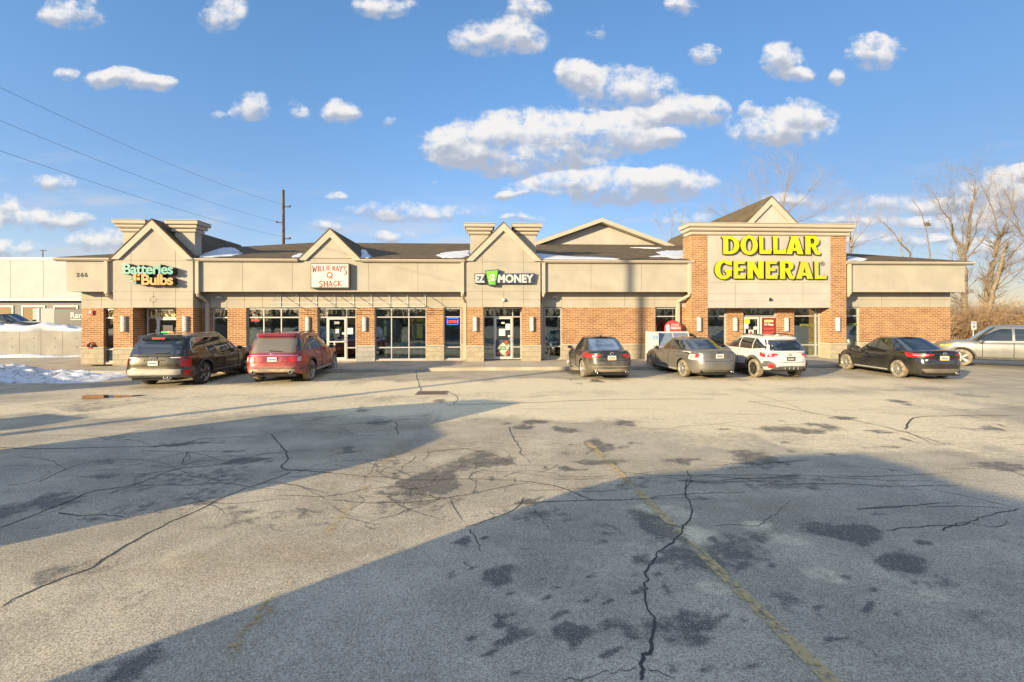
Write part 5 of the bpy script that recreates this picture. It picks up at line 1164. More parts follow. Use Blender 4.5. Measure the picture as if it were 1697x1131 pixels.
def suv_dark():
    P = dict(W=1.985, H=1.76, wb=2.90, ro=1.17, fo=.93, rw=.385, ra=.46, zsill=.29, zbr=.36, zbf=.28, deck=[(-1.2, 1.07), (2.4, 1.06), (2.75, 1.10), (3.4, 1.04), (3.85, .93)],
             wv=[(0, .92), (.15, .97), (.5, 1), (.8, .99), (1, .93)], rear=[(0, .06), (.12, .0), (.30, .0), (.36, .05), (.6, .045), (1, .10)], front=[(0, .05), (.4, 0), (.8, .05), (1, .20)], nr=9., nf=5., crown=.02,
             gbase=[(-1.2, 1.04), (3.2, 1.04)], roof_mid=.7, roof_k=.016, roof_rail=.06, gr=[(0, -1.06), (.5, -.95), (1, -.72)], gf=[(0, 2.62), (.5, 2.17), (1, 1.62)], gw=[(0, .935), (.5, .86), (1, .72)], gnr=9., gnf=5.)
    c = car_at('parked_suv', 'dark olive three row SUV with tall red corner tail lights parked nearest the left gable', (337, 636), R(.3), P, 1)
    pt = paint('dark_olive_paint', (.045, .038, .022), .25, .55, .30, (.22, .18, .11)); c.body([pt, M_['well']]); c.cabin(pt); gl = M_['carglass']
    c.rear_glass(.10, .84, .82, .66, gl); sp = c.rear_glass(.87, 1.0, .70, .66, pt, 'spoiler', .10); c.rear_panel('brake_light', [], M_['taillight']) if 0 else None
    y, z = c.grear(0, .91); mb = MB(); mb.box(-.20, .20, y-.115, y-.10, z-.035, z+.035); mb.build('brake_light', M_['taillight'], c.r)
    for s in (1, -1):
        zt = lambda y: min(1.60-.012*(y-.6)**2, 1.60-max(0, y-1.25)*.42); zb = const(1.14)
        for a, b in ((-.62, .02), (.07, 1.02), (1.09, 2.22)): c.side_glass(a, b, zb, (lambda y: min(zt(y), 1.14+max(0, (y+.66))*3.2)) if a < 0 else zt, s, gl, N=14)
        fr = MB(); 
        pts = [(-.62, 1.13), (2.26, 1.13), (1.9, 1.345), (1.4, 1.55), (1.1, 1.605), (.3, 1.61), (-.35, 1.60), (-.56, 1.50), (-.66, 1.2), (-.62, 1.13)]
        fr.tube([(s*(c.gside(y, z)+.010), y, z) for y, z in pts], .013, 5); fr.build('window_trim', M_['chrome'], c.r)
        c.wrap('taillight', s, [(.80, .72, 1.02), (.86, .70, 1.03), (.93, .68, 1.03)], [(c.yr+.14, .68, 1.03), (c.yr+.22, .68, 1.02), (c.yr+.30, .70, 1.01)], M_['taillight'])
        c.rear_panel('tail_strip', [(s*.50, .985, 1.005), (s*.65, .98, 1.012), (s*.80, .975, 1.015)], M_['clearlens'])
        c.wrap('bumper_corner', s, [(.83, .40, .64), (.9, .38, .68), (.95, .37, .68)], [(c.yr+.18, .37, .68), (c.yr+.45, .37, .66), (c.yr+.62, .38, .60)], M_['clad'], .014)
        c.wrap('reflector', s, [(.885, .42, .58), (.93, .41, .60)], [(c.yr+.14, .41, .60)], M_['taillight'], .022)
        for yc in (0, P['wb']): c.arch(s, yc, M_['clad'], .06)
        c.side_panel('sill_trim', s, [(.52, .31, .42), (1.4, .31, .42), (2.38, .31, .42)], M_['clad'], .008); c.side_panel('chrome_strip', s, [(.56, .425, .455), (1.4, .425, .455), (2.3, .425, .455)], M_['chrome'], .014)
        for y in (.42, 1.12, 2.12): c.seam(s, y, .46 if y > .5 else .86, y+.0, 1.05)
        c.handle(s, .62, .93, M_['chrome']); c.handle(s, 1.72, .93, M_['chrome']); c.mirror(2.05, 1.13, pt, s)
    c.rear_panel('skid_plate', [(-.84, .44, .62), (-.4, .44, .63), (0, .44, .63), (.4, .44, .63), (.84, .44, .62)], simple('grey_skid_plate', (.25, .23, .195), .5), .016); c.rear_panel('lower_bumper', [(-.8, .365, .43), (0, .365, .43), (.8, .365, .43)], M_['clad'], .012)
    c.rear_panel('hatch_seam', [(-.8, .655, .668), (0, .65, .664), (.8, .655, .668)], M_['seam'], .004)
    c.plate(.82, 'white'); c.badge('KIA', .965, .085, 1.0, 1.6); c.badge('TELLURIDE', .905, .05, 2.2, 1.3); w = MB(); y, z = c.grear(0, .14); w.tube([(-.02, y-.03, z+.01), (.42, c.grear(.42, .15)[0]-.03, z+.03)], .014, 6); w.build('wiper', M_['dark'], c.r)
    c.exhaust(.36, .345, .045, c.yr+.03); c.exhaust(.48, .345, .045, c.yr+.03); c.wheels(M_['rimsilver'], 5, False, .24, .72, M_['rimdark'], .1); c.rails(.66, -.5, 1.4, M_['chrome'], .045); c.wind(.08, .9, .80, .64, gl)
def suv_red():
    P = dict(W=2.0, H=1.78, wb=2.86, ro=1.12, fo=1.0, rw=.375, ra=.45, zsill=.30, zbr=.40, zbf=.3, deck=[(-1.2, 1.06), (2.5, 1.05), (2.8, 1.09), (3.4, 1.03), (3.85, .92)],
             wv=[(0, .92), (.15, .97), (.5, 1), (.8, .99), (1, .92)], rear=[(0, .08), (.1, .0), (.30, .0), (.38, .05), (.6, .05), (1, .12)], front=[(0, .05), (.4, 0), (.8, .05), (1, .2)], nr=7., nf=4.5, crown=.02,
             gbase=[(-1.2, 1.03), (3.2, 1.03)], roof_mid=.7, roof_k=.020, roof_rail=.06, gr=[(0, -1.02), (.5, -.90), (1, -.66)], gf=[(0, 2.6), (.5, 2.15), (1, 1.58)], gw=[(0, .93), (.5, .85), (1, .70)], gnr=7., gnf=5.)
    c = car_at('parked_suv', 'dusty red SUV with a silver strip across its tailgate parked beside the olive SUV', (514.5, 630.5), R(2.2), P, 1)
    pt = paint('red_paint_metallic', (.26, .016, .016), .3, .25, .52, (.40, .19, .14)); c.body([pt, M_['well']]); c.cabin(pt); gl = M_['carglass']
    c.rear_glass(.08, .84, .84, .66, mat('dusty_glass', lambda t, o: princ(t, o, Base_Color=(.13, .115, .09), Roughness=.22, Specular_IOR_Level=.8))); c.rear_glass(.87, 1.0, .70, .66, pt, 'spoiler', .09)
    for s in (1, -1):
        zt = lambda y: min(1.60-.014*(y-.6)**2, 1.60-max(0, y-1.2)*.43); zb = const(1.135)
        c.side_glass(-.86, -.34, zb, lambda y: min(1.56, 1.25+(y+.86)*2.5), s, gl); c.side_glass(-.22, .95, zb, lambda y: min(zt(y), 1.135+(y+.26)*2.2), s, gl); c.side_glass(1.02, 2.2, zb, zt, s, gl)
        c.side_glass(-.60, -.55, zb, const(1.54), s, M_['alu'], 'reflection_trim', .009, N=2) if 0 else None
        c.wrap('taillight', s, [(.56, .77, .93), (.7, .755, .965), (.82, .75, .97), (.92, .75, .97)], [(c.yr+.16, .75, .98), (c.yr+.3, .78, 1.0), (c.yr+.42, .86, 1.0)], M_['taillight'])
        tl = c.wrap('tail_lens', s, [(.79, .79, .93), (.84, .79, .94), (.88, .79, .94)], [], M_['clearlens'], .014)
        for yc in (0, P['wb']): c.arch(s, yc, M_['clad'], .055)
        c.wrap('bumper_corner', s, [(.86, .42, .56), (.92, .41, .60), (.96, .41, .60)], [(c.yr+.2, .41, .60), (c.yr+.45, .41, .60), (c.yr+.60, .42, .58)], M_['clad'], .012)
        c.side_panel('sill_trim', s, [(.5, .32, .42), (1.4, .32, .42), (2.36, .32, .42)], M_['galv'], .010)
        for y in (.36, 1.06, 2.08): c.seam(s, y, .44 if y > .5 else .86, y, 1.04)
        c.handle(s, .56, .93, pt); c.handle(s, 1.66, .93, pt); c.mirror(2.02, 1.12, pt, s)
    dustb = simple('dusty_bumper', (.34, .27, .19), .8, 0, .25, 5)
    c.rear_panel('bumper_cover', [(-.88, .56, .65), (0, .56, .65), (.88, .56, .65)], simple('dusty_red_bumper', (.24, .085, .06), .7, 0, .2), .006); c.rear_panel('lower_bumper', [(-.9, .42, .56), (0, .42, .56), (.9, .42, .56)], M_['clad'], .010)
    c.rear_panel('skid_plate', [(-.74, .43, .52), (-.68, .43, .54), (0, .43, .54), (.68, .43, .54), (.74, .43, .52)], dustb, .02)
    c.rear_panel('chrome_strip', [(-.86, .975, 1.0), (-.4, .985, 1.012), (0, .985, 1.015), (.4, .985, 1.012), (.86, .975, 1.0)], M_['chrome'], .02); c.rear_panel('hatch_seam', [(-.78, .665, .678), (0, .66, .674), (.78, .665, .678)], M_['seam'], .008)
    c.rear_panel('recess', [(-.35, .90, .96), (-.28, .76, .96), (.28, .76, .96), (.35, .90, .96)], paint('red_recess', (.18, .012, .012), .4, .2, .5, (.30, .16, .11)), .006)
    c.plate(.86, 'white'); c.ringbadge(-.0, 1.055, .075, .032); c.exhaust(-.60, .43, .055, c.yr-.01); c.exhaust(.60, .43, .055, c.yr-.01); c.wheels(M_['rimsilver'], 5, True, .235, .70, M_['rimdark']); c.rails(.64, -.45, 1.35, M_['dark'], .05); c.fin(-.42, pt); c.wind(.08, .9, .8, .62, gl)
    mb = MB(); y, z = c.grear(0, .12); mb.tube([(-.12, y-.03, z+.05), (.28, c.grear(.28, .12)[0]-.03, z+.02)], .014, 6); mb.build('wiper', M_['dark'], c.r)
def sedan_params(**k):
    P = dict(W=1.83, H=1.47, wb=2.75, ro=1.08, fo=.95, rw=.325, ra=.385, zsill=.20, zbr=.24, zbf=.2, deck=[(-1.1, 1.03), (-.45, 1.045), (.3, .97), (2.1, .93), (2.5, .93), (3.2, .83), (3.7, .70)],
             wv=[(0, .91), (.15, .965), (.5, 1), (.78, .985), (1, .88)], rear=[(0, .10), (.12, .015), (.45, .0), (.62, .05), (.9, .055), (1, .10)], front=[(0, .06), (.4, 0), (.8, .1), (1, .3)], nr=4.6, nf=3.4, crown=.03,
             gbase=[(-1.1, .97), (.1, .90), (2.3, .88), (3.2, .86)], roof_mid=.95, roof_k=.035, gr=[(0, -.60), (.35, -.30), (.7, .02), (1, .36)], gf=[(0, 2.35), (.5, 1.88), (1, 1.36)], gw=[(0, .82), (.4, .76), (1, .60)], gnr=5., gnf=4.)
    P.update(k); return P
def sedan_passat():
    P = sedan_params(W=1.835, H=1.487, wb=2.803, ro=1.08, fo=.98, zbr=.27)
    c = car_at('parked_sedan', 'dusty black sedan with wide red tail lights parked in front of the long brick wall', (966.5, 624.8), R(.2), P, -1)
    pt = paint('black_paint', (.012, .012, .013), .2, .2, .55, (.26, .22, .16)); c.body([pt, M_['well']]); c.cabin(pt); gl = M_['carglass']
    c.rear_glass(.05, .90, .70, .55, M_['carglass_lit'], 'rear_window'); seats(c)
    for s in (1, -1): sedan_sides(c, s, pt, gl, .02)
    for s in (1, -1): c.wrap('taillight', s, [(.40, .90, .925), (.50, .80, .95), (.66, .775, .955), (.78, .77, .955), (.84, .77, .955)], [(c.yr+.22, .78, .955), (c.yr+.32, .80, .95), (c.yr+.42, .84, .94)], M_['taillight']); c.wrap('tail_lens', s, [(.60, .795, .90), (.64, .795, .905), (.68, .795, .90)], [], M_['pinklens'], .013)
    c.rear_panel('chrome_strip', [(-.80, .485, .505), (-.4, .485, .505), (0, .485, .505), (.4, .485, .505), (.80, .485, .505)], M_['chrome'], .014); c.rear_panel('lower_bumper', [(-.74, .30, .40), (0, .30, .40), (.74, .30, .40)], simple('dusty_lower', (.25, .21, .15), .8), .010); c.rear_panel('boot_seam', [(-.5, .70, .712), (0, .695, .708), (.5, .70, .712)], M_['seam'], .006)
    c.plate(.80, 'yellow'); c.ringbadge(0, .945, .058, .058, None, [[(-.6, .6), (-.25, -.75), (0, .1), (.25, -.75), (.6, .6)], [(-.3, .85), (0, .2), (.3, .85)]]); c.exhaust(-.55, .30, .045, c.yr+.04); c.exhaust(.55, .30, .045, c.yr+.04); c.fin(.55, M_['dark']); c.wheels(M_['rimsilver'], 10, True, .215, .70, M_['rimdark']); c.wind(.08, .92, .66, .54, gl)
def seats(c):
    t = bpy.data.objects['parked_sedan']
    for x in (-.38, .38):
        m = MB(); m.box(x-.2, x+.2, .75, .90, .7, 1.12); m.box(x-.12, x+.12, .78, .88, 1.14, 1.30); m.build('seat', simple('beige_seat', (.45, .40, .32), .8), c.r, .04)
def sedan_sides(c, s, pt, gl, dz=0., lit=None):
    zb = lambda y: lin([(-.4, 1.03+dz), (2.2, .965+dz)], y); H = c.P['H']; zt = lambda y: min(H-.075-.045*(y-.95)**2, H-.07-max(0, y-1.15)*.44)
    c.side_glass(-.02, .26, zb, lambda y: min(zt(y), zb(y)+(y+.04)*1.05), s, gl, 'quarter_window', N=6); c.side_glass(.29, 1.0, zb, zt, s, lit or gl); c.side_glass(1.07, 2.05, zb, zt, s, lit or gl)
    for y in (.30, 1.04, 2.10): c.seam(s, y, .30 if y > .5 else .72, y, .93)
    c.handle(s, .46, .84, pt); c.handle(s, 1.44, .82, pt); c.mirror(1.92, 1.0+dz, pt, s); c.side_panel('sill_trim', s, [(.45, .24, .29), (1.3, .24, .29), (2.2, .24, .29)], M_['galv'], .006)
def sedan_fusion():
    P = sedan_params(W=1.834, H=1.445, wb=2.728, ro=1.10, fo=.98, zbr=.27, gr=[(0, -.58), (.35, -.26), (.7, .08), (1, .42)])
    c = car_at('parked_sedan', 'dusty grey brown sedan with pale triangular tail lights parked before the ice freezer', (1132.5, 624.6), R(5.2), P, -1)
    pt = paint('grey_brown_paint', (.135, .132, .125), .32, .5, .38, (.25, .22, .175)); c.body([pt, M_['well']]); c.cabin(pt); gl = M_['carglass']
    c.rear_glass(.05, .90, .70, .55, gl)
    for s in (1, -1):
        sedan_sides(c, s, pt, gl, 0.); c.wrap('taillight', s, [(.60, .70, .93), (.70, .70, .985), (.78, .70, .985), (.83, .70, .98)], [(c.yr+.22, .71, .955), (c.yr+.36, .71, .86), (c.yr+.48, .72, .76)], M_['clearlens']); c.wrap('tail_lens', s, [(.68, .80, .91), (.72, .79, .93), (.76, .79, .93)], [], M_['taillight'], .014)
    c.rear_panel('plate_recess', [(-.36, .90, .93), (-.30, .76, .94), (.30, .76, .94), (.36, .90, .93)], paint('recess_paint', (.12, .11, .09), .4, .4, .4, (.3, .25, .18)), .005); c.plate(.85, 'white'); c.ringbadge(0, .985, .06, .022, M_['platedark']); c.rear_panel('boot_seam', [(-.56, .665, .677), (0, .66, .672), (.56, .665, .677)], M_['seam'], .006)
    c.rear_panel('bumper_seam', [(-.7, .33, .342), (0, .325, .337), (.7, .33, .342)], M_['seam'], .006); c.exhaust(.52, .28, .035, c.yr+.06); c.wheels(M_['rimsilver'], 7, True, .215, .68, M_['rimdark']); c.wind(.08, .92, .66, .54, gl); c.fin(.6, M_['dark'])
def sedan_corolla():
    P = sedan_params(W=1.776, H=1.455, wb=2.70, ro=1.02, fo=.93, zbr=.25, rear=[(0, .10), (.12, .02), (.45, .0), (.62, .06), (.9, .03), (1, .08)], gr=[(0, -.50), (.35, -.2), (.7, .12), (1, .46)])
    c = car_at('parked_sedan', 'shiny black sedan with slim pointed tail lights angled left beside the silver pickup', (1489, 626), R(-4.6), P, -1)
    pt = paint('glossy_black_paint', (.008, .009, .011), .12, .1, .16, (.2, .17, .12)); c.body([pt, M_['well']]); c.cabin(pt); gl = M_['carglass']
    c.rear_glass(.05, .90, .68, .54, gl)
    for s in (1, -1):
        sedan_sides(c, s, pt, gl, 0., M_['carglass']); c.wrap('taillight', s, [(.34, .905, .925), (.50, .865, .935), (.64, .81, .95), (.76, .80, .955), (.81, .80, .955)], [(c.yr+.22, .84, .95), (c.yr+.38, .90, .95), (c.yr+.55, .935, .945)], M_['taillight']); c.wrap('tail_lens', s, [(.5, .90, .915), (.64, .865, .91), (.76, .86, .90)], [(c.yr+.2, .88, .91)], M_['pinklens'], .013)
    c.rear_panel('lower_bumper', [(-.66, .28, .41), (-.5, .28, .43), (0, .28, .43), (.5, .28, .43), (.66, .28, .41)], simple('matte_lower', (.13, .115, .09), .7), .008); c.plate(.80, 'yellow'); c.ringbadge(0, .95, .07, .045, None, [[(-.9, .1), (0, .35), (.9, .1)], [(0, .9), (0, -.9)]]); c.rear_panel('spoiler', [(-.55, 1.0, 1.03), (0, 1.01, 1.04), (.55, 1.0, 1.03)], pt, .05)
    b = MB(); y = c.rear(-.52, .73); b.lathe([(.001, 0), (.06, 0), (.055, .008)], 14, Matrix.Translation((-.55, c.rear(-.55, .72)-.02, .72)) @ Matrix.Diagonal((1.2, 1, .7, 1)) @ Matrix.Rotation(R(-90), 4, 'X')); b.build('sticker', M_['plate'], c.r)
    c.exhaust(.5, .26, .03, c.yr+.08); c.wheels(M_['rimsilver'], 10, True, .205, .70, M_['rimdark']); c.wind(.08, .92, .66, .52, gl)
def crossover():
    P = dict(W=1.80, H=1.60, wb=2.67, ro=.93, fo=.88, rw=.345, ra=.41, zsill=.33, zbr=.36, zbf=.33, deck=[(-1, 1.03), (0, 1.0), (2.2, .99), (2.6, 1.0), (3.2, .93), (3.6, .82)],
             wv=[(0, .92), (.15, .97), (.5, 1), (.8, .985), (1, .90)], rear=[(0, .12), (.10, .03), (.3, .0), (.42, .03), (.6, .05), (1, .14)], front=[(0, .05), (.4, 0), (.8, .08), (1, .25)], nr=4.8, nf=3.8, crown=.02,
             gbase=[(-1, .98), (3, .98)], roof_mid=.75, roof_k=.030, roof_rail=.05, gr=[(0, -.84), (.45, -.70), (.8, -.52), (1, -.42)], gf=[(0, 2.42), (.5, 1.95), (1, 1.40)], gw=[(0, .83), (.5, .77), (1, .62)], gnr=5., gnf=4.)
    c = car_at('parked_crossover', 'white compact crossover with grey cladding and a dark license plate parked before the double doors', (1250.5, 625.6), R(.6), P, -1)
    pt = paint('white_paint', (.50, .49, .47), .3, 0, .12, (.5, .42, .3)); c.body([pt, M_['well']]); c.cabin(pt); gl = M_['carglass']; cl = M_['clad']
    c.rear_glass(.12, .82, .75, .62, gl); c.rear_glass(.86, .98, .64, .60, pt, 'spoiler', .05)
    for s in (1, -1):
        zb = lambda y: 1.06+max(0, (.15-y))*.10; zt = lambda y: min(1.47-.03*(y-.75)**2, 1.47-max(0, y-1.05)*.43)
        c.side_glass(-.56, .10, zb, lambda y: min(zt(y), zb(y)+.02+(y+.58)*.62), s, gl, 'quarter_window'); c.side_glass(.15, .95, zb, zt, s, gl); c.side_glass(1.02, 2.05, zb, zt, s, gl)
        c.wrap('taillight', s, [(.44, .895, .935), (.55, .835, .95), (.66, .80, .955), (.75, .80, .955), (.80, .80, .96)], [(c.yr+.25, .81, .96), (c.yr+.40, .85, .965), (c.yr+.58, .915, .96)], M_['taillight'], .014); c.wrap('tail_lens', s, [(.42, .85, .865), (.50, .85, .875), (.56, .855, .88)], [], M_['clearlens'], .014)
        for yc in (0, P['wb']): c.arch(s, yc, cl, .095)
        c.wrap('bumper_cladding', s, [(.50, .38, .40), (.58, .38, .60), (.66, .38, .67), (.74, .38, .69), (.80, .38, .66)], [(c.yr+.28, .38, .58), (c.yr+.42, .38, .50), (c.yr+.52, .38, .46)], cl, .016); c.wrap('reflector', s, [(.60, .43, .54), (.66, .42, .60), (.72, .43, .58)], [], M_['taillight'], .026)
        c.side_panel('sill_cladding', s, [(.46, .34, .47), (1.3, .34, .45), (2.2, .34, .47)], cl, .012)
        for y in (.36, .98, 2.02): c.seam(s, y, .47 if y > .5 else .85, y, .97)
        c.handle(s, .52, .88, pt); c.handle(s, 1.46, .87, pt); c.mirror(1.92, 1.06, M_['dark'], s)
    c.rear_panel('lower_cladding', [(-.58, .37, .42), (-.46, .37, .50), (0, .37, .51), (.46, .37, .50), (.58, .37, .42)], cl, .014)
    f = MB()
    for x in (-.24, -.08, .08, .24): f.box(x-.008, x+.008, c.rear(x, .44)-.03, c.rear(x, .44)-.005, .39, .48)
    f.build('diffuser_fins', M_['galv'], c.r)
    c.rear_panel('hatch_recess', [(-.46, .78, .79), (-.42, .655, .83), (0, .65, .835), (.42, .655, .83), (.46, .78, .79)], pt, .01); c.rear_panel('hatch_seam', [(-.5, .64, .652), (0, .632, .645), (.5, .64, .652)], M_['seam'], .012); c.plate(.755, 'dark'); c.ringbadge(0, .90, .06, .032, M_['platedark'])
    c.wheels(M_['rimdark'], 5, True, .225, .68, M_['well'], .25); c.rails(.58, -.25, 1.1, M_['dark'], .05); c.wind(.08, .9, .7, .56, gl); c.fin(-.1, pt)
def pickup():
    P = dict(W=1.995, H=1.83, wb=3.18, ro=1.25, fo=.91, rw=.385, ra=.46, zsill=.34, zbr=.45, zbf=.34, deck=[(-1.3, 1.20), (.55, 1.18), (.75, 1.16), (2.5, 1.14), (2.85, 1.16), (3.6, 1.12), (4.1, 1.04)],
             wv=[(0, .92), (.15, .97), (.5, 1), (.8, .99), (1, .93)], rear=[(0, .05), (.2, 0), (1, .04)], front=[(0, .06), (.4, 0), (.8, .04), (1, .18)], nr=9., nf=4.5, crown=.02,
             gbase=[(-1, 1.10), (4, 1.10)], roof_mid=1.6, roof_k=.022, gr=[(0, .50), (.6, .62), (1, .80)], gf=[(0, 2.86), (.5, 2.48), (1, 2.05)], gw=[(0, .955), (.5, .90), (1, .76)], gnr=9., gnf=5.)
    fw = CFR((1592.5-848.5)/FPX*20.9, 20.9); a_ = R(38)+TH
    hd = Vector((-math.cos(a_), math.sin(a_), 0)); yaw = math.atan2(-hd.x, hd.y); rt = Vector((hd.y, -hd.x, 0)); loc = fw-hd*P['wb']+rt*(P['W']/2-.1)
    r = thing('parked_pickup', 'silver grey four door pickup parked side on at the right edge by the brush', 'pickup truck', loc, yaw); c = Car(r, P)
    pt = paint('silver_grey_paint', (.19, .195, .195), .32, .5, .35, (.24, .22, .18)); c.body([pt, M_['well']]); c.cabin(pt); gl = M_['carglass']; c.rear_glass(.1, .85, .72, .62, gl); c.wind(.06, .92, .82, .64, gl)
    for s in (1, -1):
        zb = lambda y: 1.20-.03*(y-1); zt = lambda y: min(1.70-.015*(y-1.5)**2, 1.70-max(0, y-1.92)*.56)
        c.side_glass(.78, 1.50, zb, lambda y: min(zt(y), zb(y)+.05+(y-.72)*4), s, gl); c.side_glass(1.58, 2.72, zb, zt, s, gl)
        for y in (.62, 1.54, 2.50): c.seam(s, y, .46, y, 1.09)
        c.seam(s, .50, .46, .50, 1.12, .012, M_['clearlens']) if s < 0 else None
        c.handle(s, .82, .98, M_['galv']); c.handle(s, 1.78, .98, M_['galv']); c.mirror(2.55, 1.14, pt, s)
        for yc in (0, P['wb']): c.arch(s, yc, M_['clad'], .05)
        c.side_panel('sill_trim', s, [(.5, .35, .45), (1.5, .35, .45), (2.7, .35, .45)], M_['clad'], .008)
        P2 = [(c.yf-.62, .93, .98), (c.yf-.42, .88, .98), (c.yf-.22, .86, .96)]; c.side_panel('headlight', s, P2, simple('amber_lens', (.65, .30, .06), .2), .01)
    bed = MB(); bed.box(-.80, .80, c.yr+.12, .42, 1.17, 1.185); bed.build('bed_cover', M_['dark'], c.r)
    c.wheels(M_['rimsilver'], 5, True, .24, .66, M_['rimdark'])
suv_dark(); suv_red(); sedan_passat(); sedan_fusion(); crossover(); sedan_corolla(); pickup()

# ------------------------------------------------------------------ ice freezer and propane rack by the store
def freezer():
    zt = .15; p0 = atG(1079, 600, zt); x0, x1 = X(1079, -.75), X(1147, -.75); y0, y1 = -.78, .02
    r = thing('ice_freezer', 'white outdoor ice freezer with two sloping grey doors beside the tall store front', 'freezer', ((x0+x1)/2, (y0+y1)/2, zt)); o = Vector(r.location); zh = Zp(1110, 550, -.4)-zt; w = (x1-x0)/2; d = (y1-y0)/2
    b = MB(); b.pyz([(-d, 0), (d, 0), (d, zh), (-d+.42, zh), (-d, zh-.75)], -w, w); b.build('cabinet', M_['white'], r, .02)
    e_ = MB(); e_.box(-w-.004, -w+.36, -d-.012, d-.01, .02, zh+.012); e_.build('end_panel', M_['white'], r, .015)
    sl = Vector((0, .42, .75)).normalized(); nrm = Vector((0, -sl.z, sl.y))
    for s in (-1, 1):
        m = MB(); c0 = Vector(((.36-.04)/2+s*(w-.2)*.48, -d+.03, zh-.71)); a = (w-.2)*.44; q = [c0+Vector((-a, 0, 0)), c0+Vector((a, 0, 0)), c0+Vector((a, 0, 0))+sl*.74, c0+Vector((-a, 0, 0))+sl*.74]
        m.mesh([p+nrm*.012 for p in q]+[p+nrm*.03 for p in q], [(0, 1, 2, 3), (4, 5, 6, 7), (0, 1, 5, 4), (1, 2, 6, 5), (2, 3, 7, 6), (3, 0, 4, 7)]); dr = m.build('door', simple('steel_blue_door', (.20, .24, .30), .25, .3), r)
        h = MB(); h.tube([c0+Vector((s*-a*.8, 0, 0))+sl*.08+nrm*.04, c0+Vector((s*-a*.8, 0, 0))+sl*.3+nrm*.06], .012, 6); h.build('handle', M_['alu'], dr)
    t = MB(); blue = simple('ice_blue', (.12, .35, .62), .5); text_mb(t, 'ICE', FRONT(-w+.18, -d-.018, zh-.34), .22, 0, .008, .006, 'CENTER', 1, .75); t.build('lettering', blue, r)
freezer()
def propane():
    Y = .30; xa, xb = X(1101, Y), X(1128.5, Y); z0, z1 = Zp(1114, 552, Y), Zp(1114, 531.5, Y); w = (xb-xa)/2; h = z1-z0
    r = thing('propane_cage', 'propane bottle cage with a red arched top sign standing behind the ice freezer', 'propane cage', ((xa+xb)/2, Y, .15)); o = Vector(r.location)
    f = MB(); H_ = z0-.15
    for x in (-w, w):
        for y in (-.0, .5-.0): f.box(x-.02, x+.02, y*.6-.02+.02, y*.6+.02+.02, 0, H_)
    for i in range(9): z = H_*i/8; f.box(-w, w, .0, .015, z, z+.015)
    f.box(-w, w, .0, .32, H_-.02, H_); f.build('cage', M_['galv'], r)
    a = MB(); P = [(-w, 0), (w, 0)]+[(w*math.cos(R(t)), h*.42+h*.58*math.sin(R(t))) for t in range(0, 181, 15)]; a.pxz([(x, z+H_) for x, z in P], -.02, 0); s = a.build('arch_sign', M_['red'], r)
    q = MB(); q.box(-w*.84, -w*.40, -.028, -.021, H_+.02, H_+h*.62); q.lathe([(.001, 0), (w*.12, 0), (w*.12, .02)], 10, Matrix.Translation((-w*.62, -.024, H_+h*.66)) @ Matrix.Rotation(R(90), 4, 'X')); q.build('bottle_picture', M_['white'], s)
    b = MB(); b.box(-w*.82, -w*.42, -.034, -.029, H_+h*.30, H_+h*.50); b.build('bottle_band', simple('pale_blue', (.25, .50, .70), .5), s)
    l = MB(); rnd = random.Random(2)
    for z, x0, x1, hh in ((.66, -.18, .62, .05), (.52, -.22, .72, .05), (.30, -.25, .86, .12)):
        x = x0*w
        while x < x1*w: ww = rnd.uniform(.03, .06); l.box(x, x+ww, -.028, -.021, H_+h*z, H_+h*(z)+hh*.8); x += ww+.018
    l.build('print', M_['white'], s)
    t = thing('hand_truck', 'dark handled cart folded behind the right end of the ice freezer', 'cart', (X(1143, .2), .2, .15)); m = MB(); zt = Zp(1140, 541, .2)-.15
    m.tube([(-.12, 0, 0), (-.12, 0, zt-.1), (-.05, 0, zt), (.08, 0, zt), (.14, 0, zt-.12), (.16, 0, 0)], .02, 6); m.build('frame', M_['bronze'], t); g = MB(); g.box(.17, .36, -.1, .06, .0, Zp(1149, 551, .2)-.15); g.build('red_box', simple('dark_red_box', (.22, .03, .03), .5), t)
propane()
def acc_sign():
    Y = 2.6; p = atY(1613, 540, Y); r = thing('parking_sign', 'white accessible parking sign on a post by the right end wall', 'sign', (p.x, Y, 0)); m = MB(); m.tube([(0, 0, 0), (0, 0, p.z+.1)], .025, 8); m.build('post', M_['galv'], r)
    w, h = .155, .235; b = MB(); b.box(-w, w, -.04, -.03, p.z-h, p.z+h); pn = b.build('sign_panel', M_['white'], r, .004); blue = simple('sign_blue', (.03, .14, .40), .5)
    q = MB(); q.box(-.075, .075, -.046, -.041, p.z-.14, p.z+.02); pc = q.build('symbol_field', blue, pn); s = MB()
    s.tube([(0-.02, -.048, p.z-.005), (-.015, -.048, p.z-.06), (.03, -.048, p.z-.062), (.045, -.048, p.z-.105)], .007, 5); s.tube([(-.015+.042*math.cos(a*.5), -.048, p.z-.085+.042*math.sin(a*.5)) for a in range(5, 13)], .006, 5); s.lathe([(.001, 0), (.012, 0)], 10, Matrix.Translation((-.022, -.048, p.z+.006)) @ Matrix.Rotation(R(90), 4, 'X')); s.build('symbol', M_['white'], pn)
    for k, (t, z) in enumerate((('RESERVED', .15), ('PARKING', .09))): g = MB(); text_mb(g, t, FRONT(0, -.043, p.z+z), .05, 0, .004, .002); g.build('lettering', blue, pn)
acc_sign()

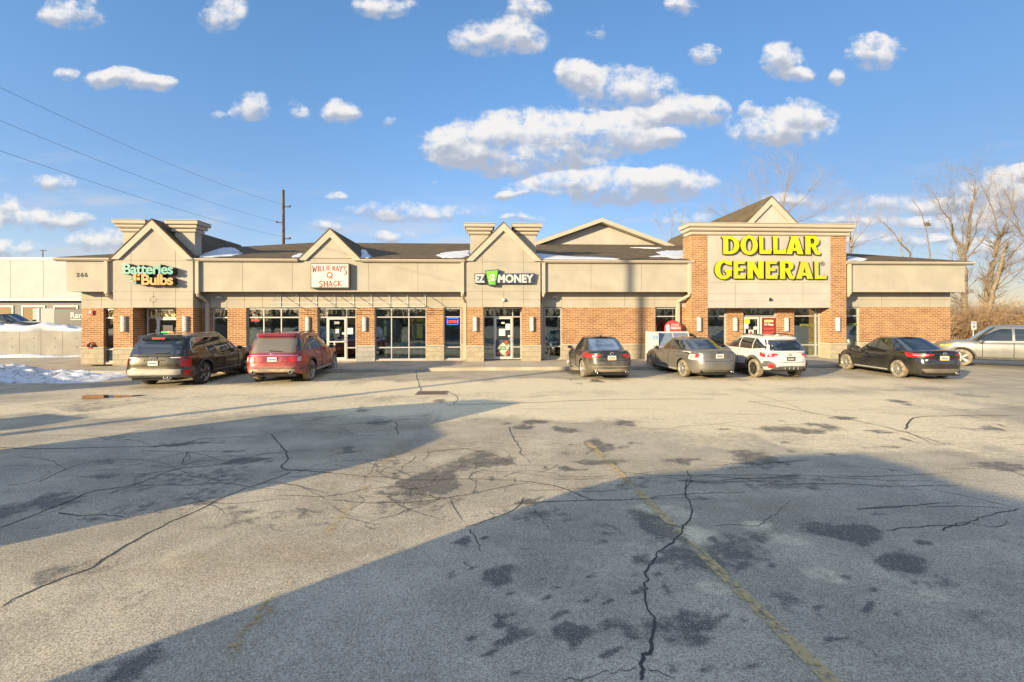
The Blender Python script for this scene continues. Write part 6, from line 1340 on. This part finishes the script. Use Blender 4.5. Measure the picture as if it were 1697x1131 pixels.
# ------------------------------------------------------------------ left: retaining wall, snow, neighbouring building
def snow_mound(name, label, x0, x1, y0, y1, z0, h, seed, m, nx=60, ny=18, prof=None, group=None, slope=None):
    from mathutils import noise
    mb = MB(); vs = []; c = Vector(((x0+x1)/2, (y0+y1)/2, z0))
    for i in range(nx+1):
        for j in range(ny+1):
            u, v = i/nx, j/ny; e = (4*u*(1-u))**.35*(4*v*(1-v))**.6 if prof is None else prof(u, v); x, y = x0+(x1-x0)*u, y0+(y1-y0)*v
            nz = noise.fractal(Vector((x*.9, y*1.3, seed)), .8, 2.1, 5); n2 = noise.fractal(Vector((x*.35, y*.35, seed+9)), .8, 2, 3)
            y2 = y+(.22*n2*(y1-y0) if j in (0, ny) else .1*n2*(y1-y0)); zz = max(e*h*(.75+.8*n2+.6*nz), -.02) if 0 < i < nx and 0 < j < ny else -.03
            vs.append((x-c.x, y2-c.y, zz))
    mb.mesh(vs, [(i*(ny+1)+j, (i+1)*(ny+1)+j, (i+1)*(ny+1)+j+1, i*(ny+1)+j+1) for i in range(nx) for j in range(ny)], 0, True)
    o = mb.build(name, m); o.location = c; return tag(o, label, 'snow', group)
def left_side():
    xe = X(139, 7.6); w = thing('retaining_wall', 'stained grey concrete retaining wall left of the plaza with snow along its top', 'retaining wall', ((xe-45)/2, 7.6, 0)); o = Vector(w.location)
    zt = Zp(60, 549.5, 7.5); m = MB(); m.box(-45-o.x, xe+4-o.x, 0, .35, -.05, zt); m.build('wall', M_['wallconc'], w); c = MB()
    j = MB(); x = xe
    while x > -45: j.box(x-o.x-.012, x-o.x+.012, -.004, .01, 0, zt-.03); x -= 1.25
    j.build('panel_joints', M_['joint'], w); h = MB(); x = xe-.4
    while x > -45:
        for z in (zt*.36, zt*.72): h.lathe([(.001, 0), (.03, 0)], 8, Matrix.Translation((x-o.x, -.006, z)) @ Matrix.Rotation(R(90), 4, 'X'))
        x -= 1.25
    h.build('tie_holes', M_['seam'], w)
    snow_mound('snow_bank', 'clean white snow bank piled on top of the retaining wall', -50, xe+3.5, 7.75, 11.5, zt-.06, .52, 3.3, M_['snowclean'], 90, 20, lambda u, v: min(1, v*5)**.6*(4*u*(1-u))**.2*(1-.4*v))
    snow_mound('snow_strip', 'low snow strip along the foot of the retaining wall', -42, xe+1, 6.3, 7.5, 0, .16, 5.1, M_['snow'], 80, 12)
    a, b = atG(-60, 622), atG(217, 622); snow_mound('snow_bank', 'dirty ploughed snow bank on the asphalt left of the olive SUV', a.x-6, b.x+.3, -5.1, -2.0, 0, .34, 1.7, M_['snow'], 200, 50, lambda u, v: (4*v*(1-v))**.7*min(1, (1-u)*4.5)**.8)
    snow_mound('snow_bank', 'distant white snow strip between the brick end wall and the brush', X(1555, 22), X(1720, 22), 20.5, 23.5, 0, .8, 8.2, M_['snowclean'], 60, 12)
left_side()
def neighbour():
    Y = 22.0; z0 = 1.15; xr = X(150, Y); b = thing('commercial_building', 'low white panelled building behind the snow bank at the far left', 'building', (xr-14, Y, z0)); o = Vector(b.location)
    zt, zm, zb_ = Zp(60, 429.5, Y), Zp(60, 496.5, Y), Zp(60, 503.5, Y); xl = -75; m = MB(); m.box(xl-o.x, xr+8-o.x, -.5, 14, zm-z0, zt-z0); m.build('upper_wall', M_['white_wall'], b)
    e = MB(); e.box(xl-o.x, xr+8-o.x, -.55, .3, zm-.12-z0, zm-z0); e.build('soffit_trim', M_['galv'], b); l = MB(); l.box(xl-o.x, xr+8-o.x, 0, 14, 0, zm-.12-z0); l.build('lower_wall', simple('grey_band', (.20, .19, .175), .8), b); c = MB(); c.box(xl-o.x, xr+8-o.x, -.56, -.5, zt-z0-.12, zt-z0+.04); c.build('coping', M_['white'], b)
    jt = MB(); x = X(80.5, Y)
    for k in range(6): jt.box(x-o.x-.02, x-o.x+.02, -.505, -.49, zm-z0+.02, zt-z0-.15); x -= X(80.5, Y)-X(27, Y)
    jt.build('panel_joints', M_['wallconc'], b)
    for p0, p1 in ((-40, 23), (36.5, 75.5), (89.5, 130)):
        x0, x1 = X(p0, Y)-o.x, X(p1, Y)-o.x; z1 = Zp(60, 506.5, Y)-z0; f = MB(); t = .14
        f.box(x0, x1, -.06, .0, z1-t, z1); f.box(x0, x0+t, -.06, 0, .3, z1-t); f.box(x1-t, x1, -.06, 0, .3, z1-t); f.box(x0+t, x1-t, -.06, 0, .3, .3+t); w = f.build('window', M_['white'], b); g = MB(); g.box(x0+t, x1-t, -.03, -.005, .3+t, z1-t); g.build('pane', M_['carglass'], w)
    # trailer with lettering
    Yt = 17.0; xa, xb = X(53, Yt), X(142, Yt); t = thing('box_trailer', 'dark box trailer with large white lettering parked before the white building', 'trailer', ((xa+xb)/2, Yt, z0)); o = Vector(t.location); zt2 = Zp(100, 512.5, Yt)-z0; h = (xb-xa)/2
    q = MB(); xm = X(90, Yt)-o.x; q.box(xm, h, 0, 2.2, .45, zt2); q.build('box', simple('charcoal_panel', (.035, .04, .045), .5), t, .03); q = MB(); q.box(-h, xm-.02, .05, 2.2, .45, zt2+.06); q.build('grey_box', simple('grey_panel', (.22, .24, .24), .5), t, .03); q = MB(); q.box(X(62, Yt)-o.x, X(65, Yt)-o.x, .0, .06, .45, zt2+.08); q.build('edge_trim', M_['white'], t)
    L = MB(); text_mb(L, 'Rand', FRONT(X(116.5, Yt)-o.x, -.012, Zp(100, 527, Yt)-z0), .62, 0, .01, .01, 'LEFT'); L.build('lettering', M_['white'], t); L = MB(); L.box(X(117, Yt)-o.x, X(135, Yt)-o.x, -.012, -.002, Zp(100, 530.3, Yt)-z0, Zp(100, 529.2, Yt)-z0); L.build('print_line', M_['white'], t)
    wl = MB()
    for x in (-h*.4, h*.3): wl.lathe([(.001, -.02), (.3, -.02), (.33, 0), (.33, .2)], 16, Matrix.Translation((x, .1, .33)) @ Matrix.Rotation(R(90), 4, 'X'))
    for s in (-1, 1): pass
    wl.build('wheels', M_['tyre'], t)
    P = sedan_params(); r = thing('distant_sedan', 'black sedan partly hidden by snow at the far left edge', 'car', (X(-12, 12.6), 12.6, z0), R(-90)); c = Car(r, P); pt = paint('dark_green_black', (.012, .016, .014), .2, .2, .2); c.body([pt, M_['well']]); c.cabin(pt)
    for s in (1, -1): sedan_sides(c, s, pt, M_['carglass'])
    c.rear_glass(.05, .9, .68, .54, M_['carglass']); c.wind(.08, .92, .66, .52, M_['carglass']); c.wheels(M_['rimsilver'], 7, False)
    p = atY(71, 430, 60); lp = thing('lamp_post', 'tiny twin headed lamp post beyond the white building', 'street lamp', (p.x, 60, 0)); m = MB(); zt = Zp(71, 415.5, 60); m.tube([(0, 0, 0), (0, 0, zt)], .07, 6); m.build('pole', M_['wood'], lp)
    for s in (-1, 1): m = MB(); m.box(min(0, s*.45), max(0, s*.45), -.12, .12, zt-.03, zt+.06); m.build('lamp_head', M_['wood'], lp)
neighbour()

# ------------------------------------------------------------------ utility poles and wires
FAR = CFR((470-848.5)/FPX*42, 42); NEAR = CFR(-15*.755-13.25*.656, -15*.656+13.25*.755)
def poles():
    def pole(base, h, label, arms):
        t = thing('utility_pole', label, 'utility pole', base); m = MB(); m.tube([(0, 0, -.2), (0, 0, h*.5), (0, 0, h)], [.165, .14, .115], 10); m.build('pole', M_['wood'], t); return t
    zt = CH+(528-315)/FPX*42
    t = pole(FAR, zt, 'weathered wooden utility pole with short insulator pins behind the plaza roof', 0)
    for z, s in ((343, 1), (369, -1), (396, 1)):
        h = CH+(528-z)/FPX*42; m = MB(); m.tube([(0, 0, h), (s*.62, 0, h)], .045, 6); m.lathe([(.05, -.02), (.07, .03), (.05, .09), (.001, .10)], 8, Matrix.Translation((s*.58, 0, h)) @ Matrix.Scale(1.5, 4)); m.build('insulator_pin', M_['wood'], t)
    t = pole(NEAR, 13.6, 'wooden utility pole beside the camera whose thin shadow crosses the lot', 0)
    for (z0, z1, sg_, px, py, lb) in ((12.75, 343, 1, 2, 148, 'uppermost overhead wire at upper left'), (11.4, 369, -1, 2, 195, 'middle overhead wire at upper left'), (9.9, 396, 1, 2, 252, 'lowest overhead wire at upper left')):
        zf = CH+(528-z1)/FPX*42+.05; a = Vector((NEAR.x, NEAR.y, z0)); b = Vector((FAR.x+sg_*.58, FAR.y, zf)); P = []
        d = ray(px, py); k = None     # choose the sag so the span hangs where the sky shows it
        best = (9, 1.)
        for s_ in [q*.1 for q in range(0, 40)]:
            for i in range(1, 60):
                u = i/60; p = a.lerp(b, u); p.z -= 4*s_*u*(1-u); v = p-Vector((0, -CD, CH)); zz = v.x*math.sin(TH)+v.y*math.cos(TH)
                if zz < 1: continue
                xx = 848.5+FPX*(v.x*math.cos(TH)-v.y*math.sin(TH))/zz; yy = 527-FPX*v.z/zz
                if abs(xx-px) < 14 and abs(yy-py) < best[0]*1 : best = (abs(yy-py), s_)
        s_ = best[1]
        for i in range(41): u = i/40; p = a.lerp(b, u); p.z -= 4*s_*u*(1-u); P.append(p-a)
        m = MB(); m.tube(P, .008, 4); o = m.build('overhead_wire', simple('wire_grey', (.10, .105, .115), .6)); o.location = a; tag(o, lb, 'wire', 'overhead wires')
poles()

# ------------------------------------------------------------------ unseen blocks added out of view, shaped to shade the lot
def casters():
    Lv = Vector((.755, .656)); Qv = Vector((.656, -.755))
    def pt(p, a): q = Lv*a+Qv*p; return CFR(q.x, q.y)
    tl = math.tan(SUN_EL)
    def block(name, label, prof, a0, depth, mt):  # added shadow block; its wall, roof and windows are made up
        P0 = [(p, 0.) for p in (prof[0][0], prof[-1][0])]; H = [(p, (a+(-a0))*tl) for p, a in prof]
        poly = [(prof[0][0], -.1)]+H+[(prof[-1][0], -.1)]; base = pt((prof[0][0]+prof[-1][0])/2, a0); t = thing(name, label, 'shadow block', base); m = MB()
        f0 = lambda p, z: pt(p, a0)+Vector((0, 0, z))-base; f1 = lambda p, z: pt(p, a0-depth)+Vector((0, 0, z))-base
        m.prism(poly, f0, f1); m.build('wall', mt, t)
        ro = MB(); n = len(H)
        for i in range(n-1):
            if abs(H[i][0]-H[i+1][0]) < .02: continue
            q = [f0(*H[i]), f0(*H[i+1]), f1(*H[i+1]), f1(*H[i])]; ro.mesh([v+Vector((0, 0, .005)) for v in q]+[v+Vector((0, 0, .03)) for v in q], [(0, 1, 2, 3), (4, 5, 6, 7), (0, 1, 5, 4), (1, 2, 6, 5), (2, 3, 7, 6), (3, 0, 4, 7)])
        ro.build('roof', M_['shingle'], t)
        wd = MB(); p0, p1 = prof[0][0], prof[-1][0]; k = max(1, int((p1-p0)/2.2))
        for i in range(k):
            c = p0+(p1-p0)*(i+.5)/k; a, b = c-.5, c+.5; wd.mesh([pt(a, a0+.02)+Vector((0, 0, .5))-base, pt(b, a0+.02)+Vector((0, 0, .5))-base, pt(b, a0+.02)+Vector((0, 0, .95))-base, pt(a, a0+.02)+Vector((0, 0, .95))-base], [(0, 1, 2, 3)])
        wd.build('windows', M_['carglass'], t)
    grey = simple('caster_grey', (.22, .21, .19), .8)
    block('shadow_block', 'narrow unseen grey block added behind the camera to cast a stepped shadow', [(-11.75, 1.0), (-11.7, 2.6), (-11.2, 4.7), (-10.1, 7.6), (-9.0, 8.1), (-8.45, 5.0), (-7.47, 4.7), (-6.9, 3.5), (-6.75, 1.5)], -4.6, 2.2, grey)
    block('shadow_block', 'wide unseen grey block added behind the camera to shade the foreground', [(-4.05, 3.0), (-4.0, 4.3), (-3.8, 5.5), (-3.2, 6.5), (-2.8, 8.0), (-1.95, 9.2), (-1.2, 8.9), (-.7, 8.4), (-.1, 8.3), (1.2, 8.0), (4.5, 5.5)], -4.2, 2.2, grey)
    block('shadow_block', 'low unseen grey shadow block added beside the near utility pole', [(-15.4, -1.2), (-14.9, -1.0), (-14.2, -.5), (-13.75, -1.5)], -6, 2, grey)
    block('shadow_block', 'long unseen grey shadow block added beyond the left edge of view', [(-29, -2.0), (-23, -1.2), (-22, -.6), (-21.5, 1.0), (-20.3, .6)], -7, 3, grey)
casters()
def far_woods():
    """low dark belt of trees far behind the camera (seen only in the shop windows)"""
    mb = MB(); rnd = random.Random(8)
    for i in range(2600):
        x = rnd.uniform(-130, 150); y = -CD-70-rnd.uniform(0, 14); h = rnd.uniform(2.0, 10.5) if i % 3 else rnd.uniform(1, 5); P = [Vector((x, y, 0))]
        for k in range(4): P.append(P[-1]+Vector((rnd.gauss(0, .5), rnd.gauss(0, .5), h/4)))
        mb.tube(P, [rnd.uniform(.08, .36)*(1-k*.2) for k in range(5)], 4, 0, False, False)
    tag(mb.build('distant_woods', M_['bark'], fix=False), kind='stuff')
far_woods()

# ------------------------------------------------------------------ bare trees and brush
def twigs(mb, p, d, L, r, lv, rnd, up=.25, spread=.55, n=(3, 4), seg=4, sides=4):
    P = [p]; q = p; dd = d.normalized()
    for k in range(seg):
        dd = (dd+Vector((rnd.gauss(0, .13), rnd.gauss(0, .13), rnd.gauss(0, .10)+up*.12))).normalized(); q = q+dd*(L/seg); P.append(q)
    mb.tube(P, [r*(1-.75*k/seg) for k in range(seg+1)], sides if lv > 1 else 3, 0, False, False)
    if lv <= 0: return
    for i in range(rnd.randint(*n)):
        k = rnd.randint(1, seg); b = P[k]; t = (P[min(k+1, seg)]-P[k-1]).normalized()
        a = Vector((rnd.gauss(0, 1), rnd.gauss(0, 1), rnd.gauss(0, .6)+.3)); a = (a-t*a.dot(t)).normalized()
        twigs(mb, b, t*(1-spread*.4)+a*spread, L*rnd.uniform(.5, .75), max(r*(1-.7*k/seg)*.65, .004), lv-1, rnd, up, spread, n, seg, sides)
def tree(label, Y, limbs, seed, lv=3, name='bare_tree', group=None, bark=None, tw=None, twl=1.8, rmin=.016, dens=1.0, yj=.8):
    rnd = random.Random(seed); P0 = atY(*limbs[0][0][0], Y); base = Vector((P0.x, Y, 0)); t = thing(name, label, 'tree', base, 0, group); T = MB(); C = MB()
    for li, (pts, r0, r1) in enumerate(limbs):
        W_ = []; yo = 0; 
        for i, p in enumerate(pts):
            yo = 0 if (i == 0) else yo+rnd.gauss(0, yj*.4); q = atY(p[0], p[1], Y+yo); W_.append(q-base)
        F = []
        for a, b in zip(W_, W_[1:]):
            n = max(2, int((b-a).length/.7))
            for i in range(n): F.append(a.lerp(b, i/n)+Vector((rnd.gauss(0, .05), rnd.gauss(0, .05), rnd.gauss(0, .04))))
        F.append(W_[-1]); N = len(F); rr = [(.60 if r0 < .3 else .7)*(r0+(r1-r0)*i/(N-1)) for i in range(N)]
        (T if r0 > .16 else C).tube(F, rr, 8 if r0 > .1 else 5, 0, True, False)
        for i in range(1, N):
            k = (.25 if i < N*.3 else 1)*dens
            for _ in range(2 if rnd.random() < .75*k else (1 if rnd.random() < .4*k else 0)):
                d = (F[i]-F[i-1]).normalized(); a = Vector((rnd.gauss(0, 1), rnd.gauss(0, .7), rnd.gauss(0, .4)+.45)); twigs(C, F[i], d*.8+a*.6, twl*rnd.uniform(.5, 1.2), max(rr[i]*.30, rmin), lv-1, rnd)
        twigs(C, F[-1], F[-1]-F[-2], twl*.8, max(r1*.8, rmin), lv-1, rnd)
    T.build('trunk', bark or M_['bark'], t, fix=False); C.build('crown', tw or M_['twig'], t, fix=False); return t
def trees():
    Z = lambda zx, zy: (1400+zx/3.771, 270+zy/3.771)
    tree('large bare multi stemmed tree rising behind the right end of the plaza roof', 27, [
        ([(1600, 560), Z(750, 760), Z(742, 600)], .45, .34), ([Z(742, 610), Z(690, 480), Z(650, 350), Z(600, 270), Z(562, 200)], .24, .04), ([Z(745, 600), Z(765, 480), Z(785, 380), Z(795, 255)], .26, .20), ([Z(760, 560), Z(810, 440), Z(830, 360)], .16, .05),
        ([Z(690, 500), Z(660, 400), Z(665, 300), Z(685, 190)], .10, .03), ([Z(740, 620), Z(735, 500), Z(745, 400), Z(740, 330)], .14, .05), ([Z(755, 610), Z(850, 500), Z(935, 370)], .13, .04), ([Z(795, 260), Z(815, 180), Z(810, 90)], .08, .02), ([Z(700, 500), Z(640, 420), Z(610, 330)], .09, .02)], 4, 4, twl=2.3, group='bare trees behind the plaza')
    tree('tall leaning bare tree with pale bark at the right edge of the photo', 30, [
        ([(1630, 575), Z(895, 800), Z(925, 620), Z(962, 480)], .55, .30), ([Z(962, 480), Z(940, 330), Z(905, 260), Z(870, 180)], .16, .04), ([Z(962, 480), Z(1015, 370), Z(1045, 260), Z(1055, 150)], .18, .04), ([Z(965, 490), Z(1030, 410), Z(1110, 350)], .12, .03), ([Z(940, 560), Z(1010, 480), Z(1115, 410)], .12, .03), ([Z(905, 290), Z(905, 200), Z(910, 110)], .07, .02)], 9, 4, twl=2.3, group='bare trees behind the plaza')
    tree('split pale trunk leaning over with long arching limbs at the right edge', 26, [
        ([(1636, 572), Z(890, 950), Z(930, 800), Z(985, 590)], .42, .26), ([Z(900, 860), Z(960, 700), Z(1030, 590), Z(1115, 490)], .22, .07), ([Z(920, 820), Z(1000, 720), Z(1115, 650)], .16, .05), ([Z(940, 740), Z(1020, 640), Z(1120, 600)], .14, .05), ([Z(890, 700), Z(960, 610), Z(1050, 560), Z(1120, 520)], .12, .04), ([Z(905, 800), Z(860, 700), Z(760, 800), Z(720, 860)], .10, .03), ([Z(930, 800), Z(1030, 740), Z(1120, 660)], .12, .04)], 12, 4, twl=1.9, group='bare trees behind the plaza')
    tree('small bare tree with crooked pale stems in the brush by the parking sign', 20, [([(1607, 566), Z(770, 1010), Z(745, 960), Z(705, 880)], .16, .07), ([Z(770, 1000), Z(800, 960), Z(760, 880)], .09, .03), ([Z(745, 960), Z(700, 940), Z(665, 900)], .07, .02)], 15, 3, twl=1.2, dens=1.6, group='bare trees behind the plaza')
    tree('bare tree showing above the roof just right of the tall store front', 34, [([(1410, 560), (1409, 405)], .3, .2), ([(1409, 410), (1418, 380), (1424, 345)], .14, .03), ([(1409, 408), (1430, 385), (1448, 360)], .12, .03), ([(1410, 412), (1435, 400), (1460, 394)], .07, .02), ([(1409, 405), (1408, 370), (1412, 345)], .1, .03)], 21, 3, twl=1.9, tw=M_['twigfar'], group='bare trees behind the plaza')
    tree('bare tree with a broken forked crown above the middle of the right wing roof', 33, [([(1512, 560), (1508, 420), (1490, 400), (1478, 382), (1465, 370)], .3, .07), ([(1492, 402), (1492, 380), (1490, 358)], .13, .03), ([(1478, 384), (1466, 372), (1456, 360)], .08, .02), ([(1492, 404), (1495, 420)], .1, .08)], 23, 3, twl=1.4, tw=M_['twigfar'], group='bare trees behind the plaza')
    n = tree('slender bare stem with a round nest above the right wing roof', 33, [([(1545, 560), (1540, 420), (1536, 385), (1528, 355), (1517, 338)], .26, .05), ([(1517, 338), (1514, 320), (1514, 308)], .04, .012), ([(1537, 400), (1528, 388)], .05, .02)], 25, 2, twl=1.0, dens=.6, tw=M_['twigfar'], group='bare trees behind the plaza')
    p = atY(1537, 372, 33); ns = thing('nest', 'round brown nest in the slender bare stem above the roof', 'nest', p); m = MB(); rnd = random.Random(4)
    for i in range(90): a = Vector((rnd.gauss(0, 1), rnd.gauss(0, 1), rnd.gauss(0, .7))).normalized()*.22; b = a+Vector((rnd.gauss(0, .16), rnd.gauss(0, .16), rnd.gauss(0, .1))); m.tube([a, b], .03, 3, 0, False, False)
    m.build('twigs', M_['twig'], ns, fix=False)
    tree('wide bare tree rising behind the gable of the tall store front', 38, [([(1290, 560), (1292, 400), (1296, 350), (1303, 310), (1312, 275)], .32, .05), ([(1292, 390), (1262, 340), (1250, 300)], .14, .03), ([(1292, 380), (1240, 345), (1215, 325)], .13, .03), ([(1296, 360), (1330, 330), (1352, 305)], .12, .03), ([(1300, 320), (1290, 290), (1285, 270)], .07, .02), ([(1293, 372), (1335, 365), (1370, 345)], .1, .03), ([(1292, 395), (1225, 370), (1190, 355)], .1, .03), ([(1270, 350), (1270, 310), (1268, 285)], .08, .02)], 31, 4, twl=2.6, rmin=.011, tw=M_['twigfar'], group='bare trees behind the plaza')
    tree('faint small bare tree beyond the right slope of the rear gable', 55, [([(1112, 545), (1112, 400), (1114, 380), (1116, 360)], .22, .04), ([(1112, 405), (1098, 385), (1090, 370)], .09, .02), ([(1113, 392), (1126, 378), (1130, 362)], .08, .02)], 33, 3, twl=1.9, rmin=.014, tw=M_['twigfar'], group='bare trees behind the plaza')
    tree('bare tree at the far right edge beyond the pickup', 36, [([(1725, 560), (1715, 430), (1690, 380), (1672, 330)], .3, .05), ([(1700, 400), (1705, 350), (1700, 310)], .12, .03), ([(1690, 380), (1660, 350), (1650, 310)], .1, .02)], 41, 4, twl=2.2, group='bare trees behind the plaza')
trees()
def brush():
    mb = MB(); rnd = random.Random(6); xa, xb = X(1560, 24), X(1900, 24)
    for i in range(7000):
        y = rnd.uniform(19, 36); x = X(rnd.uniform(1545, 1880), y); top = 4.3+.9*math.sin(x*.7)+rnd.uniform(-1.2, .9); h = max(.6, top*rnd.uniform(.35, 1.0))
        P = [Vector((x, y, 0))]; d = Vector((rnd.gauss(0, .35), rnd.gauss(0, .35), 1))
        for k in range(4): d = d+Vector((rnd.gauss(0, .30), rnd.gauss(0, .3), -.12*k)); P.append(P[-1]+d.normalized()*h/4)
        mb.tube(P, [.030*(1-k*.18) for k in range(5)], 3, 0, False, False)
        for e in range(3):
            k = rnd.randint(1, 3); b = P[k]; dd = Vector((rnd.gauss(0, 1), rnd.gauss(0, 1), rnd.gauss(.3, .5))).normalized()*h*.3; mb.tube([b, b+dd*.5+Vector((0, 0, .05)), b+dd], [.018, .013, .006], 3, 0, False, False)
    tag(mb.build('brush', M_['brush'], fix=False), kind='stuff')
brush()
